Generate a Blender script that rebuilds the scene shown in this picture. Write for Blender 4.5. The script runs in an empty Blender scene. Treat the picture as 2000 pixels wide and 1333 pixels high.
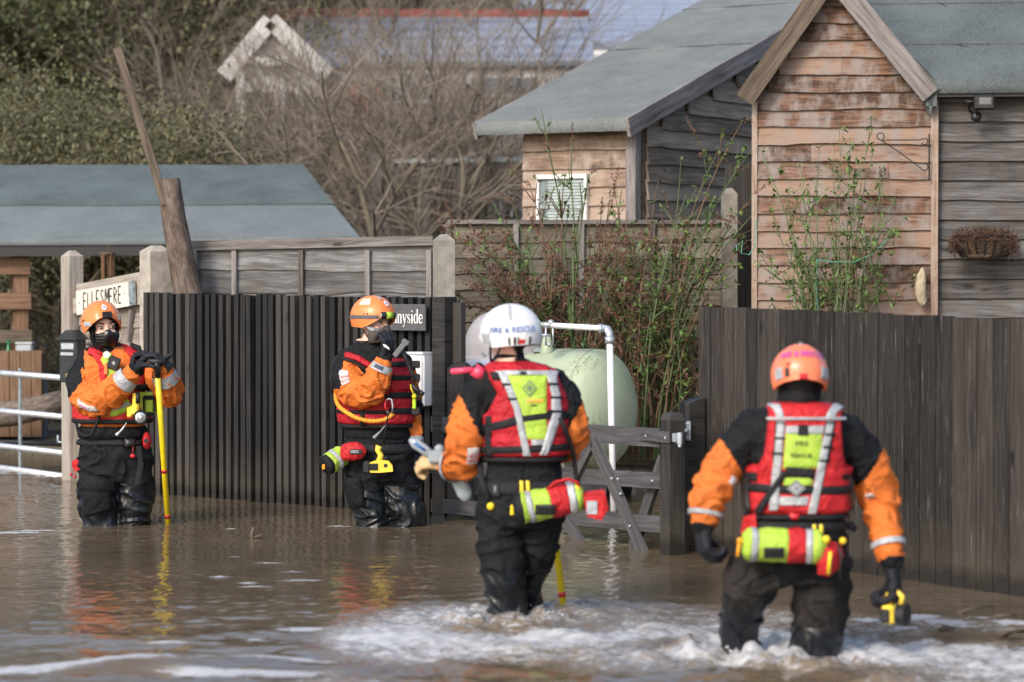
import bpy, bmesh, math, random
import numpy as np
from mathutils import Vector, Matrix, Quaternion, noise
random.seed(7); np.random.seed(7)
SC = bpy.context.scene; COL = SC.collection
R = math.radians
# ------------------------------------------------------------------ camera, sky, sun, exposure
F = 5556.0; CH = 1.46; PIT = math.atan(126.5/F)
cam = bpy.data.objects.new('camera', bpy.data.cameras.new('camera')); COL.objects.link(cam)
cam.location = (0, 0, CH); cam.rotation_euler = (math.pi/2-PIT, 0, 0)
cam.data.sensor_width = 36; cam.data.lens = 100.0; cam.data.clip_start = .5; cam.data.clip_end = 2000
cam.data.dof.use_dof = True; cam.data.dof.focus_distance = 16.9; cam.data.dof.aperture_fstop = 2.5
SC.camera = cam
SUN = Vector((-.46, -.74, .60)).normalized()
world = bpy.data.worlds.new('World'); SC.world = world; world.use_nodes = True
nt = world.node_tree; nt.nodes.clear()
sky = nt.nodes.new('ShaderNodeTexSky'); sky.sky_type = 'NISHITA'; sky.sun_disc = False
sky.sun_elevation = math.asin(SUN.z); sky.sun_rotation = math.atan2(SUN.x, SUN.y)
sky.air_density = 1.0; sky.dust_density = 2.6; sky.ozone_density = 1.0
bg = nt.nodes.new('ShaderNodeBackground'); bg.inputs['Strength'].default_value = .15
wo = nt.nodes.new('ShaderNodeOutputWorld')
nt.links.new(sky.outputs[0], bg.inputs[0]); nt.links.new(bg.outputs[0], wo.inputs[0])
sl = bpy.data.lights.new('sun', 'SUN'); sl.energy = 1.4; sl.angle = R(14); sl.color = (1, .95, .90)
so = bpy.data.objects.new('sun', sl); COL.objects.link(so); so.rotation_euler = SUN.to_track_quat('Z', 'Y').to_euler()
SC.view_settings.view_transform = 'Standard'; SC.view_settings.look = 'None'; SC.view_settings.exposure = .80
SC.render.engine = 'CYCLES'; SC.cycles.max_bounces = 6

# ------------------------------------------------------------------ places: where the sight line through a point of the picture meets a depth or the water
def ray(px, py):
    c, s = math.cos(PIT), math.sin(PIT)
    return Vector((px-1000, F*c+s*(666.5-py), -F*s+c*(666.5-py)))
def W(px, py, Y):
    d = ray(px, py); return Vector((0, 0, CH))+d*(Y/d.y)
def G(px, py, z=0.0):
    d = ray(px, py); return Vector((0, 0, CH))+d*((z-CH)/d.z)

# ------------------------------------------------------------------ mesh builder
class MB:
    def __init__(s): s.v = []; s.f = []; s.m = []; s.uv = []
    def face(s, idx, uv=None, mi=0):
        s.f.append(tuple(idx)); s.m.append(mi); s.uv.append(uv if uv else [(s.v[i][0], s.v[i][2]) for i in idx])
    def box(s, c, ax, ay, az, mi=0):
        """centre, three half vectors; uv runs along the longest axis"""
        c = Vector(c); A = [Vector(ax), Vector(ay), Vector(az)]
        b = len(s.v); o = (random.uniform(0, 50), random.uniform(0, 50))
        sg = [(-1,-1,-1),(1,-1,-1),(1,1,-1),(-1,1,-1),(-1,-1,1),(1,-1,1),(1,1,1),(-1,1,1)]
        for g in sg: s.v.append(tuple(c+A[0]*g[0]+A[1]*g[1]+A[2]*g[2]))
        L = [a.length for a in A]; k = L.index(max(L))
        if A[0].cross(A[1]).dot(A[2]) < 0: fl = True
        else: fl = False
        for q in ((0,3,2,1),(4,5,6,7),(0,1,5,4),(2,3,7,6),(1,2,6,5),(0,4,7,3)):
            q = q[::-1] if fl else q
            uv = []
            oth = [j for j in range(3) if j != k]
            for i in q:
                g = sg[i]; uv.append((g[k]*L[k]+o[0], g[oth[0]]*L[oth[0]]+g[oth[1]]*L[oth[1]]+o[1]))
            s.face([b+i for i in q], uv, mi)
    def bar(s, a, b_, w, t, up=(0,0,1), mi=0):
        """bar from a to b: w = full width along up, t = full thickness across"""
        a = Vector(a); b_ = Vector(b_); d = (b_-a); u = Vector(up); n = d.normalized().cross(u).normalized(); u = n.cross(d.normalized())
        s.box((a+b_)/2, d/2, n*t/2, u*w/2, mi)
    def tube(s, pts, rad, seg=8, mi=0, cap=True, ry=None, ref=None):
        pts = [Vector(p) for p in pts]; n = len(pts)
        if not hasattr(rad, '__len__'): rad = [rad]*n
        b = len(s.v); N = None; Ls = 0
        uo = random.uniform(0, 40)
        for i, p in enumerate(pts):
            t = (pts[min(i+1, n-1)]-pts[max(i-1, 0)])
            t = t.normalized() if t.length > 1e-9 else Vector((0,0,1))
            if N is None:
                rr = Vector(ref) if ref is not None else (Vector((0,0,1)) if abs(t.z) < .9 else Vector((1,0,0)))
                N = (rr-t*rr.dot(t)).normalized()
            else:
                N = (N-t*N.dot(t)).normalized()
            B = t.cross(N)
            for k in range(seg):
                a = 2*math.pi*k/seg
                e = ry[i] if ry else rad[i]
                s.v.append(tuple(p+N*math.cos(a)*rad[i]+B*math.sin(a)*e))
        acc = 0
        for i in range(n-1):
            l = (pts[i+1]-pts[i]).length
            for k in range(seg):
                k2 = (k+1) % seg
                c = 2*math.pi*max(rad[i], .003)
                s.face([b+i*seg+k, b+i*seg+k2, b+(i+1)*seg+k2, b+(i+1)*seg+k],
                       [(uo+acc, k/seg*c), (uo+acc, (k+1)/seg*c), (uo+acc+l, (k+1)/seg*c), (uo+acc+l, k/seg*c)], mi)
            acc += l
        if cap:
            s.face([b+k for k in range(seg)][::-1], None, mi); s.face([b+(n-1)*seg+k for k in range(seg)], None, mi)
    def ball(s, c, r, seg=12, rings=8, mi=0, ax=None):
        c = Vector(c); rx, ry, rz = r if hasattr(r, '__len__') else (r, r, r)
        M = ax if ax else Matrix.Identity(3); b = len(s.v)
        s.v.append(tuple(c+M@Vector((0, 0, rz))))
        for i in range(1, rings):
            p = math.pi*i/rings
            for k in range(seg):
                a = 2*math.pi*k/seg
                s.v.append(tuple(c+M@Vector((rx*math.sin(p)*math.cos(a), ry*math.sin(p)*math.sin(a), rz*math.cos(p)))))
        s.v.append(tuple(c+M@Vector((0, 0, -rz)))); e = len(s.v)-1
        for k in range(seg):
            k2 = (k+1) % seg
            s.face([b, b+1+k, b+1+k2], None, mi); s.face([e, e-seg+k2, e-seg+k], None, mi)
            for i in range(rings-2): s.face([b+1+i*seg+k, b+1+(i+1)*seg+k, b+1+(i+1)*seg+k2, b+1+i*seg+k2], None, mi)
    def hull(s, pts, mi=0):
        bm = bmesh.new()
        for p in pts: bm.verts.new(p)
        r = bmesh.ops.convex_hull(bm, input=bm.verts)
        bmesh.ops.delete(bm, geom=list({g for g in r['geom_interior']+r['geom_unused'] if isinstance(g, bmesh.types.BMVert)}), context='VERTS')
        bmesh.ops.recalc_face_normals(bm, faces=bm.faces)
        b = len(s.v); bm.verts.index_update()
        for v in bm.verts: s.v.append(tuple(v.co))
        for f in bm.faces: s.face([b+v.index for v in f.verts], None, mi)
        bm.free()
    def rbox(s, c, ax, ay, az, bev, mi=0):
        c = Vector(c); A = [Vector(ax), Vector(ay), Vector(az)]; L = [a.length for a in A]; P = []
        for sx in (-1, 1):
            for sy in (-1, 1):
                for sz in (-1, 1):
                    for k in range(3):
                        g = [1-bev/L[j] if j != k else 1 for j in range(3)]
                        P.append(c+A[0]*sx*g[0]+A[1]*sy*g[1]+A[2]*sz*g[2])
        s.hull(P, mi)
    def prism(s, pts, d, mi=0):
        """flat outline pts given depth vector d"""
        pts = [Vector(p) for p in pts]; d = Vector(d); b = len(s.v); n = len(pts)
        for p in pts: s.v.append(tuple(p))
        for p in pts: s.v.append(tuple(p+d))
        nn = Vector((0,0,0))
        for i in range(n): nn += (pts[i]).cross(pts[(i+1) % n])
        f1 = list(range(b, b+n)); f2 = list(range(b+n, b+2*n))
        if nn.dot(d) > 0: f1 = f1[::-1]
        else: f2 = f2[::-1]
        s.face(f1, None, mi); s.face(f2, None, mi)
        for i in range(n):
            j = (i+1) % n; q = [b+i, b+j, b+n+j, b+n+i]
            if nn.dot(d) <= 0: q = q[::-1]
            s.face(q, None, mi)
    def grid(s, fn, na, nb, mi=0, uvs=(1, 1), flip=False):
        b = len(s.v); o = (random.uniform(0, 50), random.uniform(0, 50))
        for j in range(nb+1):
            for i in range(na+1): s.v.append(tuple(fn(i/na, j/nb)))
        for j in range(nb):
            for i in range(na):
                q = [b+j*(na+1)+i, b+j*(na+1)+i+1, b+(j+1)*(na+1)+i+1, b+(j+1)*(na+1)+i]
                uv = [((i+p)/na*uvs[0]+o[0], (j+r)/nb*uvs[1]+o[1]) for p, r in ((0,0),(1,0),(1,1),(0,1))]
                if flip: q = q[::-1]; uv = uv[::-1]
                s.face(q, uv, mi)
    def slab(s, f, na, nb, off0, th, edge=.25, mi=0, crease=None, uvs=(1, 1)):
        """closed curved pad: f(a,b,off) is a point at height off over a curved body"""
        def prof(a, b):
            e = min(min(a, 1-a)*na, min(b, 1-b)*nb)/max(edge*min(na, nb), 1e-6)
            e = min(1, e); h = th*(math.sqrt(max(0, 1-(1-e)**2)) if edge > 0 else 1)
            if crease: h *= crease(a, b)
            return off0+h
        s.grid(lambda a, b: f(a, b, prof(a, b)), na, nb, mi, uvs)
        if edge <= 0 or True:
            b0 = len(s.v)
            ring = [(i/na, 0) for i in range(na)]+[(1, j/nb) for j in range(nb)]+[(1-i/na, 1) for i in range(na)]+[(0, 1-j/nb) for j in range(nb)]
            for a, b in ring: s.v.append(tuple(f(a, b, prof(a, b) if edge <= 0 else off0)))
            for a, b in ring: s.v.append(tuple(f(a, b, off0-.012)))
            n = len(ring)
            for i in range(n):
                j = (i+1) % n; s.face([b0+j, b0+i, b0+n+i, b0+n+j], None, mi)
    def mesh(s, name, origin=(0,0,0)):
        me = bpy.data.meshes.new(name); o = Vector(origin)
        me.from_pydata([(v[0]-o.x, v[1]-o.y, v[2]-o.z) for v in s.v], [], s.f)
        me.polygons.foreach_set('material_index', s.m)
        ul = me.uv_layers.new(name='UVMap'); flat = []
        for u in s.uv:
            for p in u: flat += [p[0], p[1]]
        ul.data.foreach_set('uv', flat)
        return me
ORI = {}
def obj(name, mb, mats, parent=None, smooth=False, **kw):
    """one mesh object; points are in world metres, stored relative to its thing's origin"""
    if not isinstance(mats, (list, tuple)): mats = [mats]
    if parent is not None: o0 = ORI[parent.name]
    else:
        a = np.array(mb.v) if isinstance(mb, MB) else None
        o0 = kw.pop('origin', None)
        if o0 is None: o0 = Vector((float(a[:,0].mean()), float(a[:,1].mean()), float(a[:,2].min())))
    me = mb.mesh(name, o0) if isinstance(mb, MB) else mb
    for m in mats: me.materials.append(m)
    if smooth: me.polygons.foreach_set('use_smooth', [True]*len(me.polygons))
    o = bpy.data.objects.new(name, me); COL.objects.link(o); ORI[o.name] = Vector(o0)
    if parent is None: o.location = o0
    else: o.parent = parent
    for k, v in kw.items(): o[k] = v
    return o
def thing(name, label, cat, loc, group=None):
    o = bpy.data.objects.new(name, None); COL.objects.link(o); o.location = loc; o.empty_display_size = .2
    o['label'] = label; o['category'] = cat
    if group: o['group'] = group
    ORI[o.name] = Vector(loc); return o
def tag(o, label, cat, group=None):
    o['label'] = label; o['category'] = cat
    if group: o['group'] = group
    return o

# ------------------------------------------------------------------ materials
def rgb(h):
    """'#rrggbb' as seen -> linear"""
    c = [int(h[i:i+2], 16)/255 for i in (1, 3, 5)]
    return tuple((x/12.92 if x <= .04045 else ((x+.055)/1.055)**2.4) for x in c)+(1,)
class N:
    def __init__(s, name):
        s.m = bpy.data.materials.new(name); s.m.use_nodes = True; s.t = s.m.node_tree
        s.b = s.t.nodes['Principled BSDF']; s.out = s.t.nodes['Material Output']
    def n(s, typ, ins=None, **pr):
        k = s.t.nodes.new('ShaderNode'+typ)
        for a, v in pr.items(): setattr(k, a, v)
        for a, v in (ins or {}).items():
            if hasattr(v, 'is_linked') or isinstance(v, bpy.types.NodeSocket): s.t.links.new(v, k.inputs[a])
            else: k.inputs[a].default_value = v
        return k
    def set(s, a, v):
        if isinstance(v, bpy.types.NodeSocket): s.t.links.new(v, s.b.inputs[a])
        else: s.b.inputs[a].default_value = v
    def ramp(s, fac, stops):
        r = s.n('ValToRGB', {'Fac': fac}); e = r.color_ramp.elements
        while len(e) < len(stops): e.new(.5)
        for i, (p, c) in enumerate(stops): e[i].position = p; e[i].color = c if len(c) == 4 else tuple(c)+(1,)
        return r.outputs['Color']
    def mix(s, fac, a, b, mode='MIX'):
        k = s.t.nodes.new('ShaderNodeMix'); k.data_type = 'RGBA'; k.blend_type = mode
        for i, v in ((0, fac), (6, a), (7, b)):
            if isinstance(v, bpy.types.NodeSocket): s.t.links.new(v, k.inputs[i])
            else: k.inputs[i].default_value = v
        return k.outputs[2]
    def coord(s, kind='Object', scale=(1,1,1)):
        c = s.n('TexCoord'); m = s.n('Mapping', {'Vector': c.outputs[kind], 'Scale': scale}); return m.outputs[0]
    def noise(s, vec, scale, det=4, rough=.55, dist=0.):
        return s.n('TexNoise', {'Vector': vec, 'Scale': scale, 'Detail': det, 'Roughness': rough, 'Distortion': dist}).outputs['Fac']
    def math(s, op, a, b=0., c=0.):
        return s.n('Math', {0: a, 1: b, 2: c}, operation=op).outputs[0]
    def bump(s, h, strength, dist=.01, nrm=None):
        i = {'Height': h, 'Strength': strength, 'Distance': dist}
        if nrm: i['Normal'] = nrm
        o = s.n('Bump', i).outputs[0]; s.set('Normal', o); return o
def plain(name, col, rough=.5, metal=0., var=.12, nscale=12, bump=.0, bscale=60, spec=.5, dirt=None, dirtamt=.4):
    k = N(name); v = k.coord('Object'); c = col if len(col) == 4 else tuple(col)+(1,)
    f = k.noise(v, nscale, 5, .6)
    dark = tuple(x*(1-var*2) for x in c[:3])+(1,); lite = tuple(min(1, x*(1+var)) for x in c[:3])+(1,)
    cc = k.ramp(f, [(.3, dark), (.7, lite)])
    if dirt:
        f2 = k.noise(v, nscale*.35, 6, .7); cc = k.mix(k.math('MULTIPLY', k.n('MapRange', {0: f2, 1: .5, 2: .75}).outputs[0], dirtamt), cc, dirt)
    k.set('Base Color', cc); k.set('Metallic', metal); k.set('Specular IOR Level', spec)
    k.set('Roughness', k.n('MapRange', {0: f, 1: .2, 2: .8, 3: max(.02, rough-.08), 4: min(1, rough+.08)}).outputs[0])
    if bump: k.bump(k.noise(v, bscale, 4), bump, .004)
    return k.m
def fabric(name, col, rough=.8, wr=.5, wscale=9, var=.1, weave=420, spec=.3, dirt=None, dirtamt=.5):
    k = N(name); v = k.coord('Object'); c = col if len(col) == 4 else tuple(col)+(1,)
    f = k.noise(v, 7, 5, .6)
    cc = k.ramp(f, [(.3, tuple(x*(1-var*1.8) for x in c[:3])+(1,)), (.7, tuple(min(1, x*(1+var)) for x in c[:3])+(1,))])
    if dirt:
        f2 = k.noise(v, 5, 7, .7); cc = k.mix(k.math('MULTIPLY', k.n('MapRange', {0: f2, 1: .45, 2: .75}).outputs[0], dirtamt), cc, dirt)
    k.set('Base Color', cc); k.set('Roughness', rough); k.set('Specular IOR Level', spec)
    n1 = k.n('Bump', {'Height': k.noise(v, wscale, 3, .5, 1.2), 'Strength': wr, 'Distance': .03}).outputs[0]
    n2 = k.n('Bump', {'Height': k.noise(v, wscale*4, 3, .5, .8), 'Strength': wr*.5, 'Distance': .008, 'Normal': n1}).outputs[0]
    k.set('Normal', k.n('Bump', {'Height': k.noise(v, weave, 1), 'Strength': .12, 'Distance': .001, 'Normal': n2}).outputs[0])
    return k.m
def wood(name, dark, mid, lite, rough=.8, gx=1.2, gy=26, knots=.5, isl=.35, bump=.5, stain=None, stainamt=.5, streak=None, wet=False):
    """weathered board: grain runs along U; every board differs"""
    k = N(name); uv = k.coord('UV')
    geo = k.n('NewGeometry'); rnd = geo.outputs['Random Per Island']
    off = k.n('CombineXYZ', {0: k.math('MULTIPLY', rnd, 37.), 1: k.math('MULTIPLY', rnd, 91.)}).outputs[0]
    uv2 = k.n('VectorMath', {0: uv, 1: off}, operation='ADD').outputs[0]
    # knots bend the grain
    kv = k.n('Mapping', {'Vector': uv2, 'Scale': (2.2, 6.5, 1)}).outputs[0]
    vor = k.n('TexVoronoi', {'Vector': kv, 'Scale': 1., 'Randomness': 1.}); kd = vor.outputs['Distance']
    bend = k.n('MapRange', {0: kd, 1: .0, 2: .45, 3: .045, 4: 0.}).outputs[0]
    g = k.n('Mapping', {'Vector': uv2, 'Scale': (gx, gy, 1)}).outputs[0]
    g2 = k.n('VectorMath', {0: g, 1: k.n('CombineXYZ', {1: k.math('MULTIPLY', bend, gy*.6)}).outputs[0]}, operation='ADD').outputs[0]
    n1 = k.noise(g2, 1.8, 8, .65, .25); n2 = k.noise(k.n('Mapping', {'Vector': g2, 'Scale': (3, 5, 1)}).outputs[0], 1.5, 4, .6)
    big = k.noise(k.n('Mapping', {'Vector': uv2, 'Scale': (1, 3, 1)}).outputs[0], 2.0, 4, .6)
    f = k.math('ADD', k.math('MULTIPLY', n1, .55), k.math('ADD', k.math('MULTIPLY', n2, .25), k.math('MULTIPLY', big, .2)))
    f = k.math('ADD', f, k.math('MULTIPLY', k.math('SUBTRACT', rnd, .5), isl*.42))
    fine = k.noise(k.n('Mapping', {'Vector': g2, 'Scale': (2.5, 9, 1)}).outputs[0], 1.3, 3, .7)
    f = k.math('ADD', f, k.math('MULTIPLY', k.math('SUBTRACT', fine, .5), .28))
    cc = k.ramp(f, [(.39, dark), (.5, mid), (.61, lite)])
    if stain:
        sf = k.n('MapRange', {0: k.noise(k.n('Mapping', {'Vector': uv2, 'Scale': (4.5, 3, 1)}).outputs[0], 1.8, 6, .65, .2), 1: .44, 2: .62}).outputs[0]
        cc = k.mix(k.math('MULTIPLY', sf, stainamt), cc, stain)
    if streak:
        sf = k.n('MapRange', {0: k.noise(k.n('Mapping', {'Vector': g2, 'Scale': (2, 1.6, 1)}).outputs[0], 2.4, 6, .7), 1: .60, 2: .66}).outputs[0]
        cc = k.mix(k.math('MULTIPLY', sf, .75), cc, streak)
    if knots:
        kf = k.n('MapRange', {0: kd, 1: .05, 2: .12, 3: knots, 4: 0.}).outputs[0]
        cc = k.mix(kf, cc, tuple(x*.35 for x in dark[:3])+(1,))
    if wet:  # soaked, muddy foot just above the flood
        pz = k.n('SeparateXYZ', {0: geo.outputs['Position']}).outputs[2]
        wf = k.n('MapRange', {0: k.math('ADD', pz, k.math('MULTIPLY', k.noise(uv2, 9, 4, .6), .16)), 1: .13, 2: .19, 3: 1., 4: 0.}).outputs[0]
        mf = k.n('MapRange', {0: k.math('ADD', pz, k.math('MULTIPLY', k.noise(uv2, 5, 5, .7), .5)), 1: .30, 2: .62, 3: .4, 4: 0.}).outputs[0]
        cc = k.mix(mf, cc, (.085,.068,.05,1)); cc = k.mix(k.math('MULTIPLY', wf, .7), cc, (.012,.010,.009,1))
        k.set('Roughness', k.n('MapRange', {0: wf, 3: rough, 4: .25}).outputs[0])
    else: k.set('Roughness', rough)
    k.set('Base Color', cc); k.set('Specular IOR Level', .3)
    k.bump(k.math('ADD', n1, k.math('MULTIPLY', n2, .4)), bump, .004)
    return k.m
def L(r, g, b): return (r, g, b, 1)
M = {}
M['black_wood'] = wood('black_stained_wood', L(.010,.010,.010), L(.024,.0225,.0215), L(.050,.046,.043), rough=.6, knots=.5, isl=.8, wet=True)
M['dark_board'] = wood('dark_board_wood', L(.009,.008,.0075), L(.026,.0215,.018), L(.056,.047,.040), rough=.62, knots=.9, isl=.35, gx=.7, gy=34, streak=L(.25,.22,.19), wet=True)
M['gate_wood'] = wood('gate_wood', L(.038,.037,.038), L(.072,.069,.071), L(.115,.11,.112), rough=.6, knots=.3, isl=.3)
M['orange_lap'] = wood('warm_lap_wood', L(.06,.032,.02), L(.20,.11,.072), L(.29,.195,.14), knots=.7, isl=.55, gx=1.6, gy=22, stain=L(.25,.215,.195), stainamt=.9)
M['pale_lap'] = wood('pale_lap_wood', L(.13,.085,.06), L(.28,.195,.145), L(.37,.285,.22), knots=.6, isl=.4, gy=22, stain=L(.40,.34,.29), stainamt=.6)
M['grey_lap'] = wood('grey_lap_wood', L(.038,.035,.034), L(.088,.084,.083), L(.16,.157,.157), knots=.8, isl=.5, gy=24, stain=L(.11,.085,.065), stainamt=.5)
M['frame_wood'] = wood('frame_wood', L(.065,.055,.048), L(.14,.125,.115), L(.23,.215,.205), knots=.8, isl=.5, gy=24)
M['brown_lap'] = wood('brown_lap_wood', L(.085,.068,.05), L(.18,.145,.112), L(.28,.235,.19), knots=.6, isl=.5, gy=24)
M['fence_lap'] = wood('fence_lap_wood', L(.075,.063,.05), L(.16,.135,.105), L(.24,.21,.17), knots=.4, isl=.35, gy=20, stain=L(.09,.09,.06), stainamt=.5)
M['panel_wood'] = wood('silvered_panel_wood', L(.05,.052,.055), L(.12,.12,.125), L(.24,.24,.24), knots=.8, isl=.4, gy=16, stain=L(.10,.08,.05), stainamt=.4)
M['pale_board'] = wood('bleached_board_wood', L(.18,.155,.13), L(.31,.275,.235), L(.41,.37,.33), knots=.4, isl=.3, gy=22)
M['barge'] = wood('bargeboard_wood', L(.085,.076,.072), L(.185,.165,.158), L(.29,.265,.255), knots=1., isl=.4, gy=18)
M['barge_brown'] = wood('brown_bargeboard_wood', L(.04,.030,.022), L(.09,.068,.05), L(.15,.118,.088), knots=.7, isl=.4, gy=18)
M['cedar'] = wood('cedar_frame_wood', L(.08,.045,.027), L(.155,.09,.055), L(.23,.145,.09), knots=.3, isl=.4)
def concrete(name, c, moss=True):
    k = N(name); v = k.coord('Object'); n1 = k.noise(v, 14, 8, .7); n2 = k.noise(v, 90, 3)
    cc = k.ramp(n1, [(.3, tuple(x*.6 for x in c)+(1,)), (.6, tuple(c)+(1,)), (.8, tuple(min(1, x*1.25) for x in c)+(1,))])
    f = k.n('MapRange', {0: k.noise(v, 5, 8, .7), 1: .52, 2: .68}).outputs[0]
    cc = k.mix(k.math('MULTIPLY', f, .6), cc, (.16,.11,.06,1))
    k.set('Base Color', cc); k.set('Roughness', .9); k.bump(k.math('ADD', n1, k.math('MULTIPLY', n2, .5)), .5, .006); return k.m
M['concrete'] = concrete('weathered_concrete', (.44,.40,.34)); M['concrete_dark'] = concrete('dark_concrete', (.27,.25,.22))
def felt(name, c, c2):
    k = N(name); v = k.coord('Object'); n1 = k.noise(v, 170, 2); n2 = k.noise(v, 2.2, 8, .7); n3 = k.noise(v, 60, 3)
    cc = k.ramp(k.math('ADD', k.math('MULTIPLY', n1, .45), k.math('ADD', k.math('MULTIPLY', n2, .35), k.math('MULTIPLY', n3, .2))), [(.40, tuple(x*.8 for x in c[:3])+(1,)), (.60, c2)])
    k.set('Base Color', cc); k.set('Roughness', .92); k.set('Specular IOR Level', .2); k.bump(k.math('ADD', n1, n2), .5, .006); return k.m
M['felt'] = felt('green_mineral_felt', L(.075,.09,.09), L(.14,.16,.16)); M['felt_pale'] = felt('pale_mineral_felt', L(.13,.145,.142), L(.215,.232,.225))
M['felt_blue'] = felt('blue_roof_membrane', L(.14,.16,.165), L(.185,.21,.215)); M['felt_teal'] = felt('teal_mineral_felt', L(.075,.095,.098), L(.13,.158,.16))
M['galv'] = plain('galvanised_steel', (.52,.56,.60), .42, .55, .15, 25, .1)
M['galv_dull'] = plain('dull_galvanised_steel', (.42,.48,.50), .45, .6, .2, 30, .1)
M['white_paint'] = plain('white_paint', (.78,.77,.74), .45, 0, .05, 8, .05, dirt=(.45,.42,.36,1), dirtamt=.3)
M['white_plastic'] = plain('white_plastic', (.76,.77,.78), .4, 0, .04, 5)
M['dark_metal'] = plain('dark_painted_metal', (.022,.026,.03), .4, 0, .2, 14)
M['iron'] = plain('black_iron', (.012,.012,.013), .5, 0, .1)
M['red_plastic'] = plain('red_plastic', (.55,.02,.03), .4)
M['yellow_plastic'] = plain('yellow_plastic', (.86,.62,.06), .35, 0, .08, 20, dirt=(.3,.2,.06,1), dirtamt=.3)
M['pole_yellow'] = plain('yellow_pole', (.82,.62,.015), .35, 0, .08, 18, dirt=(.35,.24,.05,1), dirtamt=.4)
M['rubber'] = plain('black_rubber', (.014,.014,.015), .55, 0, .15)
M['tan'] = fabric('tan_leather', (.55,.38,.20), .7, .4)
# ================================================================== SETTING: water, ground
def fft_field(nx, ny, dx, dy, lmin, lmax, p, aniso=1.0, seed=1):
    rs = np.random.RandomState(seed); w = np.fft.fft2(rs.randn(ny, nx))
    kx = np.fft.fftfreq(nx, dx)[None, :]; ky = np.fft.fftfreq(ny, dy)[:, None]
    k = np.sqrt((kx*aniso)**2+ky**2)+1e-9
    a = k**(-p)*np.exp(-(k*lmin)**4)*np.exp(-(1/(k*lmax))**4)
    h = np.real(np.fft.ifft2(w*a)); gy = np.gradient(h, dy, axis=0)
    return h/np.sqrt((gy**2).mean())          # unit rms slope
def inside(poly, X, Y):
    c = np.zeros(X.shape, bool); n = len(poly)
    for i in range(n):
        x1, y1 = poly[i]; x2, y2 = poly[(i+1) % n]
        c ^= ((y1 > Y) != (y2 > Y)) & (X < (x2-x1)*(Y-y1)/((y2-y1)+1e-12)+x1)
    return c
def blur(a, n):
    for _ in range(3):
        for ax in (0, 1):
            c = np.cumsum(np.pad(a, [(n+1, n) if i == ax else (0, 0) for i in (0, 1)], mode='edge'), axis=ax)
            a = (np.take(c, range(2*n+1, c.shape[ax]), axis=ax)-np.take(c, range(0, c.shape[ax]-2*n-1), axis=ax))/(2*n+1)
    return a
dx, dy = .018, .024
fx = np.arange(-4.6, 4.6, dx); fy = np.arange(9.3, 22.0, dy); nx, ny = len(fx), len(fy)
XX, YY = np.meshgrid(fx, fy)
calm = fft_field(nx, ny, dx, dy, .045, .5, 2.1, 1.7, 3)
fine = fft_field(nx, ny, dx, dy, .04, .14, 1.6, 1.2, 9)
turb = fft_field(nx, ny, dx, dy, .05, .7, 2.0, 1.0, 5)
turb2 = fft_field(nx, ny, dx, dy, .045, .22, 1.5, 1.0, 6)
mid = fft_field(nx, ny, dx, dy, .05, .2, 1.6, 1.8, 15)
swell = fft_field(nx, ny, dx, dy, .18, 1.0, 2.2, 2.2, 8)
patchy = fft_field(nx, ny, dx, dy, .4, 3., 2.5, 1.6, 12); patchy = patchy/patchy.std()
tp = [tuple(G(*q).xy) for q in ((655,1222),(760,1190),(860,1172),(1000,1186),(1100,1178),(1240,1173),(1400,1183),(1560,1188),(1700,1202),(1850,1208),(2150,1222),(2150,1700),(600,1700),(560,1330),(700,1290),(600,1262))]
tm = blur(inside(tp, XX, YY).astype(float), 5)
wob = np.clip(patchy*.25+.5, 0, 1)
dark_holes = [((1130,1225),.20,.22),((930,1230),.25,.3),((830,1312),.45,.2),((1590,1318),.6,.32),((1300,1262),.18,.14),((1080,1330),.6,.12),((1850,1245),.5,.22),((1600,1210),.12,.25)]
front = np.clip((13.2-YY)/2.6, 0, 1)
foam_glint = tm*(.57+.30*(wob-.5)*2)  # froth of the churned water; painted sky glints are added to it below
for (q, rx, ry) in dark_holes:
    c = G(*q); foam_glint -= .42*np.exp(-(((XX-c.x)/rx)**2+((YY-c.y)/ry)**2)*1.2)*tm
H = .055*mid*(.35+.65*wob)*(.25+front)*(1-tm*.6)+.017*calm*(.7+.9*front)*(1-tm*.5)+.032*fine*(.4+.9*wob)+.10*turb*tm*(.6+.5*wob)+.13*turb2*tm*(.4+.8*wob)+.085*swell*np.clip((12.2-YY)/1.5, 0, 1)*(1-tm*.6)+.016*swell*front
# bow waves and churned rings around the wading legs
legs_at = [((992,1203),.16,1.),((1446,1270),.17,1.1),((1590,1286),.19,1.),((1098,1180),.05,.5),((225,1025),.27,.12),((762,1027),.25,.12)]
for (q, r, a) in legs_at:
    c = G(*q); d = np.sqrt((XX-c.x)**2+(YY-c.y+.05)**2)
    H += a*.009*np.exp(-((d-r-.05)/.07)**2)*(1+1.3*np.clip(turb2/turb2.std(), -1, 2))+a*.008*np.sin((d-r)*34)*np.exp(-np.clip(d-r, 0, 9)/.35)*(d > r)
    foam_glint += .12*min(a, 1)*np.exp(-((d-r-.06)/.10)**2)*(a > .3)
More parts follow.
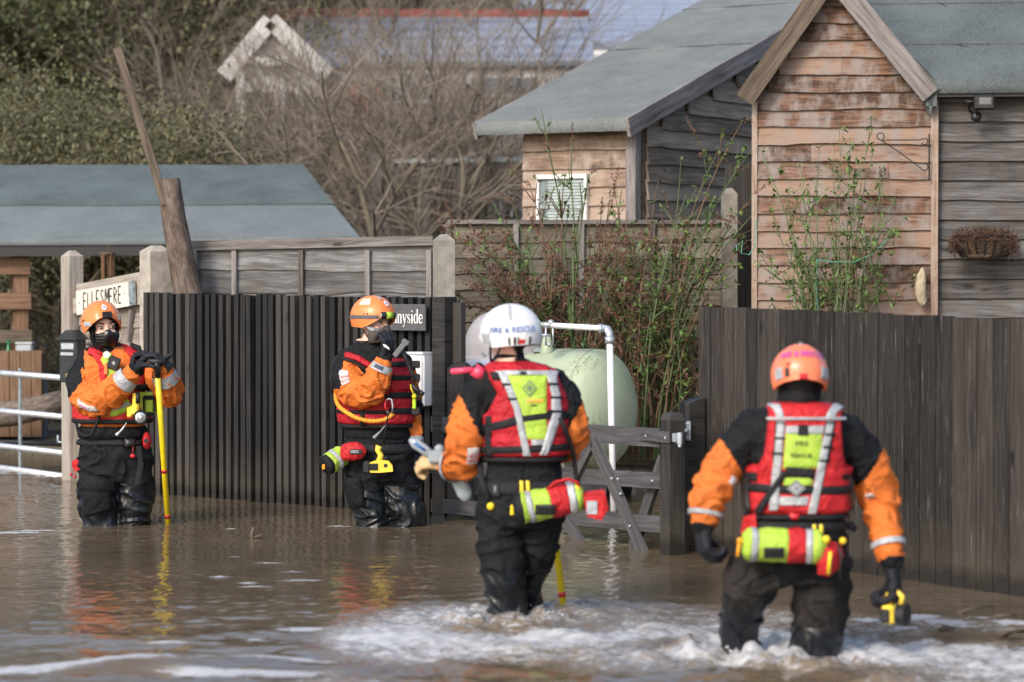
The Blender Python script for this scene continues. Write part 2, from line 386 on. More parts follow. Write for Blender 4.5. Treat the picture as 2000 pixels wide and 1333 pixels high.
# sky-reflection streaks and glints painted white, plus drifting scum patches
def blob(px, py, rx, ry, hgt, whiten, ang=0):
    global H, foam_glint
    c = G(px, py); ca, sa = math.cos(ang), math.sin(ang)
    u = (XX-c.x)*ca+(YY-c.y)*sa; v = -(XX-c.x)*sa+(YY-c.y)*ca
    e = np.exp(-((u/rx)**2+(v/ry)**2)**1.5); H += hgt*e; foam_glint += whiten*e
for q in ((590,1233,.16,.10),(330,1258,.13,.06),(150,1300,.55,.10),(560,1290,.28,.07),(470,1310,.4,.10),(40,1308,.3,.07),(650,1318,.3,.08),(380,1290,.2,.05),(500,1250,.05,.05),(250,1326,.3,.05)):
    blob(q[0], q[1], q[2]*.8, q[3]*.7, .004, 1.0, random.uniform(-.15, .15))  # bright sky on the front wave crests, painted white
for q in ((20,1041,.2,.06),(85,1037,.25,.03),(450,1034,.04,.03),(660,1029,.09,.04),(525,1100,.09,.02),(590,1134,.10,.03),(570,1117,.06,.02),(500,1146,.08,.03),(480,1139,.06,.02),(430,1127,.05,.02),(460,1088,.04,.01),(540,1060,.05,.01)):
    blob(q[0], q[1], q[2]*1.05, q[3]*1.2, .002, .85)  # small sky glints painted white on the calm water
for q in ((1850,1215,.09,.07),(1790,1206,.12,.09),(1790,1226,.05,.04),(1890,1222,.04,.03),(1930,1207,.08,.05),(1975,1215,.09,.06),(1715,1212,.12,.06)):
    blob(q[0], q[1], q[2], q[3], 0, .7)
gx = np.concatenate([[-60, -30, -16, -9, -6], fx, [6, 9, 16, 30, 60]]); gyy = np.concatenate([[-8, 0, 5, 8], fy, [23, 25, 28]])
Hf = np.zeros((len(gyy), len(gx))); Ff = np.zeros_like(Hf)
edge = np.minimum(np.minimum((XX-fx[0])/.3, (fx[-1]-XX)/.3), np.minimum((YY-fy[0])/.3, (fy[-1]-YY)/.3)).clip(0, 1)
Hf[4:4+ny, 5:5+nx] = H*edge; Ff[4:4+ny, 5:5+nx] = foam_glint.clip(0, 1)
def height_sheet(name, gx, gy, Z, mat, attr=None, **kw):
    nX, nY = len(gx), len(gy); A, B = np.meshgrid(gx, gy)
    co = np.stack([A, B, Z], -1).reshape(-1, 3).astype(np.float32)
    i = (np.arange(nY-1)[:, None]*nX+np.arange(nX-1)[None, :]).ravel()
    fc = np.stack([i, i+1, i+nX+1, i+nX], -1).astype(np.int32)
    me = bpy.data.meshes.new(name); me.vertices.add(len(co)); me.vertices.foreach_set('co', co.ravel())
    me.loops.add(fc.size); me.loops.foreach_set('vertex_index', fc.ravel())
    me.polygons.add(len(fc)); me.polygons.foreach_set('loop_start', np.arange(0, fc.size, 4, dtype=np.int32))
    me.update(calc_edges=True); me.polygons.foreach_set('use_smooth', [True]*len(fc))
    if attr is not None:
        at = me.attributes.new('foam_glint', 'FLOAT', 'POINT'); at.data.foreach_set('value', attr.ravel().astype(np.float32))
    me.materials.append(mat); o = bpy.data.objects.new(name, me); COL.objects.link(o)
    for k, v in kw.items(): o[k] = v
    return o
k = N('flood_water'); v = k.coord('Object')
at = k.n('Attribute', attribute_name='foam_glint').outputs['Fac']  # mask of real froth and of painted sky glints
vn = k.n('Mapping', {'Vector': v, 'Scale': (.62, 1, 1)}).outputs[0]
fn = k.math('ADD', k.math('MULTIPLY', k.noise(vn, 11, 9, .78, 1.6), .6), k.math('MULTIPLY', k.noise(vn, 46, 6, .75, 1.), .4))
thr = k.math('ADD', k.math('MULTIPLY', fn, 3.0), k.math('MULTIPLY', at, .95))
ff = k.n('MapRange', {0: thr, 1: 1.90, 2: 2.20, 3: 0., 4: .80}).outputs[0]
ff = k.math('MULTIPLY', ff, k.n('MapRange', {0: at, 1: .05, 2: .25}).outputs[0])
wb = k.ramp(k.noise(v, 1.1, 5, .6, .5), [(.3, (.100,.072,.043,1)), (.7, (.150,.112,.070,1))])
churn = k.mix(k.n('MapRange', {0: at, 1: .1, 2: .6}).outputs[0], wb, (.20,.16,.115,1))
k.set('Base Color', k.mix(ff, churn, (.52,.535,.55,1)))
k.set('Roughness', k.math('ADD', k.math('MULTIPLY', ff, .5), .025)); k.set('IOR', 1.333)
k.bump(k.math('ADD', k.noise(k.n('Mapping', {'Vector': v, 'Scale': (.6, 1, 1)}).outputs[0], 34, 4, .5, .4), k.math('MULTIPLY', k.math('MULTIPLY', k.noise(vn, 60, 5, .75), k.n('MapRange', {0: at, 1: .1, 2: .5}).outputs[0]), 6.)), .12, .012)
M['water'] = k.m
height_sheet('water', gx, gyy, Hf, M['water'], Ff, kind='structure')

def gh(x, y):
    """ground height: drowned lane in front, gravel garden behind the gate, a rise far behind"""
    x = np.asarray(x, float); y = np.asarray(y, float)
    y0 = 23.2+(18.95-23.2)*np.clip((x+2.2)/1.8, 0, 1)
    t = np.clip((y-y0+.35)/.7, 0, 1); t = t*t*(3-2*t)
    h = -.55+.55*t+.07*t+.05*np.clip((y-y0)/1.2, 0, 1)
    return h+np.clip((y-38)*.10, 0, 4.)+np.clip((y-52)*.22, 0, 10)
gxs = np.concatenate([[-400, -150, -60, -30, -18], np.arange(-12, 12, .12), [18, 30, 60, 150, 400]])
gys = np.concatenate([[-60, 0, 10, 15], np.arange(17, 26, .12), np.arange(26, 70, 1.), [80, 100, 150, 300, 900]])
A, B = np.meshgrid(gxs, gys)
Z = gh(A, B); rs = np.random.RandomState(4); Z += rs.randn(*Z.shape)*.008*(B < 27)
k = N('garden_ground'); v = k.coord('Object')
vor = k.n('TexVoronoi', {'Vector': v, 'Scale': 26.})
peb = k.ramp(k.n('SeparateColor', {0: vor.outputs['Color']}).outputs[0], [(0., (.10,.075,.05,1)), (.45, (.27,.215,.155,1)), (.8, (.40,.33,.25,1)), (1., (.52,.45,.36,1))])
lit = k.ramp(k.noise(v, 1.6, 9, .75), [(.3, (.05,.045,.028,1)), (.5, (.11,.095,.065,1)), (.7, (.16,.14,.085,1))])
sp = k.n('SeparateXYZ', {0: k.n('NewGeometry').outputs['Position']})
far = k.n('MapRange', {0: sp.outputs[1], 1: 20.5, 2: 22.5}).outputs[0]
k.set('Base Color', k.mix(far, peb, lit)); k.set('Roughness', .9)
k.bump(k.math('MULTIPLY', vor.outputs['Distance'], -1.), .9, .03)
height_sheet('ground', gxs, gys, Z, k.m, kind='structure')

# ================================================================== BUILDINGS
def lap_wall(mb, O, e, up0, length_at, nb, h, th=.018, wave=.008, tilt=.014, nrm=None, split=None, mi=0, u0=0.0):
    """overlapping boards with wandering lower edges. O: corner, e: unit along; length_at(z0,z1)->(a,b)"""
    O = Vector(O); e = Vector(e).normalized(); n = Vector(nrm).normalized(); z = Vector((0, 0, 1))
    for i in range(nb):
        z0 = up0+i*h; r = length_at(z0, z0+h)
        if r is None: continue
        segs = [(r[0], r[1])]
        if split and random.random() < split and r[1]-r[0] > .5:
            c = random.uniform(r[0]+.2, r[1]-.2); segs = [(r[0], c-.001), (c+.001, r[1])]
        for (a, b) in segs:
            if b-a < .02: continue
            L_ = b-a; m = max(2, int(L_/.04)); sd = random.uniform(0, 99); ov = .022; b0 = len(mb.v)
            o = (random.uniform(0, 50), random.uniform(0, 50)); sk = random.uniform(-.004, .004)
            for j in range(m+1):
                s = a+L_*j/m
                w = wave*(noise.noise((s*3.1, sd, 0))*1.4+noise.noise((s*9, sd, 3))*.5)+sk*(s-a)
                # last arg: bottom front, bottom back, top front, top back
                p = O+e*s
                mb.v += [tuple(p+z*(z0+w)+n*(tilt+th)), tuple(p+z*(z0+w)+n*(tilt-.004)), tuple(p+z*(z0+h+ov)+n*th*.45), tuple(p+z*(z0+h+ov)+n*(-.006))]
            for j in range(m):
                q = b0+j*4; r_ = q+4; ua, ub = (L_*j/m+o[0]), (L_*(j+1)/m+o[0])
                for idx, v0, v1 in (((q, r_, r_+2, q+2), 0, h), ((q+1, r_+1, r_, q), -.02, 0), ((q+2, r_+2, r_+3, q+3), h, h+.02), ((q+3, r_+3, r_+1, q+1), 0, h)):
                    mb.face(idx, [(ua, v0+o[1]), (ub, v0+o[1]), (ub, v1+o[1]), (ua, v1+o[1])], mi)
            e1 = b0+m*4
            mb.face((b0+1, b0, b0+2, b0+3), [(o[0], o[1])]*4, mi); mb.face((e1, e1+1, e1+3, e1+2), [(o[0], o[1])]*4, mi)
def roof_sheet(mb, P00, P10, P01, P11, th, na, nb, amp=.004, mi=0):
    """P00 eave left, P10 eave right, P01/P11 top; thin sagging sheet with thickness"""
    P = [Vector(p) for p in (P00, P10, P01, P11)]; nn = (P[1]-P[0]).cross(P[2]-P[0]).normalized()
    if nn.z < 0: nn = -nn
    def f(a, b, o=0):
        p = P[0].lerp(P[1], a).lerp(P[2].lerp(P[3], a), b)
        return p+nn*(o+amp*noise.noise(p*1.7)*2)
    mb.slab(lambda a, b, o: f(a, b, o), na, nb, 0, th, 0, mi)
Z3 = Vector((0, 0, 1))
# ---- shed on the right: timber gable and a grey boarded wing under felt
sy = 18.5; g0 = W(1477, 605, sy+.03); g1 = W(1818, 620, sy-.10)
e = Vector((g1.x-g0.x, g1.y-g0.y, 0)); gw = e.length; e.normalize(); n = Vector((e.y, -e.x, 0))
if n.y > 0: n = -n
GO = Vector((g0.x, g0.y, 0)); zb = .3; ze = CH+(540-195)*sy/F; zr = CH+(540+32)*sy/F; ax_ = gw*.43
root = thing('timber_shed', 'shed at right with orange board gable, grey boarded wing and green felt roof', 'shed', GO+Vector((gw/2, 0, zb-.25)))
def glen(z0, z1):
    if z1 < ze: return (0.0, gw)
    if z0 > zr-.1: return None
    k0 = (zr-z1)/(zr-ze)*.98
    return (max(0, ax_*(1-k0)-.03), min(gw, ax_+(gw-ax_)*k0+.03)) if k0 > .03 else None
mb = MB(); lap_wall(mb, GO, e, zb, glen, int((zr-zb)/.112), .112, wave=.009, nrm=n, split=.18); obj('gable_wall', mb, M['orange_lap'], root)
mb = MB(); mb.bar(GO+n*.02-e*.012+Z3*zb, GO+n*.02-e*.012+Z3*(ze-.02), .035, .035, up=e); mb.bar(GO+e*(gw+.02)+n*.03+Z3*zb, GO+e*(gw+.02)+n*.03+Z3*(ze+.02), .045, .05, up=e)
obj('corner_trim', mb, M['pale_lap'], root)
# wing
wr = GO+e*(gw+.045)-n*.03
mb = MB(); lap_wall(mb, wr, e, zb, lambda a, b: (0, 3.0), int((ze+.15-zb)/.127), .127, wave=.006, nrm=n, split=.12); obj('wing_wall', mb, M['grey_lap'], root)
# solid core, so the shed is a closed body
D = -n
core = MB(); c0 = GO-n*.03; dep = 2.3
core.prism([c0+Z3*zb, c0+e*(gw+3.0)+Z3*zb, c0+e*(gw+3.0)+Z3*(ze), c0+Z3*(ze)], D*dep); core.prism([c0+Z3*ze, c0+e*gw+Z3*ze, c0+e*ax_+Z3*(zr-.04)], D*dep)
obj('inner_wall', core, M['brown_lap'], root)
# wing roof: eave over the wing wall, rising away
zev = CH+(540-158)*18.3/F; tl = math.tan(R(30))
E0 = GO+e*(gw*.55)+n*.22; E1 = GO+e*(gw+3.2)+n*.22; E0.z = E1.z = zev
def wp(s, t, o=0): return GO+e*(gw+s)+n*(.12-t)+Z3*(zev+t*tl+o)
mb = MB()
for (t0, t1, o) in ((-.01, .44, 0), (.42, .98, .006), (.96, 2.2, .012)):
    lft = lambda t: .02-t*.5
    mb.slab(lambda a, b, off: wp(lft(t0+(t1-t0)*b)*(1-a)+3.2*a, t0+(t1-t0)*b, o+off+.004*noise.noise((a*30, b*3+o*99, 0))), 60, 6, 0, .012, 0)
obj('wing_roof', mb, M['felt'], root, True)
mb = MB()
mb.grid(lambda a, b: wp(.02+3.15*a, -.012-.012*math.sin(b*3), -.09*b+.012+.003*noise.noise((a*40, b, 2))), 60, 5)
obj('eave_felt', mb, M['felt'], root, True)
mb = MB(); mb.bar(wp(.0, .02, -.09), wp(3.2, .02, -.09), .06, .03); obj('fascia', mb, M['iron'], root)
# felt tears
mb = MB()
for (s, t, l, an) in ((.18, .42, .05, -.7), (.22, .40, .03, -.6), (.30, .42, .03, -.5), (.37, .42, .02, -.6), (.07, .98, .07, -.8), (.35, .98, .03, -.9), (.62, .42, .02, .5), (.7, .98, .03, 0)):
    a = wp(s, t-.005, .024); b = wp(s+l*math.cos(an), t+l*math.sin(an), .024); mb.bar(a, b, .003, .006, up=Z3)
mb.bar(wp(-.25, .425, .017), wp(3.1, .425, .019), .004, .007); mb.bar(wp(-.45, .965, .024), wp(3.1, .965, .026), .004, .007)
obj('felt_seam', mb, M['iron'], root)
# gable roof slopes and bargeboards
AP = GO+e*ax_+Z3*(zr+.06); oh = n*.135
def gslope(side):
    b = GO+(e*(-.045) if side < 0 else e*(gw-.04))+Z3*(ze+(.06 if side < 0 else .08)); return b
mb = MB()
for sd in (-1, 1):
    b = gslope(sd); P = [b+oh, AP+oh]
    mb.slab(lambda a, t, off: (P[0]+D*(dep+.2)*a).lerp(P[1]+D*(dep+.2)*a, t)+(e*sd*.6+Z3*.6)*(off), 8, 12, 0.03, .012, 0)
obj('gable_roof', mb, M['felt'], root, True)
for sd, m_, nm in ((-1, 'barge_brown', 'bargeboard'), (1, 'barge', 'bargeboard')):
    mb = MB(); b = gslope(sd); d = (AP-b).normalized()
    mb.bar(b+oh*1.1-d*.05-Z3*.03, AP+oh*1.1+d*.06-Z3*.03, .125 if sd < 0 else .13, .024, up=Z3)
    obj(nm, mb, M[m_], root, label='brown flaking bargeboard' if sd < 0 else 'silvered knotty bargeboard')
mb = MB(); b = gslope(1)+oh; mb.hull([b+Z3*.02+D*x+e*y+Z3*zz for x in (0, .12) for y in (.0, .07) for zz in (-.16, .0)]); mb.hull([b+e*.0+Z3*(-.02), b+e*.07, b+e*.03-Z3*.2, b+D*.1, b+D*.1-Z3*.15]); obj('soffit_felt', mb, M['felt'], root)
# floodlight
fl = W(1908, 205, sy-.22); root = thing('floodlight', 'small black security floodlight on the grey boarded shed wall under the eave', 'floodlight', fl)
s3 = F/sy
mb = MB(); c = W(1922, 200, sy-.32); mb.rbox(c, e*.066, n*.030, (Z3*.048), .01); obj('housing', mb, M['iron'], root)
mb = MB(); mb.box(c+n*.031+Z3*.006+e*.006, e*.038, n*.003, Z3*.022); obj('lens', mb, plain('lamp_glass', (.13,.14,.14), .15), root)
mb = MB(); mb.tube([c-e*.06+Z3*.01, c-e*.10+Z3*.0, c-e*.09-Z3*.05+D*.05, c-e*.04-Z3*.09+D*.10], .008); mb.ball(c-e*.045-Z3*.09+D*.06, (.035, .03, .035)); mb.tube([c-e*.045-Z3*.09+D*.05, c-e*.045-Z3*.05, c-Z3*.02], .008)
mb.box(c-e*.085+Z3*.01+D*.1, e*.035, n*.02, Z3*.01); obj('bracket', mb, M['iron'], root, True)
# hanging half basket
bc = W(1922, 462, sy-.26); root = thing('wall_basket', 'iron half-round wall basket with coir liner and dead brown plant on grey shed wall', 'plant basket', bc-Z3*.14)
def bk(u, v_, o=0): # u -90..90 around front, v 0 top..1 bottom
    a = R(u); r = (.205+o)*(1-.32*v_**2.2); return bc+e*(math.sin(a)*r)+n*(math.cos(a)*r*.75)+Z3*(-.135*v_+.0)
mb = MB(); mb.grid(lambda a, b: bk(-90+180*a, b*b*.0+b, -.006+.004*noise.noise((a*20, b*9, 0))), 30, 10); mb.ball(bc-Z3*.125+n*.05, (.12, .07, .03)); obj('liner', mb, fabric('coir', (.095,.065,.042), .95, 1., 30, .3, 200), root, True)
mb = MB()
for i in range(11): mb.tube([bk(-88+176*i/10, j/8) for j in range(9)], .0055, 5)
for vv in (0, .95): mb.tube([bk(-90+180*i/16, vv) for i in range(17)], .006, 5)
obj('iron_frame', mb, M['iron'], root)
def twigball(mb, c, r, cnt, l, th, flat=1., mi=0, down=0.):
    for i in range(cnt):
        p = Vector([random.gauss(0, 1) for _ in range(3)]); p.normalize(); p *= random.random()**.4; p = Vector((p.x*r[0], p.y*r[1], p.z*r[2]))+Vector(c)
        d = Vector([random.gauss(0, 1) for _ in range(3)]).normalized()*l; d.z -= down*l
        mb.tube([p, p+d*.5+Vector([random.gauss(0, l*.15) for _ in range(3)]), p+d], [th, th*.8, th*.5], 3, mi, cap=False)
mb = MB(); twigball(mb, bc+n*.08+Z3*.0, (.21, .12, .045), 700, .055, .0022); twigball(mb, bc+n*.09-e*.2-Z3*.05, (.03, .05, .06), 120, .05, .002, down=.6); twigball(mb, bc+n*.09+e*.19-Z3*.05, (.04, .05, .05), 120, .05, .002, down=.6)
obj('dead_plant', mb, plain('dead_stems', (.085,.045,.025), .9, 0, .3, 20), root)
# scroll bracket, stone ornament
root_p = W(1815, 300, sy-.18); mb = MB()
def J(px, py, o=-.18): return W(px, py, sy+o)
def arc(cx, cy, r, a0, a1, nn=14, r1=None, o=-.18): return [J(cx+(r+((r1 or r)-r)*i/nn)*math.cos(R(a0+(a1-a0)*i/nn)), cy-(r+((r1 or r)-r)*i/nn)*math.sin(R(a0+(a1-a0)*i/nn)), o) for i in range(nn+1)]
mb.tube([J(1815, 262), J(1815, 352)], .005, 6)
mb.tube(arc(1720, 267, 7, -60, 190, 14, 7)+[J(1713, 270), J(1722, 275)]+[J(1722+i*9, 274) for i in range(1, 9)]+arc(1805, 277, 8, 60, -150, 10, 5), .0035, 6)
mb.tube([J(1716, 272), J(1722, 275), J(1760, 300), J(1800, 330)]+arc(1806, 326, 8, 220, 420, 10, 6), .0035, 6)
tag(obj('scroll_bracket', mb, M['iron']), 'thin black scrolled iron plant bracket on the corner of the orange gable', 'bracket')
mb = MB(); P = [(1802,522,14),(1799,545,22),(1797,565,22),(1800,585,22),(1803,600,15)]
mb.tube([J(p[0], p[1], -.21) for p in P], [.012]+[p[2]/2/s3 for p in P[1:-1]]+[.012], 12, ry=[.012]+[.03]*3+[.012])
o = obj('stone_ornament', mb, concrete('pitted_stone', (.50,.42,.28)), None, True); tag(o, 'knobbly cream stone hung at the lower right corner of the orange gable', 'ornament')
md = o.modifiers.new('s', 'SUBSURF'); md.levels = md.render_levels = 2
tx = bpy.data.textures.new('lumps', 'CLOUDS'); tx.noise_scale = .02; md = o.modifiers.new('d', 'DISPLACE'); md.texture = tx; md.strength = .02

# ---- middle shed with pale felt roof
ea = Vector((math.cos(R(32)), -math.sin(R(32)), 0)); nb_ = Vector((ea.y, -ea.x, 0)); nb_ = nb_ if nb_.y < 0 else -nb_; U = -nb_
C0 = W(930, 243, 22.0); wl = 1.35; slope = .335
root = thing('garden_cabin', 'weathered board cabin with pale felt roof and small white window behind the lap fence', 'shed', Vector((C0.x+.8, C0.y+.6, .12)))
def cp(s, t, o=0): return C0+ea*s+U*t+Z3*(t*slope+o)
mb = MB()
for (t0, t1, o) in ((0, 2.05, 0), (2.03, 3.35, .008), (3.33, 5.2, .016)):
    mb.slab(lambda a, b, off: cp(wl*a, t0+(t1-t0)*b, o+off+.01*noise.noise((a*4, b*4+t0, 0))), 30, 10, 0, .014, 0)
mb.grid(lambda a, b: cp(wl*a, -.012*math.sin(b*3), .014-.10*b+.004*noise.noise((a*14, b, 5))), 30, 5)
obj('roof', mb, M['felt_pale'], root, True)
mb = MB()
for t, o in ((2.04, .02), (3.34, .028)):
    mb.tube([cp(wl*i/30, t+.012*noise.noise((i*.7, t, 0)), o) for i in range(31)], .006, 4)
obj('felt_seam', mb, M['iron'], root)
mb = MB(); mb.bar(cp(wl+.015, -.03, -.055), cp(wl+.015, 5.2, -.055), .14, .028); obj('bargeboard', mb, M['barge'], root)
mb = MB(); mb.bar(cp(-.012, -.0, -.055), cp(-.012, 5.2, -.055), .13, .025); obj('bargeboard', mb, M['barge'], root)
mb = MB(); wO = C0+ea*.30+U*.22; wO.z = 0; wlen = wl-.42; wtop = C0.z+.03
lap_wall(mb, wO, ea, .15, lambda a, b: (0, wlen), int((wtop-.15)/.142), .142, wave=.007, nrm=nb_, split=.1); obj('front_wall', mb, M['pale_lap'], root)
gO = wO+ea*(wlen+.08)+U*.12
mb = MB(); gq_ = gO-ea*.012; mb.prism([gq_+Z3*.15, gq_+Z3*(C0.z-.03), gq_+U*4.4+Z3*(C0.z-.03+4.4*slope), gq_+U*4.4+Z3*.15], -ea*.04); obj('inner_wall', mb, M['brown_lap'], root)
def g2(z0, z1):
    t = max(0, (z1-(C0.z-.1))/slope-.3)
    return (t, 4.6) if t < 4.5 else None
mb = MB(); lap_wall(mb, gO, U, .15, g2, 25, .135, wave=.006, nrm=ea, split=.15); obj('side_wall', mb, M['brown_lap'], root)
mb = MB(); pp = wO+ea*(wlen+.04)+nb_*.0; mb.bar(pp+Z3*.1, pp+Z3*(C0.z+.0), .085, .085, up=ea); obj('corner_post', mb, M['barge'], root)
mb = MB(); c1 = wO+U*.03; mb.prism([c1+Z3*.1, c1+ea*(wlen+.05)+Z3*.1, c1+ea*(wlen+.05)+Z3*(C0.z-.02), c1+Z3*(C0.z-.02)], U*.9); obj('inner_wall', mb, M['brown_lap'], root)
# window
def wpnt(px, py, o):
    d = ray(px, py); q = wO+nb_*o; A0 = Vector((0,0,CH)); t = (q-A0).dot(nb_)/d.dot(nb_); return A0+d*t
wc = [wpnt(px, py, .05) for px, py in ((1052, 345), (1145, 345), (1145, 452), (1052, 452))]
c = sum(wc, Vector())/4; hw_ = (wc[1]-wc[0]).length/2; hh = (wc[1]-wc[2]).length/2
mb = MB(); t_ = .014
mb.box(c+Z3*(hh), ea*(hw_+.01), nb_*.02, Z3*t_*1.1); mb.box(c-Z3*hh, ea*(hw_+.01), nb_*.025, Z3*t_)
for s in (-1, 1): mb.box(c+ea*s*hw_, ea*t_*.8, nb_*.018, Z3*(hh-t_*1.15))
fr = obj('window_frame', mb, M['white_paint'], root)
mb = MB(); mb.box(c-nb_*.015+ea*.0, ea*hw_, nb_*.004, Z3*hh); obj('blind', mb, plain('blind_backing', (.20,.25,.25), .6), fr)
mb = MB()
for i in range(17): mb.bar(c-ea*hw_*.62-nb_*.004+Z3*(-hh+.02+i*hh*2/17.5), c+ea*hw_-nb_*.004+Z3*(-hh+.02+i*hh*2/17.5), .016, .004)
obj('blind_slat', mb, plain('blind_slat_grey', (.40,.46,.45), .5), fr)
mb = MB(); mb.box(c-Z3*hh*.12, ea*hw_, nb_*.012, Z3*.011); obj('glazing_bar', mb, M['galv_dull'], fr)
# white-washed strip left of window
# ---- long low shelter on the left
k0 = W(-900, 475, 24.2); k1 = W(702, 466, 24.0); k2 = W(592, 328, 25.9); k3 = W(-900, 328, 25.9)
root = thing('open_shelter', 'long low open shelter with a blue-grey felt roof behind the ribbed fence', 'shelter', Vector((-3.4, 24.6, 0)))
mid = .43
mb = MB(); roof_sheet(mb, k0, k1, k0.lerp(k3, mid+.01), k1.lerp(k2, mid+.01), .012, 60, 6, .006); obj('lower_roof', mb, M['felt_blue'], root, True)
mb = MB(); a0 = k0.lerp(k3, mid)+Z3*.014; a1 = k1.lerp(k2, mid)+Z3*.014; roof_sheet(mb, a0, a1, k3+Z3*.014, k2+Z3*.014, .012, 60, 6, .008); obj('upper_roof', mb, M['felt_teal'], root, True)
mb = MB(); mb.grid(lambda a, b: k0.lerp(k1, a)+Vector((0, -.01-.008*math.sin(b*3), .012-.055*b)), 40, 4); obj('eave_felt', mb, M['felt_blue'], root, True)
mb = MB(); mb.bar(k0-Z3*.085+Vector((0,.03,0)), k1-Z3*.085+Vector((-.03,.03,0)), .10, .04); mb.bar(k1-Z3*.075, k2-Z3*.07, .09, .03); mb.bar(k3-Z3*.07, k2-Z3*.07, .09, .03); obj('fascia', mb, M['iron'], root)
def sp_(px, z, Y): return Vector(((px-1000)*Y/F, Y, z))
for (px, w_) in ((-60, .11), (640, .1)):
    mb = MB(); mb.bar(sp_(px, .0, 24.4), sp_(px, 1.7, 24.4), w_, .1, up=(1,0,0)); obj('post', mb, M['cedar'], root)
mb = MB(); mb.bar(sp_(42, -.1, 24.3), sp_(42, 1.72, 24.3), .125, .06, up=(1,0,0)); obj('post', mb, M['cedar'], root)
mb = MB(); mb.bar(sp_(27, -.1, 24.42), sp_(27, 1.72, 24.42), .04, .06, up=(1,0,0)); obj('post', mb, M['cedar'], root)
for (py, w_) in ((520, .14), (588, .14), (657, .11), (718, .07)):
    z = CH-(py-540)*24.25/F; mb = MB(); mb.bar(sp_(-420, z-.01, 24.24), sp_(60+(py-520)*.02, z, 24.24), w_, .035); obj('rail', mb, M['cedar'] if py < 650 else M['barge_brown'], root)
z = CH-(722-540)*24.25/F; mb = MB(); mb.box(sp_(-120, z, 24.05), (.85,0,0), (0,.22,0), (0,0,.02)); obj('bench_top', mb, M['barge'], root)
# wind chime hanging from the fascia
z0 = k1.z-.12; c = sp_(211, z0, 23.9); mb = MB(); mb.tube([c+Z3*.06, c], .0015, 4); mb.tube([c-Z3*.01, c+Z3*.0], .07, 14); ch = thing('wind_chime', 'bronze tube wind chime hanging under the long shelter roof', 'wind chime', c); obj('top_disc', mb, M['cedar'], ch)
for i in range(5):
    a = R(i*72+20); q = c+Vector((.05*math.cos(a), .05*math.sin(a), 0)); mb = MB(); mb.tube([q, q-Z3*(.32-.03*i)], .011, 8); obj('chime_tube', mb, plain('bronze_tube', (.16,.09,.05), .4, .6), ch)
# things under the shelter
zt = CH-(722-540)*24.25/F+.02
mb = MB(); c = sp_(16, zt, 24.0); prof = [(.0,.032),(.10,.034),(.14,.03),(.17,.013),(.24,.012)]
bt = thing('bottle', 'green glass bottle with a white label standing on the bench under the shelter', 'bottle', c)
mb.tube([c+Z3*p[0] for p in prof], [p[1] for p in prof], 14); obj('glass', mb, plain('green_glass', (.01,.14,.04), .12), bt, True)
mb = MB(); mb.tube([c+Z3*.03, c+Z3*.10], .0355, 14, cap=False); obj('bottle_label', mb, M['white_plastic'], bt, True)
mb = MB(); mb.rbox(sp_(48, zt+.10, 24.12), (.07,0,0), (0,.06,0), (0,0,.10), .015); mb.rbox(sp_(48, zt+.205, 24.12), (.074,0,0), (0,.064,0), (0,0,.012), .008); tag(obj('storage_box', mb, plain('pale_plastic', (.42,.45,.47), .5)), 'pale plastic box on the bench beside the green bottle', 'box')
for i, (px, w_, h_) in enumerate(((35, .22, .36), (-60, .18, .3))):
    root = thing('wooden_crate', 'warm timber slatted crate on the ground at the end of the shelter beside the log' if i == 0 else 'timber slatted crate farther left beneath the shelter bench', 'crate', sp_(px, .05, 23.9))
    c = sp_(px, .12+h_, 23.9)
    for s in range(5):
        mb = MB(); mb.box(c+Vector(((s-2)*w_*.41, -.16, 0)), (w_*.19,0,0), (0,.01,0), (0,0,h_)); obj('slat', mb, M['cedar'], root)
    mb = MB(); mb.box(c+Vector((0, .02, 0)), (w_*.98,0,0), (0,.165,0), (0,0,h_-.02)); obj('crate_body', mb, M['cedar'], root)
mb = MB(); P = [sp_(-80, .30, 23.3), sp_(20, .33, 23.35), sp_(80, .38, 23.4), sp_(128, .44, 23.5)]
mb.tube(P, [.10, .105, .10, .09], 16); o = obj('log', mb, wood('bark', L(.06,.045,.035), L(.16,.125,.10), L(.30,.25,.20), gy=14, gx=6, bump=1.), None, True); tag(o, 'barked log lying beside the flood behind the steel gate', 'log')
mb = MB(); mb.tube([sp_(-200, .10, 23.0), sp_(20, .12, 23.0), sp_(135, .10, 22.9)], .018, 8); tag(obj('hose', mb, M['rubber'], None, True), 'black hose pipe lying along the water edge behind the steel gate', 'hose')
mb = MB(); mb.rbox(sp_(66, .36, 24.0), (.10,0,0), (0,.1,0), (0,0,.28), .02); tag(obj('metal_bin', mb, plain('blue_grey_metal', (.14,.18,.22), .5), None), 'blue-grey drum standing in shade behind the log', 'drum')
# ================================================================== FENCES, GATES, SIGNS, TANK
def plane_pt(px, py, P, e_, off=0.):
    """where the sight line meets the upright plane through P along e_ (moved off towards the viewer)"""
    n_ = Vector((e_.y, -e_.x, 0)); n_ = n_ if n_.y < 0 else -n_
    q = P+n_*off; d = ray(px, py); A0 = Vector((0, 0, CH)); return A0+d*((q-A0).dot(n_)/d.dot(n_))
def line(pa, Ya, pb, Yb):
    a = Vector(((pa-1000)*Ya/F, Ya, 0)); b = Vector(((pb-1000)*Yb/F, Yb, 0)); e_ = (b-a).normalized(); n_ = Vector((e_.y, -e_.x, 0))
    return a, b, e_, (n_ if n_.y < 0 else -n_)
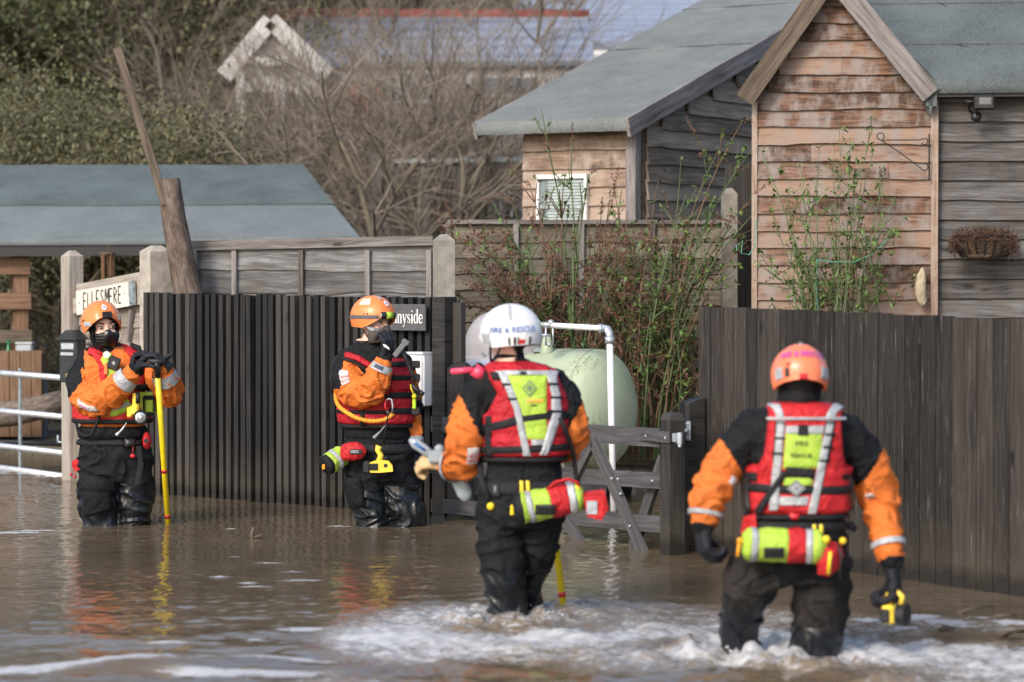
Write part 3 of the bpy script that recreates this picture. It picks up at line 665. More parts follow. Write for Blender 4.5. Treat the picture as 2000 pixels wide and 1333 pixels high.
# ---- black ribbed fence
A_, B_, fe, fn_ = line(280, 19.15, 862, 17.35); FL = (B_-A_).length
root = thing('ribbed_fence', 'black stained fence of narrow upright battens across the middle of the flood', 'fence', A_.lerp(B_, .5)-Z3*.5)
mb = MB(); cnt = 40
for i in range(cnt):
    s = (i+.5)/cnt*FL; c = A_+fe*(s+random.uniform(-.004, .004))+fn_*random.uniform(-.005, .005); zt = 1.35-.02*s/FL+random.uniform(-.006, .005)
    w_ = FL/cnt*.60/2*random.uniform(.90, 1.08); tl_ = random.uniform(-.006, .006)
    mb.box(c+Z3*((zt-.5)/2)+fe*tl_, fe*w_, fn_*.022, Z3*((zt+.5)/2)+fe*tl_)
obj('batten', mb, M['black_wood'], root, kind='stuff') if False else obj('battens', mb, M['black_wood'], root)
mb = MB(); s = 0
while s < FL: mb.box(A_+fe*(s+.06)-fn_*.036+Z3*.4, fe*.0585, fn_*.010, Z3*.93); s += .12
obj('backing_boards', mb, M['black_wood'], root)
mb = MB()
for z in (.25, 1.05): mb.bar(A_-fn_*.07+Z3*z, B_-fn_*.07+Z3*z, .09, .04)
obj('rear_rail', mb, M['gate_wood'], root)
mb = MB(); c = B_+fe*.035+fn_*.01; mb.rbox(c+Z3*.42, fe*.052, fn_*.06, Z3*.915, .006)
mb.box(c+fe*.09-fn_*.035+Z3*.40, fe*.034, fn_*.02, Z3*.90); obj('corner_post', mb, M['black_wood'], root)
gp0 = G(900, 1010); mb = MB(); c = Vector((gp0.x, gp0.y, 0)); ft = CH-(712-540)*gp0.y/F
mb.box(c+Z3*(ft-.55)/2, fe*.068, fn_*.048, Z3*(ft+.5)/2); mb.hull([c+Z3*(ft-.026)+fe*a*.068+fn_*b*.048 for a in (-1, 1) for b in (-1, 1)]+[c+Z3*(ft+.012)+fe*a*.05 for a in (-1, 1)])
tag(obj('gate_post', mb, M['black_wood']), 'short black gate post standing at the right end of the ribbed fence', 'post')
# ---- meter box and slate name sign on it
def fq(px, py, o=.03): return plane_pt(px, py, A_, fe, o)
a = fq(815, 690); b = fq(846, 793); c = (a+b)/2; hw_ = abs((b-a).dot(fe))/2+.012; hh = abs(a.z-b.z)/2
root = thing('meter_box', 'white utility meter box fixed to the ribbed fence', 'meter box', c-Z3*hh)
mb = MB(); mb.rbox(c+fn_*.045, fe*hw_, fn_*.05, Z3*hh, .006); obj('cabinet', mb, M['white_plastic'], root)
mb = MB(); mb.rbox(c+fn_*.099, fe*hw_*.86, fn_*.006, Z3*hh*.9, .004); mb.box(c+fn_*.097+Z3*hh*.66, fe*hw_*.9, fn_*.005, Z3*.003); dr = obj('door', mb, M['white_paint'], root)
mb = MB(); mb.tube([c+fn_*.1-fe*hw_*.6, c+fn_*.112-fe*hw_*.6], .012, 10); obj('lock', mb, M['iron'], dr)
mb = MB(); mb.bar(c+Z3*(hh+.003)-fe*hw_*1.02+fn_*.05, c+Z3*(hh+.003)+fe*hw_*1.02+fn_*.05, .012, .115); obj('lid', mb, M['white_plastic'], root)
# stroke lettering
def ribbon(mb, P2, wd, fn, mi=0):
    """flat stroke of varying width through 2-D points, laid on surface fn(x,y)"""
    n_ = len(P2); Lf = []; Rt = []
    for i, p in enumerate(P2):
        q0 = P2[max(i-1, 0)]; q1 = P2[min(i+1, n_-1)]; dx_, dy_ = q1[0]-q0[0], q1[1]-q0[1]; l = math.hypot(dx_, dy_) or 1
        w_ = (wd[i] if hasattr(wd, '__len__') else wd)/2
        Lf.append((p[0]-dy_/l*w_, p[1]+dx_/l*w_)); Rt.append((p[0]+dy_/l*w_, p[1]-dx_/l*w_))
    b = len(mb.v)
    for p in Lf+Rt: mb.v.append(tuple(fn(*p)))
    for i in range(n_-1): mb.face([b+i, b+n_+i, b+n_+i+1, b+i+1], None, mi)
T1, T2 = .20, .085
def arc2(cx, cy, rx, ry, a0, a1, n_=10): return [(cx+rx*math.cos(R(a0+(a1-a0)*i/n_)), cy+ry*math.sin(R(a0+(a1-a0)*i/n_))) for i in range(n_+1)]
def wv(n_, a, b, c_): return [a+(b-a)*math.sin(math.pi*i/(n_-1)) if c_ else b+(a-b)*math.sin(math.pi*i/(n_-1)) for i in range(n_)]
SER = {
 'n': (.78, [([(.17,0),(.17,.98)], T1), ([(0,0),(.34,0)], T2), ([(.02,.95),(.17,.97)], T2), ([(.17,.75),(.32,.93),(.45,.97),(.56,.88),(.6,.7)], [T2,T2,.12,.16,T1]), ([(.6,.72),(.6,0)], T1), ([(.44,0),(.77,0)], T2)]),
 'u': (.8, [([(.17,.96),(.17,.3)], T1), ([(0,.96),(.26,.96)], T2), ([(.17,.32),(.2,.1),(.33,.02),(.46,.06),(.6,.22)], [T1,.16,.12,T2,T2]), ([(.6,.96),(.6,0)], T1), ([(.44,.96),(.68,.96)], T2), ([(.6,.03),(.76,.03)], T2)]),
 'y': (.76, [([(.12,.96),(.4,.05)], T1), ([(.66,.96),(.36,-.1),(.24,-.38),(.08,-.42)], [T2,T2,.1,.14]), ([(0,.96),(.3,.96)], T2), ([(.52,.96),(.78,.96)], T2)]),
 's': (.56, [([(.46,.74),(.4,.92),(.25,.96),(.1,.86),(.1,.66),(.28,.5),(.44,.36),(.44,.14),(.28,.02),(.12,.08),(.06,.26)], [T2,T2,T2,.13,T1,T1,T1,.13,T2,T2,T2])]),
 'i': (.42, [([(.19,0),(.19,.98)], T1), ([(.02,0),(.36,0)], T2), ([(.03,.95),(.19,.96)], T2), ([(.10,1.34),(.28,1.34)], .18)]),
 'd': (.78, [([(.6,1.55),(.6,0)], T1), ([(.44,1.52),(.6,1.53)], T2), (arc2(.34,.48,.27,.48,55,305,14), wv(15, T2, T1, True)), ([(.6,.03),(.76,.03)], T2)]),
 'e': (.68, [(arc2(.34,.48,.27,.48,0,330,16), wv(17, T2, T1, True)), ([(.08,.5),(.6,.5)], T2)]),
 'S': (.86, [([(.66,1.1),(.6,1.4),(.38,1.48),(.16,1.36),(.12,1.1),(.3,.84),(.56,.64),(.64,.34),(.54,.1),(.32,0),(.14,.08),(.06,.4)], [T2,T2,T2,.15,.22,.22,.22,.2,.14,T2,T2,T2])])}
a = fq(744, 594, .06); b = fq(832, 647, .06); sc_ = (a+b)/2; hw_ = (b-a).dot(fe)/2; hh = (a.z-b.z)/2
root = thing('name_sign', 'dark slate house name sign with white serif lettering on the ribbed fence', 'sign', sc_-Z3*hh)
mb = MB(); mb.rbox(sc_, fe*hw_, fn_*.008, Z3*hh, .003); obj('slate_plate', mb, plain('slate', (.085,.085,.09), .6, 0, .15, 20, .2), root)
mb = MB(); x0 = -hw_*.90; word = 'Sunnyside'; xh = hh*2*.335; tot = sum(SER[c][0]+.05 for c in word); kx = hw_*1.83/tot
for ch in word:
    for P2, wd in SER[ch][1]:
        ribbon(mb, [(x0+p[0]*kx, p[1]*xh) for p in P2], [w_*kx*1.0 for w_ in wd] if hasattr(wd, '__len__') else wd*kx*1.0, lambda x, y: sc_+fe*x+Z3*(y-xh*.62)+fn_*.0115)
    x0 += (SER[ch][0]+.05)*kx
obj('lettering', mb, M['white_paint'], root)

# ---- board fence on the right
C_, D_, he, hn = line(1367, 15.2, 2000, 12.93); D_ = C_+he*4.4; HL = 4.4
root = thing('board_fence', 'tall dark brown close-boarded fence along the right side of the flood', 'fence', C_.lerp(D_, .5)-Z3*.5)
mb = MB(); s = 0; i = 0
while s < HL:
    w_ = random.choice((.12, .12, .115, .09)); zt = 1.30-.035*s/2.6+random.uniform(-.004, .003)
    mb.box(C_+he*(s+w_/2)+Z3*(zt-.5)/2, he*(w_/2-.003), hn*.011, Z3*(zt+.5)/2); s += w_; i += 1
obj('boards', mb, M['dark_board'], root)
mb = MB()
for z in (.3, 1.05): mb.bar(C_-hn*.05+Z3*z, D_-hn*.05+Z3*z, .09, .04)
mb.box(C_-hn*.03+he*.5+Z3*.4, he*.01, hn*.0, Z3*.1) if False else None
obj('rear_rail', mb, M['gate_wood'], root)
mb = MB(); mb.box(C_-hn*.015+he*HL/2+Z3*.38, he*HL/2, hn*.003, Z3*.87); obj('backing_boards', mb, M['dark_board'], root)
# ---- timber field gate
PG0 = G(1313, 1083); PG0.z = 0; _a, _b, ge, gn = line(1313, PG0.y, 905, 17.05)
def gq(px, py, o=0.): return plane_pt(px, py, PG0, ge, o)
root = thing('timber_gate', 'dark timber gate with crossed braces standing in the flood before the oil tank', 'gate', PG0-Z3*.4)
mb = MB(); zt = CH-(806-540)*PG0.y/F; c = PG0
mb.box(c+Z3*(zt-.5-.04)/2, ge*.05, gn*.045, Z3*(zt+.5-.04)/2); mb.hull([c+Z3*(zt-.04)+ge*a*.05+gn*b*.045 for a in (-1, 1) for b in (-1, 1)]+[c+Z3*(zt-.008)+ge*a*.042+gn*b*.037 for a in (-1, 1) for b in (-1, 1)]+[c+Z3*zt+ge*a*.022+gn*b*.02 for a in (-1, 1) for b in (-1, 1)])
obj('stile', mb, M['black_wood'], root)
def rail(yl, yr, w_, o=0, t=.045):
    a = gq(1120, yl, o); b = gq(1296, yr, o); d = (a-b).normalized(); mb = MB(); mb.bar(b, b+d*2.9, w_, t); obj('rail', mb, M['gate_wood'], root)
rail(845, 856, .096, 0, .05); rail(929, 940, .082, 0); rail(1010, 1025, .085, 0)
for (p, q, w_, o) in (((1160, 862), (1264, 1098), .075, .036), ((1158, 862), (1096, 985), .065, .036), ((1296, 895), (1232, 1085), .075, -.036), ((1104, 1015), (1150, 1085), .065, .036)):
    mb = MB(); mb.bar(gq(p[0], p[1], o), gq(q[0], q[1], o), w_, .026, up=ge); obj('brace', mb, M['gate_wood'], root)
for (px, py, o) in ((1262, 852, .034), (1279, 853, .034), (1300, 856, .05), (1274, 940, .026), (1195, 935, .05), (1207, 936, .05), (1212, 965, .052), (1230, 1028, .052)):
    mb = MB(); c = gq(px, py, o); mb.ball(c, (.009, .009, .009), 8, 5); obj('bolt', mb, M['galv_dull'], root, True)
mb = MB(); a = gq(1250, 850, .03); b = gq(1308, 855, .054); mb.bar(a, b, .058, .007); hg = obj('hinge_strap', mb, M['gate_wood'], root)
mb = MB(); c = gq(1322, 856, .055); mb.rbox(c, ge*.034, gn*.012, Z3*.024, .006); mb.tube([c+Z3*.03-ge*.03, c-Z3*.032-ge*.03], .014, 10); mb.ball(c-ge*.03-Z3*.04, .01, 8, 6); obj('hinge_knuckle', mb, M['galv'], root)
# hanging post with bracket
hp = Vector(((1352-1000)*15.12/F, 15.12, 0)); zt = CH-(782-540)*15.12/F
root2 = thing('hanging_post', 'dark hanging post with galvanised hinge bracket at the end of the board fence', 'post', hp-Z3*.5)
mb = MB()
for s_ in (-1, 1): mb.hull([hp+he*s_*.026+he*a*.0225+hn*b*.05+Z3*z for a in (-1, 1) for b in (-1, 1) for z in (-.5, zt+(.014 if b < 0 else -.012))])
obj('post', mb, M['black_wood'], root2)
mb = MB(); c = W(1345, 842, 15.05); mb.rbox(c, he*.018, hn*.005, Z3*.052, .004); mb.tube([c+hn*.01-Z3*.0, c+hn*.03-Vector((.05, .0, .0))-Z3*.002, W(1322, 838, 14.98)], .011, 10); obj('hinge_bracket', mb, M['galv'], root2)
for dz in (-.037, .037):
    for dx_ in (-.009, .009): mb = MB(); mb.ball(c+hn*.006+he*dx_+Z3*dz, .006, 8, 5); obj('screw', mb, M['galv_dull'], root2)

# ---- oil tank
td = Vector((.86, -.51, 0)).normalized(); TC = W(1168, 800, 18.15); tr = .385
root = thing('oil_tank', 'pale green cylindrical fuel tank with a grey lid hood behind the timber gate', 'tank', Vector((TC.x-.4, TC.y+.3, .0)))
k = N('tank_green'); v = k.coord('Object'); n1 = k.noise(v, 3, 5, .6)
cc = k.ramp(n1, [(.3, (.34,.40,.27,1)), (.7, (.44,.50,.35,1))]); st = k.noise(k.n('Mapping', {'Vector': v, 'Scale': (14, 14, 2.5)}).outputs[0], 2, 6, .75); st2 = k.noise(v, 60, 3, .8)
pz = k.n('SeparateXYZ', {0: v}).outputs[2]
ff = k.math('MULTIPLY', k.n('MapRange', {0: k.math('ADD', k.math('MULTIPLY', st, .6), k.math('MULTIPLY', st2, .4)), 1: .52, 2: .58}).outputs[0], k.n('MapRange', {0: k.noise(v, 2.2, 2), 1: .42, 2: .58}).outputs[0])
cc = k.mix(k.math('MULTIPLY', ff, .75), cc, (.10,.13,.06,1)); k.set('Base Color', cc); k.set('Roughness', .5); M['tank'] = k.m
mb = MB(); prof = []
for i in range(13): a = R(90-90*i/12); prof.append((.20*math.sin(a) if False else .20*math.cos(R(90*i/12)), tr*math.sin(R(90*i/12))))
prof = [(x, max(r, .002)) for x, r in prof][::1]
pts = [TC+td*x for x, r in prof]+[TC-td*1.12]+[TC-td*1.12-td*x for x, r in prof[::-1]][1:]
rad = [r for x, r in prof]+[tr]+[r for x, r in prof[::-1]][1:]
mb.tube(pts, rad, 48, ref=(0,0,1)); obj('shell', mb, M['tank'], root, True)
for x in (-.02, -1.1): mb = MB(); mb.tube([TC+td*(x-.006), TC+td*(x+.006)], tr+.004, 48, cap=False, ref=(0,0,1)); obj('weld_seam', mb, M['tank'], root, True)
mb = MB(); hc = W(985, 700, 18.45); hw_ = .268
def hood(a, b, o=0):
    th = 2*math.pi*a; ph = math.pi/2*(1-b); q = 2.8
    cs, sn = math.cos(th), math.sin(th); r = math.sin(ph) if b < 1 else 0
    f = lambda x: math.copysign(abs(x)**(2/q), x)
    return hc+Vector((1,0,0))*f(cs)*hw_*max(.001, (1-(b)**2.4)**(1/2.4))+Vector((0,1,0))*f(sn)*.24*max(.001, (1-(b)**2.4)**(1/2.4))+Z3*(.315*b)
mb.grid(hood, 48, 16); mb.box(hc+Z3*.0, (hw_+.012,0,0), (0,.25,0), (0,0,.012)); obj('lid_hood', mb, plain('hood_grey', (.36,.34,.34), .5, 0, .06, 6), root, True)
mb = MB(); mb.box(hc-Z3*.035, (hw_-.01,0,0), (0,.23,0), (0,0,.025)); mb.tube([hc-Z3*.2, hc-Z3*.05], .2, 24); obj('lid_collar', mb, M['tank'], root)
mb = MB(); mb.ball(hc+Vector((-.14,-.252,.04)), .009, 8, 6); obj('hood_bolt', mb, M['galv_dull'], root, True); mb = MB(); mb.ball(hc+Vector((.05,-.252,.04)), .009, 8, 6); obj('hood_bolt', mb, M['galv_dull'], root, True); mb = MB(); mb.rbox(hc+Vector((.21,-.235,.06)), (.03,0,0), (0,.02,0), (0,0,.015), .004); obj('hood_latch', mb, M['galv_dull'], root)
mb = MB(); q = W(1068, 690, 18.2); mb.tube([q-Z3*.06, q+Z3*.02, q+Z3*.12], [.05, .042, .022], 14); q2 = W(1048, 634, 18.15); mb.ball(q2, (.03,.03,.035)); mb.tube([q2, q2+Vector((.06,0,0))], .014, 8); obj('outlet_neck', mb, M['tank'], root, True)
mb = MB(); q = W(1073, 655, 18.0)
for dx_ in (-.014, .014): mb.box(q+Vector((dx_*1.6,0,0)), (.006,0,0), (0,.012,0), (0,0,.065))
mb.tube([q+Vector((-.04,0,.065)), q+Vector((.03,0,.065))], .018, 10); mb.tube([q+Vector((-.05,-.01,.0)), q+Vector((.0,-.01,.0))], .008, 8); mb.ball(q+Vector((0,-.02,-.06)), .014, 8, 6); mb.ball(q+Vector((.01,-.0,.08)), .02, 8, 6)
obj('valve', mb, M['galv'], root, True)
pA = W(1078, 636, 18.0); pB = W(1180, 642, 17.75); pC = W(1191, 655, 17.7); pD = W(1199, 1040, 17.7)
mb = MB(); mb.tube([pA, pB], .0185, 12); mb.tube([pC-Z3*.03, pD], .0205, 12); obj('pipe', mb, M['white_plastic'], root, True)
mb = MB(); mb.tube([pB-Vector((.03,0,0)), pB, pB+Vector((.022,0,-.006)), pC+Z3*.005, pC-Z3*.03], .0245, 14); mb.tube([pC-Z3*.012, pC-Z3*.05], .030, 14); mb.tube([pB-Vector((.035,0,0)), pB-Vector((.012,0,0))], .029, 14); obj('pipe_elbow', mb, M['galv'], root, True)
mb = MB()
for s_ in (-.15, -.85): mb.box(TC+td*s_-Z3*(tr+.05), td*.06, Vector((td.y, -td.x, 0))*.28, Z3*.13)
obj('plinth', mb, M['concrete_dark'], root)
mb = MB(); bc_ = W(1213, 972, 18.9); mb.tube([bc_+Z3*.0, bc_+Z3*.13, bc_+Z3*.145, bc_+Z3*.14], [.065, .085, .09, .075], 20); tag(obj('bucket', mb, M['rubber'], None, True), 'black bucket on the gravel behind the timber gate', 'bucket')
mb = MB(); q = W(1165, 975, 18.75); mb.hull([q+Vector(p) for p in ((-.12,-.1,0),(.12,-.1,0),(.12,.1,0),(-.12,.1,0),(-.14,-.12,.12),(.14,-.12,.12),(.14,.12,.12),(-.14,.12,.12))]); tag(obj('trough', mb, M['rubber']), 'black plastic tub under the oil tank beside the bucket', 'tub')
mb = MB(); q = W(928, 716, 17.9); mb.hull([q+Vector((random.uniform(-.1,.13), random.uniform(-.06,.06), random.uniform(-.05,.045))) for _ in range(26)]); tag(obj('plastic_sack', mb, M['white_plastic'], None, False), 'crumpled white plastic sack resting on the tank beside the black gate post', 'sack')

# ---- lap fence behind the tank
la, lb, le, ln = line(880, 19.95, 1412, 19.95); ltop = CH+(540-434)*19.95/F
root = thing('lap_fence', 'brown overlapping board fence panels behind the green tank', 'fence', la.lerp(lb, .5))
LL = (lb-la).length
mb = MB(); lap_wall(mb, la, le, .02, lambda a, b: (0, LL*.48), 16, (ltop-.05)/16, th=.012, wave=.010, nrm=ln, tilt=.010); lap_wall(mb, la, le, .02, lambda a, b: (LL*.48+.01, LL+.05), 16, (ltop-.05)/16, th=.012, wave=.010, nrm=ln, tilt=.010); obj('lap_boards', mb, M['fence_lap'], root)
mb = MB(); mb.bar(la-le*.02+Z3*ltop+ln*.015, lb+Z3*ltop+ln*.015, .03, .06); mb.bar(la-le*.015+ln*.02, la-le*.015+ln*.02+Z3*ltop, .04, .045, up=le)
for s_ in (.48, .24, .74): mb.bar(la+le*LL*s_+ln*.035+Z3*.05, la+le*LL*s_+ln*.035+Z3*(ltop-.016), .038, .022, up=le)
obj('fence_frame', mb, M['frame_wood'], root)
mb = MB(); mb.box(la+le*LL/2-ln*.02+Z3*ltop/2, le*LL/2, ln*.004, Z3*ltop/2); obj('backing', mb, M['brown_lap'], root)
def conc_post(px, Y, py, w_, label, e_=Vector((1,0,0)), n_=Vector((0,-1,0)), mat='concrete', dep=None, zb=-.5, tip=.04):
    c = Vector(((px-1000)*Y/F, Y, 0)); zt = CH-(py-540)*Y/F; h_ = w_*Y/F/2; dd = dep or h_
    mb = MB(); mb.box(c+Z3*(zt-tip+zb)/2, e_*h_, n_*dd, Z3*(zt-tip-zb)/2); mb.hull([c+Z3*(zt-tip)+e_*a*h_+n_*b*dd for a in (-1, 1) for b in (-1, 1)]+[c+Z3*zt+e_*a*h_*.35+n_*b*dd*.3 for a in (-1, 1) for b in (-1, 1)])
    return tag(obj('fence_post', mb, M[mat]), label, 'post')
conc_post(1424, 19.6, 368, 30, 'square concrete post beside the dark gap at the left of the orange gable', mat='concrete_dark', zb=0)
mb = MB(); mb.box(W(1455, 560, 19.9)-Z3*.1, (.14,0,0), (0,.02,0), (0,0,.95)); tag(obj('dark_gap_panel', mb, M['black_wood']), 'black panel added for the darkness in the narrow gap between concrete post and orange gable', 'door')  # black panel put in to paint the dark of the open gap
# ---- silvered framed panel
pa, pb, pe, pn = line(372, 19.42, 850, 18.8); PL = (pb-pa).length; pt = CH+(540-476)*19.0/F
root = thing('framed_panel', 'silvered timber fence panel with pale upright battens behind the ribbed fence', 'fence', pa.lerp(pb, .5))
mb = MB(); lap_wall(mb, pa, pe, .1, lambda a, b: (0, PL), 10, (pt-.12)/10, th=.01, wave=.012, nrm=pn, tilt=.008); obj('boards', mb, M['panel_wood'], root)
mb = MB(); mb.bar(pa+Z3*(pt-.02)+pn*.03, pb+Z3*(pt+.01)+pn*.03, .05, .03); mb.bar(pa+Z3*(pt+.012)+pn*.01, pb+Z3*(pt+.042)+pn*.01, .016, .06)
for px in (385, 462, 592, 722, 842):
    q = plane_pt(px, 520, pa, pe, .0); q.z = 0; mb.bar(q+pn*.03+Z3*.1, q+pn*.03+Z3*(pt-.046), .034, .03, up=pe)
obj('panel_frame', mb, M['frame_wood'], root)
mb = MB(); mb.box(pa+pe*PL/2-pn*.02+Z3*pt/2, pe*PL/2, pn*.004, Z3*(pt/2-.02)); obj('backing', mb, M['brown_lap'], root)
conc_post(867, 18.55, 458, 34, 'square concrete post between the silvered panel and the brown lap fence', n_=Vector((.3,-1,0)).normalized(), mat='concrete_dark')
# ---- pale fence with house name board
qa, qb, qe, qn = line(146, 20.45, 303, 19.45); QL = (qb-qa).length
root = thing('pale_fence', 'bleached horizontal board fence between two tall concrete posts on the left', 'fence', qa.lerp(qb, .5))
mb = MB(); lap_wall(mb, qa, qe, -.3, lambda a, b: (.05, QL-.06), 12, .128, th=.014, wave=.006, nrm=qn, tilt=.01); obj('lap_boards', mb, M['pale_board'], root)
def qq(px, py, o=.03): return plane_pt(px, py, qa, qe, o)
mb = MB(); mb.bar(qq(152, 572, .03), qq(284, 547, .03), .118, .02); obj('top_board', mb, M['pale_board'], root)
mb = MB(); mb.bar(qq(133, 600, .055), qq(284, 578, .03), .11, .02); obj('top_board', mb, M['pale_board'], root)
mb = MB(); mb.bar(qq(256, 606, .045), qq(250, 668, .045), .028, .02, up=qe); mb.bar(qq(147, 610, .035), qq(150, 700, .035), .05, .02, up=qe); obj('upright_batten', mb, M['barge'], root)
conc_post(141, 20.4, 490, 36, 'tall weathered post with mottled top at the left end of the pale fence', qe, qn, 'pale_board', .055)
conc_post(305, 19.4, 480, 44, 'thick concrete post behind the left end of the ribbed fence', qe, qn, 'concrete', .085)
bA, bB, bC, bD = qq(148, 569, .075), qq(250, 551, .075), qq(252, 598, .075), qq(150, 616, .075)
root = thing('name_board', 'hand-painted cream house name board with thin black capitals on the pale fence', 'sign', bD)
mb = MB(); mb.prism([bD, bC, bB, bA], -qn*.018); obj('board', mb, plain('cream_paint', (.72,.68,.58), .6, 0, .06, 10, .1, dirt=(.4,.33,.22,1), dirtamt=.5), root)
mb = MB(); mb.prism([bC+qe*.002, qq(261, 596, .075), qq(259, 548, .075), bB+qe*.002], -qn*.02); obj('board_end', mb, M['galv_dull'], root)
Eg = [[(0,0),(0,1)],[(0,1),(.5,1)],[(0,.5),(.4,.5)],[(0,0),(.5,0)]]
CAP = {'E': Eg, 'L': [[(0,1),(0,0)],[(0,0),(.45,0)]], 'S': [[(.5,.88),(.35,1),(.1,.95),(.05,.75),(.25,.55),(.5,.35),(.48,.1),(.25,0),(0,.1)]], 'M': [[(0,0),(.08,1)],[(.08,1),(.35,.35)],[(.35,.35),(.6,1)],[(.6,1),(.7,0)]], 'R': [[(0,0),(0,1)],[(0,1),(.35,.97),(.45,.78),(.3,.55),(0,.5)],[(.15,.5),(.5,0)]]}
mb = MB(); P0 = qq(162, 606, .077); ux = (qq(239, 592, .077)-P0)/9.0; uy = qq(162, 572, .077)-P0
for i, ch in enumerate('ELLESMERE'):
    for st_ in CAP[ch]:
        j = .03
        P2 = [(i+.12+p[0]*1.25+random.uniform(-j, j), p[1]*.9+.05+random.uniform(-j, j)) for p in st_]
        n0 = len(mb.v)
        # stroke width measured in board metres
        PL2 = [((P0+ux*p[0]+uy*p[1]-P0).dot(qe), (P0+ux*p[0]+uy*p[1]).z) for p in P2]
        ribbon(mb, PL2, .0085, lambda x, z: P0+qe*x+Z3*(z-P0.z)+qn*.003)
obj('lettering', mb, M['iron'], root)
mb = MB(); mb.ball(qq(155, 592, .078), .005, 6, 4); mb.ball(qq(242, 574, .078), .004, 6, 4); mb.ball(qq(255, 592, .08), .006, 6, 4); obj('nail', mb, M['iron'], root)
# mailbox
mc = W(142, 700, 20.05); me_ = Vector((math.cos(R(35)), -math.sin(R(35)), 0)); mn = Vector((-me_.y*-1, 0, 0)); mn = Vector((-math.sin(R(35)), -math.cos(R(35)), 0))
root = thing('mail_box', 'black post box with a pitched lid on the left fence post beside the steel gate', 'mail box', mc-Z3*.18)
mb = MB(); mb.rbox(mc-Z3*.02, me_*.085, mn*.05, Z3*.15, .006); obj('cabinet', mb, M['dark_metal'], root)
mb = MB(); mb.prism([mc+me_*-.10-mn*.07+Z3*.13, mc+me_*.10-mn*.07+Z3*.13, mc-mn*.07+Z3*.20], mn*.14); obj('lid', mb, M['dark_metal'], root)
mb = MB(); mb.rbox(mc+mn*.053+Z3*.085, me_*.06, mn*.004, Z3*.022, .003); mb.rbox(mc+mn*.056+Z3*.03, me_*.06, mn*.006, Z3*.012, .003); obj('letter_flap', mb, M['galv'], root)
mb = MB(); mb.box(mc+mn*.052-Z3*.12, me_*.02, mn*.003, Z3*.012); obj('maker_plate', mb, plain('brass', (.4,.3,.1), .4, .7), root)
# steel gate on the left
sa, sb, se, sn = line(-260, 23.4, 134, 20.75)
def sq(px, py): return plane_pt(px, py, sb, se, 0)
root = thing('steel_gate', 'galvanised tubular field gate standing in the flood at the left edge', 'gate', sb-se*1.6-Z3*.3)
for yl, yr in ((729, 739), (803, 815), (871, 886), (914, 931)):
    mb = MB(); a = sq(0, yl); b = sq(130, yr); d = (a-b).normalized(); mb.tube([b, b+d*3.1], .023, 12); obj('rail', mb, M['galv'], root, True)
for px, w_ in ((39, .034), (127, .04), (-110, .034)):
    q = sq(px, 800); q.z = 0; mb = MB(); mb.bar(q-Z3*.4-sn*.0, q+Z3*(.77 if px < 100 else .74), w_, .012, up=se) if px != 127 else mb.tube([q-Z3*.4, q+Z3*.62], .02, 10); obj('upright', mb, M['galv_dull'], root)
mb = MB(); q = sq(120, 850); mb.tube([q+sn*.03, q+sn*.03-Z3*.05, q+sn*.03-Z3*.05+se*.05], .008, 8); obj('latch', mb, M['galv_dull'], root, True)
# leaning log post and plank
k = wood('pole_bark', L(.04,.031,.026), L(.11,.083,.066), L(.20,.165,.135), gy=9, gx=3, bump=.9, knots=.7, stain=L(.085,.048,.032), stainamt=.5, rough=.85)
mb = MB(); P = [W(329, 350, 19.14), W(340, 430, 19.14), W(355, 510, 19.14), W(370, 590, 19.14), W(440, 1000, 19.14)]
mb.tube([P[0].lerp(P[1], t) for t in (0, .03, .3, .6)]+P[1:], [.068, .077, .078, .08, .082, .09, .102, .12], 22); tag(obj('leaning_pole', mb, k, None, True), 'thick brown timber pole leaning left behind the ribbed fence', 'pole')
mb = MB(); mb.bar(W(323, 400, 19.08), W(229, 94, 19.12), .055, .03, up=(1, 0, .2)); tag(obj('plank', mb, M['barge_brown']), 'thin weathered plank rising at a slant from the top of the leaning pole', 'plank')
# floating bits
def debris(px, py, l, label, n_=3, rr=.008):
    c = G(px, py); mb = MB()
    for i in range(n_):
        a = random.uniform(-.6, .6); p = c+Vector((random.uniform(-.02, .02), random.uniform(-.02, .02), .012)); d = Vector((math.cos(a), math.sin(a)*.6, random.uniform(.0, .25)))*l*random.uniform(.5, 1)
        mb.tube([p-d*.4, p+Vector((0,0,.01)), p+d*.6], [rr, rr*.8, rr*.4], 5)
    tag(obj('floating_twig', mb, M['barge_brown'], None, True), label, 'driftwood')
c = G(494, 1052); mb = MB(); mb.tube([c-Z3*.03, c+Z3*.03+Vector((-.004,0,0)), c+Z3*.062+Vector((.004,0,0))], [.014, .012, .008], 7); mb.tube([c+Z3*.006, c+Vector((.04, 0, .012)), c+Vector((.06, .0, .02))], [.009, .008, .005], 6); tag(obj('floating_stub', mb, M['barge_brown'], None, True), 'small snapped stub of wood poking from the calm water near the ribbed fence', 'driftwood')
debris(1897, 1198, .26, 'thin twig floating by the foot of the board fence at the right', 2, .006); debris(1955, 1212, .14, 'mossy twig cluster floating at the far right', 4); debris(1845, 1236, .08, 'dark leaf scrap floating among the froth right of the torch', 3, .01); debris(1678, 1178, .04, 'tiny chip floating in calm water behind the right wader', 2, .006); debris(1975, 1245, .16, 'dark driftwood piece at the lower right in the froth', 3, .008); debris(1990, 1270, .09, 'small dark chip floating at the right edge of the froth', 2)
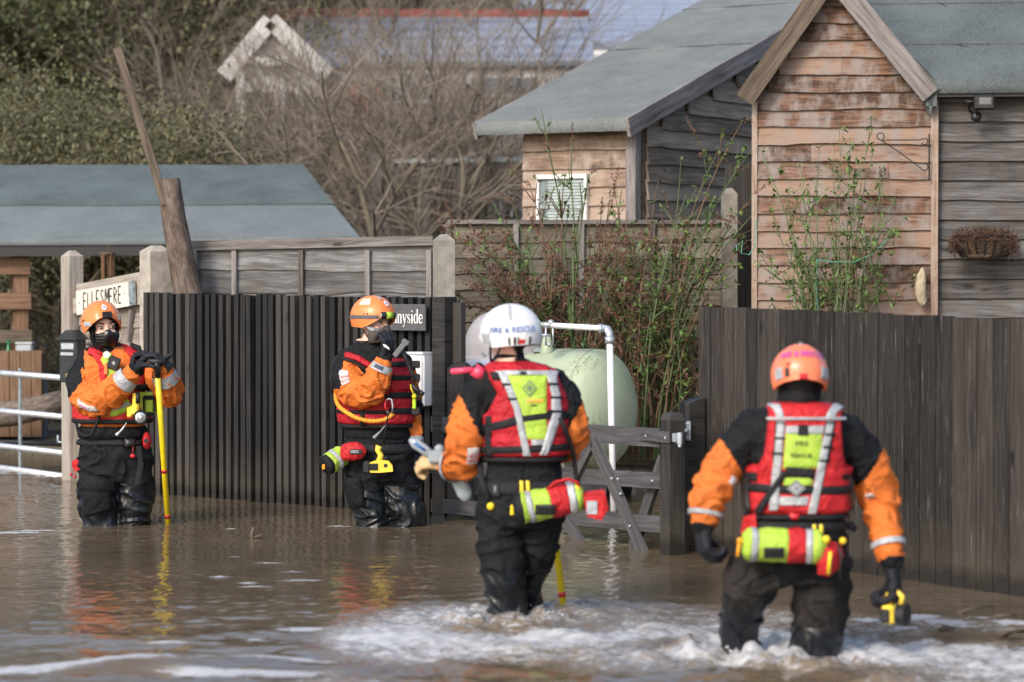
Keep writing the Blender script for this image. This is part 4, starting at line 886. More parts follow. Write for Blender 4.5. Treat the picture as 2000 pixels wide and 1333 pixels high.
# ================================================================== PLANTS
def leafq(mb, p, d, up, l, w_, mi=0):
    d = d.normalized(); s = d.cross(up); s = s.normalized() if s.length > 1e-5 else Vector((1,0,0)); u = s.cross(d); b = len(mb.v)
    mb.v += [tuple(p), tuple(p+d*l*.5+s*w_-u*w_*.25), tuple(p+d*l+u*l*.0-Z3*l*.15), tuple(p+d*l*.5-s*w_-u*w_*.25), tuple(p+d*l*.5+u*w_*.2)]
    mb.face([b, b+1, b+4], None, mi); mb.face([b+1, b+2, b+4], None, mi); mb.face([b, b+4, b+3], None, mi); mb.face([b+4, b+2, b+3], None, mi)
def rv(s=1.): return Vector((random.gauss(0, s), random.gauss(0, s), random.gauss(0, s)))
def leafmat(name, a, b, tr=.25):
    k = N(name); rnd = k.n('NewGeometry').outputs['Random Per Island']; k.set('Base Color', k.ramp(rnd, [(0, a), (1, b)])); k.set('Roughness', .55)
    k.set('Transmission Weight', 0.); k.set('Subsurface Weight', 0.); k.m.use_backface_culling = False; return k.m
M['leaf'] = leafmat('fresh_leaf', L(.04,.085,.015), L(.13,.20,.045)); M['leaf_dark'] = leafmat('ivy_leaf', L(.045,.068,.022), L(.15,.165,.065))
M['leaf_olive'] = leafmat('olive_leaf', L(.06,.068,.025), L(.19,.17,.08)); M['seed'] = leafmat('seed_spike', L(.075,.035,.022), L(.20,.10,.06))
M['stem_green'] = plain('green_stem', (.085,.13,.045), .6, 0, .3, 8); M['stem_brown'] = plain('brown_stem', (.15,.09,.05), .7, 0, .3, 8)
M['twig'] = plain('bare_twig', (.20,.162,.125), .8, 0, .35, 3); M['twig_dark'] = plain('brown_twig', (.15,.12,.08), .85, 0, .35, 3); M['bark'] = plain('tree_bark', (.17,.145,.10), .85, 0, .3, 5, .4)
def stems_to(root, stems, green, brown, seeds, leaves, jit=.03, side=4, thick=.006, leafsize=.048):
    SG, SB, SD, LF = MB(), MB(), MB(), MB()
    for (a, b, kind, th, sd, lf) in stems:
        n_ = 12; bow = Vector((random.uniform(-.05, .05)-(b.x-a.x)*.22, random.uniform(-.08, .02), abs(b.x-a.x)*.25)); P = []
        for i in range(n_+1):
            t = i/n_; P.append(a.lerp(b, t)+bow*math.sin(t*math.pi)+Vector((noise.noise((t*5, a.x*9+b.x, 1)), noise.noise((t*5, a.x*9, 7)), 0))*jit*t)
        tgt = SG if kind == 'g' else SB
        tgt.tube(P, [th*(1-.65*i/n_) for i in range(n_+1)], 5)
        for j in range(side):
            i = random.randint(4, n_-1); d = (P[i]-P[i-1]).normalized()+rv(.45); d.z = abs(d.z)*.8+.1; d = d.normalized()*random.uniform(.08, .26)
            Q = [P[i], P[i]+d*.5+rv(.008), P[i]+d+Vector((0, 0, random.uniform(-.01, .03)))]
            tgt.tube(Q, [th*.5, th*.4, th*.25], 4)
            tips = [Q[-1], Q[1]]
            for q in tips:
                if random.random() < lf:
                    for _ in range(random.randint(2, 5)): leafq(LF, q+rv(.008), rv(1)+Vector((0,0,.3)), Z3, leafsize*random.uniform(.6, 1.3), leafsize*.28)
            if random.random() < sd:
                spike(SD, Q[-1], d)
        for i in range(3, n_+1):
            if random.random() < lf*.8:
                for _ in range(random.randint(1, 3)): leafq(LF, P[i], rv(1)+Vector((0,0,.2)), Z3, leafsize*random.uniform(.5, 1.1), leafsize*.28)
        if random.random() < sd: spike(SD, P[-1], P[-1]-P[-2])
    for nm, mb_, m_ in (('green_stems', SG, M['stem_green']), ('brown_stems', SB, M['stem_brown']), ('seed_heads', SD, M['seed']), ('leaves', LF, M['leaf'])):
        if mb_.v: obj(nm, mb_, m_, root)
def spike(mb, p, d):
    d = Vector(d).normalized(); d = (d+Vector((0, 0, random.choice((-1.2, -.8, .3))))).normalized(); l = random.uniform(.07, .20); n_ = int(l/.0032)
    for i in range(n_):
        c = p+d*l*i/n_+rv(.007*(1-.5*i/n_)); r = random.uniform(.007, .014)*(1-.5*i/n_)
        b = len(mb.v); D3 = [rv(1).normalized()*r for _ in range(4)]
        for q in D3: mb.v.append(tuple(c+q))
        for f in ((0,1,2),(0,2,3),(0,3,1),(1,3,2)): mb.face([b+x for x in f])
root = thing('shrub', 'tall sparse shrub hung with brown seed spikes rising behind the green tank', 'shrub', W(1060, 930, 19.3))
st = []
tips = [(1056,215),(1112,275),(1150,350),(1030,360),(1002,392),(940,470),(905,425),(880,452),(915,520),(950,560),(985,455),(1010,505),(1060,400),(1085,450),(1130,430),(1180,480),(1075,520),(1110,560),(985,585),(930,590),(1150,560),(1040,600),(1190,400),(962,392),(1100,340)]
for tx_, ty_ in tips:
    Y = random.uniform(19.0, 19.6); bx = 1092+(tx_-1050)*.12+random.uniform(-25, 25)
    st.append((W(bx, 860, Y+.1), W(tx_, ty_, Y), 'g' if random.random() < .5 else 'b', random.uniform(.008, .012), 1. if ty_ > 380 else .4, .32))
for i in range(48):
    Y = random.uniform(19.0, 19.7); bx = random.uniform(1010, 1190)
    st.append((W(bx, 900, Y+.1), W(1085+(bx-1085)*1.9+random.uniform(-60, 40), random.uniform(450, 640), Y), 'b' if random.random() < .7 else 'g', random.uniform(.004, .007), 1., .2))
stems_to(root, st, 1, 1, 1, 1, side=8)
root = thing('shrub', 'leggy shrub with thick tan canes and green shoots between tank and orange gable', 'shrub', W(1270, 930, 19.2))
st = []
tips = [(1452,235),(1400,300),(1376,350),(1330,310),(1290,350),(1262,420),(1205,380),(1225,455),(1440,330),(1470,290),(1475,380),(1430,440),(1390,470),(1350,420),(1310,480),(1240,520),(1460,470),(1380,540),(1330,560),(1440,520),(1280,590),(1200,540),(1340,380),(1470,420)]
for tx_, ty_ in tips:
    Y = random.uniform(18.9, 19.4); bx = 1268+(tx_-1330)*.14+random.uniform(-20, 20)
    st.append((W(bx, 900, Y+.1), W(tx_, ty_, Y), 'g' if random.random() < .6 else 'b', random.uniform(.005, .010), .35, .75))
for a, b in (((1275, 900), (1345, 640)), ((1262, 900), (1300, 690)), ((1270, 900), (1240, 660)), ((1290, 900), (1330, 745))): st.append((W(*a, 19.2), W(*b, 19.1), 'b', .014, .3, .3))
for i in range(36):
    Y = random.uniform(19.0, 19.7); bx = random.uniform(1190, 1370)
    st.append((W(bx, 900, Y+.1), W(bx+random.uniform(-40, 40), random.uniform(480, 700), Y), 'g' if random.random() < .55 else 'b', random.uniform(.003, .006), .45, .5))
stems_to(root, st, 1, 1, 1, 1, side=8)
root = thing('climbing_rose', 'green-stemmed climbing rose with fresh leaves trained against the orange gable', 'climbing rose', W(1630, 640, 18.1)-Z3*1.2)
st = []
tips = [(1640,232),(1700,245),(1600,290),(1680,300),(1560,320),(1525,325),(1490,300),(1730,330),(1755,370),(1720,420),(1670,350),(1620,380),(1580,400),(1540,420),(1510,450),(1650,440),(1690,480),(1590,470),(1560,500),(1740,450),(1530,380),(1660,270),(1625,310),(1705,290),(1600,520),(1515,540),(1480,520)]
for tx_, ty_ in tips:
    Y = random.uniform(17.9, 18.2); bx = 1625+(tx_-1625)*.35+random.uniform(-18, 18)
    st.append((W(bx, 700, Y), W(tx_, ty_, Y+.05), 'g', random.uniform(.004, .007), .05, .55))
for i in range(26):
    bx = random.uniform(1560, 1720); st.append((W(bx, 690, 18.1), W(bx+random.uniform(-70, 60), random.uniform(420, 600), 18.0), 'g' if random.random() < .7 else 'b', random.uniform(.003, .006), .0, .35))
stems_to(root, st, 1, 1, 1, 1, side=5, leafsize=.045)
mb = MB()
for pts in (((1595, 508), (1630, 512), (1668, 512), (1705, 497), (1725, 478), (1745, 455)), ((1597, 508), (1594, 560), (1598, 615)), ((1440, 490), (1436, 482), (1450, 470), (1446, 495), (1462, 498), (1474, 480), (1478, 430))):
    mb.tube([W(p[0]+random.uniform(-2, 2), p[1], 17.95) for p in pts], .003, 5)
tag(obj('garden_twine', mb, plain('green_twine', (.10,.36,.27), .7)), 'green garden twine tying the rose stems at the orange gable', 'twine')

# ---- bare trees and evergreen thicket
def bare_tree(h, seed, twigs=1.0, spread=.8, leafy=0, trunkr=.055, upright=.5, multi=3):
    rnd = random.Random(seed); T, Cn, Lf = MB(), MB(), MB()
    def g(s): return Vector((rnd.gauss(0, s), rnd.gauss(0, s), rnd.gauss(0, s)))
    def br(p, d, l, r, lev):
        n_ = 5 if lev < 2 else 4; P = [p]; dd = d.normalized(); curl = g(.10)
        for i in range(n_):
            dd = (dd+g(.10 if lev else .05)+curl*.5+Vector((0, 0, .05*upright if lev < 3 else -.03))).normalized(); P.append(P[-1]+dd*l/n_)
        (T if lev < 2 else Cn).tube(P, [r*(1-.55*i/n_) for i in range(n_+1)], 7 if lev == 0 else (5 if lev == 1 else 3), cap=False)
        if leafy and lev >= 3 and rnd.random() < leafy:
                for _ in range(9): leafq(Lf, P[rnd.randint(1, n_)]+g(.11), g(1), Z3, rnd.uniform(.045, .075), .02)
        if lev >= 4: return
        k_ = [6, 6, 5, 3][lev]; k_ = max(2, int(k_*(twigs if lev > 1 else 1)+rnd.random()))
        for j in range(k_):
            t = rnd.uniform(.25 if lev else .35, 1.)*n_; i = min(n_-1, int(t)); q = P[i].lerp(P[i+1], t-i)
            side = g(1); side.z *= .5; nd = (dd*.75+side.normalized()*spread+Vector((0, 0, upright*.35))).normalized()
            br(q, nd, l*rnd.uniform(.5, .72), r*rnd.uniform(.35, .5)*(1 if lev else .9), lev+1)
    for m_ in range(multi):
        br(Vector((rnd.gauss(0, .12), rnd.gauss(0, .12), -.1)), Vector((rnd.gauss(0, .22), rnd.gauss(0, .22), 1)), h*.55, trunkr, 0)
    return T, Cn, Lf
protos = {}
def make_tree(kind, name, label, cat, x, y, rz, sc, group):
    zg = float(gh(x, y))
    if kind not in protos:
        par = {'bare': dict(h=4.4, seed=3, multi=3), 'bare_b': dict(h=4.8, seed=11, multi=4, upright=1., spread=.6), 'bush': dict(h=4.2, seed=21, multi=4, leafy=.85, spread=.95, trunkr=.05), 'bush_b': dict(h=4.4, seed=31, multi=4, leafy=.85, spread=.9, trunkr=.045)}[kind]
        T, Cn, Lf = bare_tree(**par); r = thing(name, label, cat, Vector((0, 0, 0)), group)
        obj('trunk', T, M['bark'], r, True); cr = obj('crown', Cn, M['twig'] if 'bare' in kind else M['twig_dark'], r)
        if Lf.v: obj('foliage', Lf, M['leaf_olive'] if kind == 'bush' else M['leaf_dark'], r)
        protos[kind] = r
    else:
        s_ = protos[kind]; r = s_.copy(); COL.objects.link(r)
        r.name = name
        for c_ in s_.children:
            d_ = c_.copy(); COL.objects.link(d_); d_.parent = r
        r['label'] = label; r['group'] = group; r['category'] = cat
    r.location = (x, y, zg); r.rotation_euler = (0, 0, rz); r.scale = (sc, sc, sc); return r
def X(px, Y): return (px-1000)*Y/F
tl = [('bare', 530, 30, 'slender bare tree veiling the white cottage gable from the front'), ('bush', 225, 29, 'brown-green bush just left of the leaning plank'), ('bush_b', 330, 31, 'dark ivy-clad bush right of the leaning plank'), ('bare_b', 560, 31, 'bare tree close in front of the white cottage gable'), ('bare', 480, 32.5, 'pale bare tree at the left corner of the white cottage'), ('bare', 1040, 30, 'bare tree overlapping the left end of the cabin roof'), ('bare', 690, 43, 'grey bare tree in front of the white cottage gable'), ('bare_b', 740, 31, 'twiggy bare tree right of the white cottage gable'), ('bare', 800, 28, 'slim bare tree standing midway between shelter roof and cabin'),
      ('bare_b', 880, 29.5, 'bare tree just left of the pale-roofed cabin'), ('bare', 925, 32, 'bare tree in front of the blue roof with a red ridge'), ('bare_b', 520, 46, 'bare tree behind the white cottage gable'),
      ('bare', 590, 45.5, 'farther bare tree behind the cottage path'), ('bare_b', 440, 43.5, 'bare tree at the left corner of the white cottage'), ('bare_b', 660, 38.5, 'far bare tree whose twigs veil the start of the red ridge'), ('bare', 900, 36, 'farthest bare tree below the blue roof'),
      ('bush', 60, 31, 'olive-leaved thicket shrub at the far left'), ('bush', 130, 29.5, 'olive-leaved thicket shrub left of the leaning plank'), ('bush_b', 190, 32, 'dark ivy-clad bush behind the leaning plank'), ('bush', 340, 37, 'brown-green bush between plank and white cottage'),
      ('bush_b', -60, 33, 'dark ivy-clad bush at the left edge'), ('bush_b', 120, 36, 'tall ivy-clad tree rising behind the far left thicket'), ('bush', 280, 37, 'tall olive tree at the back left of the leaning plank'), ('bush_b', 450, 40, 'tall dark tree behind the white cottage gable'), ('bush', 10, 38, 'tallest olive tree at the upper left corner'), ('bush', -150, 30, 'bush beyond the left edge'),
      ('bush_b', 620, 41, 'dark ivy tree behind the red-ridged cottage roof'), ('bare', 800, 45, 'bare tree behind the long red-ridged roof'), ('bare', 370, 38.5, 'thin bare tree behind the leaning plank'), ('bare_b', 250, 36, 'bare tree standing within the left thicket')]
for i, (kd, px, Y, lab) in enumerate(tl):
    bush = 'bush' in kd
    make_tree(kd, 'thicket_tree' if bush else 'bare_tree', lab, 'tree', X(px, Y), Y, i*1.3, random.uniform(.92, 1.1)*((.85 if bush else .95) if Y < 34 else 1.6), 'leafy thicket trees' if bush else 'bare winter trees')
# low undergrowth: bramble mass nobody could count
mb = MB(); rnd = random.Random(5)
for i in range(2600):
    Y = rnd.uniform(25.5, 36); x = X(rnd.uniform(-150, 1250), Y); z = float(gh(x, Y)); p = Vector((x, Y, z)); d = Vector((rnd.gauss(0, .5), rnd.gauss(0, .4), 1)).normalized()*rnd.uniform(.5, 1.5)
    mb.tube([p, p+d*.5, p+d*.85+Vector((d.x*.3, 0, 0)), p+d+Vector((d.x*.7, 0, -.25))], [.008, .007, .005, .003], 3, 0, cap=False)
    if i % 2 == 0:
        for _ in range(7): leafq(mb, p+d*rnd.uniform(.2, 1)+Vector((rnd.gauss(0, .08), rnd.gauss(0, .08), 0)), Vector((rnd.gauss(0, 1), rnd.gauss(0, 1), rnd.gauss(0, 1))), Z3, rnd.uniform(.05, .09), .025, 1)
obj('undergrowth', mb, [M['twig_dark'], M['leaf_dark']], kind='stuff')
# paddock fence among the trees
root = thing('paddock_fence', 'weathered wooden fence posts with a grey rail beneath the bare trees', 'fence', Vector((X(840, 27), 27, .2)))
for px, w_ in ((735, 30), (768, 34), (828, 30), (893, 30), (965, 32), (1010, 26)):
    q = W(px, 302+(px%7)*2, 29.0); mb = MB(); mb.bar(Vector((q.x, 29, .1)), q, w_*29/F*.7, .08, up=(1,0,0)); obj('post', mb, M['frame_wood'], root)
mb = MB(); mb.bar(W(770, 315, 28.93), W(1060, 311, 28.93), .045, .05); obj('rail', mb, M['galv_dull'], root)

# ---- cottages beyond the trees
def brickish(name, a, b):
    k = N(name); v = k.coord('Object', (1,1,1)); br_ = k.n('TexBrick', {'Vector': k.n('Mapping', {'Vector': v, 'Rotation': (R(90),0,0)}).outputs[0], 'Color1': a, 'Color2': b, 'Mortar': L(.35,.33,.3), 'Scale': 4.4}); k.set('Base Color', br_.outputs[0]); k.set('Roughness', .9); return k.m
k = N('slate_blue'); v = k.coord('Object'); n1 = k.noise(v, 1.5, 5); wv_ = k.n('TexWave', {'Vector': v, 'Scale': 2.4, 'Distortion': .2}, bands_direction='Z').outputs['Fac']
k.set('Base Color', k.ramp(k.math('ADD', k.math('MULTIPLY', n1, .6), k.math('MULTIPLY', wv_, .4)), [(.2, (.17,.20,.26,1)), (.8, (.28,.32,.40,1))])); k.set('Roughness', .7); M['slate_roof'] = k.m
M['red_ridge'] = plain('red_ridge_tile', (.36,.09,.06), .7, 0, .2, 6); M['render'] = plain('pale_render', (.36,.35,.34), .8, 0, .1, 4)
Yc = 34.; s_ = F/Yc
def cz(py): return CH+(540-py)/s_
M['old_white'] = plain('dull_white_paint', (.50,.49,.47), .6, 0, .1, 5)
root = thing('cottage', 'pale cottage with white bargeboards, blue slate roof and long red ridge behind the bare trees', 'house', Vector((X(540, Yc), Yc, .5)))
Pk = W(530, 42, Yc); El = W(450, 138, Yc); Er = W(630, 138, Yc)
mb = MB(); bz = .3; fl_ = Vector((El.x+.1, Yc, bz)); fr_ = Vector((Er.x-.1, Yc, bz)); mb.prism([fl_, fr_, Vector((fr_.x, Yc, El.z+.1)), Pk-Z3*.1, Vector((fl_.x, Yc, El.z+.1))], Vector((0, 4, 0)))
mb.prism([Vector((Er.x-.2, Yc+.9, bz)), Vector((X(1160, Yc), Yc+.9, bz)), Vector((X(1160, Yc), Yc+.9, cz(128))), Vector((Er.x-.2, Yc+.9, cz(128)))], Vector((0, 3, 0))); obj('wall', mb, M['render'], root)
for a, b in ((El, Pk), (Er, Pk)):
    mb = MB(); d = (b-a).normalized(); mb.bar(a-d*.1+Vector((0,-.12,0)), b+Vector((0,-.12,0)), .2, .06); obj('bargeboard', mb, M['old_white'], root)
for px, w_, y0_, y1_ in ((545, .13, 170, 262), (583, .10, 180, 262), (470, .1, 140, 262), (620, .09, 150, 262)):
    mb = MB(); mb.bar(W(px, y0_, Yc-.12), W(px, y1_+60, Yc-.12), w_, .08, up=(1,0,0)); obj('porch_post', mb, M['old_white'], root)
mb = MB(); mb.bar(W(470, 168, Yc-.1), W(625, 168, Yc-.1), .14, .06); mb.bar(W(500, 120, Yc-.1), W(560, 120, Yc-.1), .1, .06); obj('tie_beam', mb, M['old_white'], root)
c = W(515, 200, Yc-.03); mb = MB(); mb.box(c, (.28,0,0), (0,.04,0), (0,0,.3)); wn = obj('window', mb, M['old_white'], root)
mb = MB(); [mb.box(c+Vector((sx*.13, -.045, 0)), (.11,0,0), (0,.006,0), (0,0,.26)) for sx in (-1, 1)]; obj('pane', mb, plain('dark_window_glass', (.03,.04,.05), .08), wn)
mb = MB()
roof_sheet(mb, El+Vector((-.1,-.1,-.06)), El+Vector((-.1,4,-.06)), Pk+Vector((0,-.1,.0)), Pk+Vector((0,4,0)), .06, 4, 4, 0); roof_sheet(mb, Er+Vector((.1,4,-.06)), Er+Vector((.1,-.1,-.06)), Pk+Vector((0,4,0)), Pk+Vector((0,-.1,0)), .06, 4, 4, 0)
roof_sheet(mb, Vector((Er.x-.5, Yc+.8, cz(122))), Vector((X(1165, Yc), Yc+.8, cz(118))), Vector((X(560, Yc), Yc+2.4, CH+(540-40)*(Yc+2.4)/F)), Vector((X(1148, Yc+2.4), Yc+2.4, CH+(540-40)*(Yc+2.4)/F)), .06, 10, 4, 0)
rf = obj('roof', mb, M['slate_roof'], root)
mb = MB(); yr_ = Yc+2.4; mb.tube([Vector((X(522, yr_), yr_, CH+(540-32)*yr_/F)), Vector((X(1150, yr_), yr_, CH+(540-36)*yr_/F))], .10, 10); obj('ridge', mb, M['red_ridge'], rf, True)
mb = MB(); mb.box(W(700, 215, Yc+.85), (.28,0,0), (0,.03,0), (0,0,.3)); obj('panel', mb, plain('terracotta', (.50,.17,.10), .8), root)
for px, py, w_, h_ in ((820, 170, .3, .2), (985, 168, .5, .13), (900, 205, .2, .25)):
    c = W(px, py, Yc+.86); mb = MB(); mb.box(c, (w_,0,0), (0,.03,0), (0,0,h_)); wn = obj('window', mb, M['old_white'], root); mb = MB(); mb.box(c-Vector((0,.035,0)), (w_*.8,0,0), (0,.006,0), (0,0,h_*.75)); obj('pane', mb, plain('sky_lit_glass', (.10,.13,.17), .1), wn)
# large barn roof
Yb = 50.
root = thing('barn', 'large building with a ribbed blue-grey metal roof beyond the cabin', 'barn', Vector((X(1200, Yb), Yb, 1.)))
mb = MB(); a = W(905, 98, Yb); b = W(1700, 92, Yb); c = W(1080, -40, Yb+5); d = W(1800, -40, Yb+5)
roof_sheet(mb, a, b, c, d, .08, 40, 30, 0); obj('roof', mb, M['slate_roof'], root)
mb = MB(); mb.prism([Vector((a.x+.3, Yb+.4, .6)), Vector((b.x, Yb+.4, .6)), Vector((b.x, Yb+.4, b.z-.1)), Vector((a.x+.3, Yb+.4, a.z-.1))], Vector((0, 4.2, 0))); obj('wall', mb, plain('barn_cladding', (.15,.16,.17), .7), root)
mb = MB(); mb.bar(a-Z3*.12, b-Z3*.12, .18, .1); obj('gutter', mb, M['white_paint'], root)
# greenhouse glimpsed through the left thicket
Yg = 39.5; root = thing('summerhouse', 'small pale summerhouse with white frame glimpsed low through the left thicket', 'summerhouse', W(160, 330, Yg))
mb = MB(); a = W(112, 232, Yg); b = W(215, 330, Yg); mb.prism([Vector((a.x, Yg, b.z-1)), Vector((b.x, Yg, b.z-1)), Vector((b.x, Yg, a.z)), Vector((a.x, Yg, a.z))], Vector((0, 2, 0))); obj('wall', mb, plain('greenish_glass', (.16,.18,.16), .3), root)
mb = MB()
for i in range(4):
    x_ = a.x+(b.x-a.x)*i/3; mb.bar(Vector((x_, Yg-.05, b.z-1)), Vector((x_, Yg-.05, a.z)), .07, .05, up=(1,0,0))
mb.bar(Vector((a.x, Yg-.05, a.z+.03)), Vector((b.x, Yg-.05, a.z+.03)), .1, .05); mb.hull([Vector((a.x-.1, Yg-.15, a.z+.08)), Vector((b.x+.1, Yg-.15, a.z+.08)), Vector((a.x-.1, Yg+2.1, a.z+.08)), Vector((b.x+.1, Yg+2.1, a.z+.08)), Vector((a.x, Yg+1, a.z+.4)), Vector((b.x, Yg+1, a.z+.4))]); obj('frame', mb, M['white_paint'], root)
# ================================================================== PEOPLE
def remesh(mb, voxel, it=4, fac=.5):
    me = mb.mesh('tmp'); o = bpy.data.objects.new('tmp', me); COL.objects.link(o)
    r = o.modifiers.new('r', 'REMESH'); r.mode = 'VOXEL'; r.voxel_size = voxel
    if it: s = o.modifiers.new('s', 'SMOOTH'); s.factor = fac; s.iterations = it
    bpy.context.view_layer.update(); dg = bpy.context.evaluated_depsgraph_get()
    out = bpy.data.meshes.new_from_object(o.evaluated_get(dg)); bpy.data.objects.remove(o); bpy.data.meshes.remove(me); return out
def text2d(body, size):
    c = bpy.data.curves.new('t', 'FONT'); c.body = body; c.size = size; c.align_x = 'CENTER'; c.align_y = 'CENTER'; c.offset = size*.012; c.resolution_u = 3
    o = bpy.data.objects.new('t', c); COL.objects.link(o); bpy.context.view_layer.update()
    me = bpy.data.meshes.new_from_object(o.evaluated_get(bpy.context.evaluated_depsgraph_get())); bpy.data.objects.remove(o)
    V = [(v.co.x, v.co.y) for v in me.vertices]; Fc = [tuple(p.vertices) for p in me.polygons]; bpy.data.meshes.remove(me); return V, Fc
def text_on(mb, body, size, fn, mi=0, sx=1.):
    V, Fc = text2d(body, size); b = len(mb.v)
    for x, y in V: mb.v.append(tuple(fn(x*sx, y)))
    for f in Fc: mb.face([b+i for i in f], None, mi)
def catmull(K, n_):
    K = [np.array(k, float) for k in K]; K = [2*K[0]-K[1]]+K+[2*K[-1]-K[-2]]; out = []
    m = len(K)-3
    for i in range(n_+1):
        u = i/n_*m; j = min(int(u), m-1); t = u-j; a, b, c, d = K[j:j+4]
        out.append(.5*((2*b)+(-a+c)*t+(2*a-5*b+4*c-d)*t*t+(-a+3*b-3*c+d)*t**3))
    return out
class Torso:
    def __init__(s, Y0, rings, n=2.5): s.Y0 = Y0; s.r = np.array(rings, float); s.n = n; s.s = F/Y0
    def at(s, py):
        r = s.r; return [float(np.interp(py, r[:, 0], r[:, i])) for i in (1, 2, 3, 4)]
    def S(s, px, py, off=0., back=False):
        cx, hw, hd, dy = s.at(py); k = max(-.995, min(.995, (px-cx)/hw)); yy = (1-abs(k)**s.n)**(1/s.n)
        nx_ = abs(k)**(s.n-1)/max(hw/s.s, .01); ny_ = yy**(s.n-1)/hd; l = math.hypot(nx_, ny_); nx_ = math.copysign(nx_/l, k); ny_ /= l
        sg = 1 if back else -1; p = W(cx+k*hw, py, s.Y0+dy+sg*hd*yy); return p+Vector((nx_*off, sg*ny_*off, 0))
    def U(s, u, py, off=0.):
        cx, hw, hd, dy = s.at(py); a = R(u); f = lambda x: math.copysign(abs(x)**(2/s.n), x)
        x, y = f(math.sin(a))*hw/s.s, -f(math.cos(a))*hd
        nx_ = math.copysign(abs(f(math.sin(a)))**(s.n-1)/(hw/s.s), x); ny_ = math.copysign(abs(f(math.cos(a)))**(s.n-1)/hd, y); l = math.hypot(nx_, ny_) or 1
        p = W(cx, py, s.Y0+dy); return p+Vector((x+nx_/l*off, y+ny_/l*off, 0))
    def solid(s, mb):
        y0, y1 = s.r[0, 0], s.r[-1, 0]; n_ = int((y1-y0)/5); b = len(mb.v); sg = 40
        for j in range(n_+1):
            py = y0+(y1-y0)*j/n_
            for i in range(sg): mb.v.append(tuple(s.U(360*i/sg, py)))
        for j in range(n_):
            for i in range(sg):
                i2 = (i+1) % sg; mb.face([b+j*sg+i, b+j*sg+i2, b+(j+1)*sg+i2, b+(j+1)*sg+i][::-1])
        mb.face([b+i for i in range(sg)]); mb.face([b+n_*sg+i for i in range(sg)][::-1])
class Limb:
    """path of (px, py, depth, radius px) joints"""
    def __init__(s, Y0, K, n_=28):
        P = [(*W(k[0], k[1], Y0+k[2]), k[3]*Y0/F) for k in K]; C = catmull(P, n_); s.P = [Vector(c[:3]) for c in C]; s.R = [float(max(c[3], .012)) for c in C]; s.n = n_
    def at(s, t):
        u = max(0, min(.9999, t))*s.n; i = int(u); f = u-i; return s.P[i].lerp(s.P[i+1], f), s.R[i]*(1-f)+s.R[i+1]*f, (s.P[min(i+1, s.n)]-s.P[max(i-0, 0)]).normalized()
    def surf(s, t, a, off=0.):
        c, r, d = s.at(t); v = Vector((0, -1, 0)); v = (v-d*v.dot(d)).normalized(); w_ = d.cross(v)
        return c+(v*math.cos(R(a))+w_*math.sin(R(a)))*(r+off)
    def tube(s, mb, off=0., t0=0., t1=1., seg=20):
        n_ = max(3, int((t1-t0)*s.n)); Q = [s.at(t0+(t1-t0)*i/n_) for i in range(n_+1)]
        mb.tube([q[0] for q in Q], [q[1]+off for q in Q], seg)
    def solid(s, mb):
        s.tube(mb); mb.ball(s.P[0], s.R[0]*.98, 16, 10); mb.ball(s.P[-1], s.R[-1]*.98, 14, 8)
    def band(s, mb, t0, t1, off=.006):
        n_ = 5; b = len(mb.v); Q = [s.at(t0+(t1-t0)*i/n_) for i in range(n_+1)]
        mb.tube([q[0] for q in Q], [q[1]+off for q in Q], 28, cap=False); mb.tube([q[0] for q in Q][::-1], [q[1]-.004 for q in Q][::-1], 28, cap=False)
class Head:
    def __init__(s, c, yaw, tilt=0., roll=0.):
        s.c = Vector(c); y = R(yaw); f = Vector((math.sin(y), -math.cos(y), 0)); sd = Vector((math.cos(y), math.sin(y), 0)); up = Vector((0, 0, 1))
        q = Quaternion(sd, R(tilt)); f = q@f; up = q@up; q = Quaternion(f, R(roll)); sd = q@sd; up = q@up; s.f, s.s, s.u = f, sd, up
    def p(s, x, y, z): return s.c+s.s*x+s.f*y+s.u*z
    def M(s): return Matrix((s.s, s.f, s.u)).transposed()
    def solid(s, mb):
        A = s.M(); mb.ball(s.p(0, -.01, .025), (.074, .094, .092), 24, 16, ax=A); mb.ball(s.p(0, .012, -.035), (.061, .074, .078), 24, 16, ax=A)
        mb.ball(s.p(0, .062, -.092), (.028, .024, .022), 12, 8, ax=A); mb.tube([s.p(0, .084, .012), s.p(0, .102, -.022), s.p(0, .088, -.034)], [.009, .0135, .010], 8)
        for x in (-1, 1): mb.ball(s.p(.034*x, .068, .022), (.024, .018, .009), 10, 6, ax=A); mb.ball(s.p(.038*x, .058, -.028), (.024, .022, .02), 10, 6, ax=A); mb.ball(s.p(.076*x, -.006, -.01), (.010, .02, .032), 10, 8, ax=A)
        mb.ball(s.p(0, .078, -.060), (.024, .012, .008), 10, 6, ax=A)
    def ell(s, u, ph, off, r=(.118, .142, .128), dc=(0, -.008, .022)):
        a, b = R(u), R(ph); x, y, z = math.sin(b)*math.sin(a), math.sin(b)*math.cos(a), math.cos(b)
        return s.p((r[0]+off)*x+dc[0], (r[1]+off)*y+dc[1], (r[2]+off)*z+dc[2])
HR = (.116, .140, .128)
def rimphi(u):
    a = abs(((u+180) % 360)-180)
    return 82+34*(1-math.cos(R(min(a, 90)*2)))/2 if a < 90 else 116-4*(a-90)/90
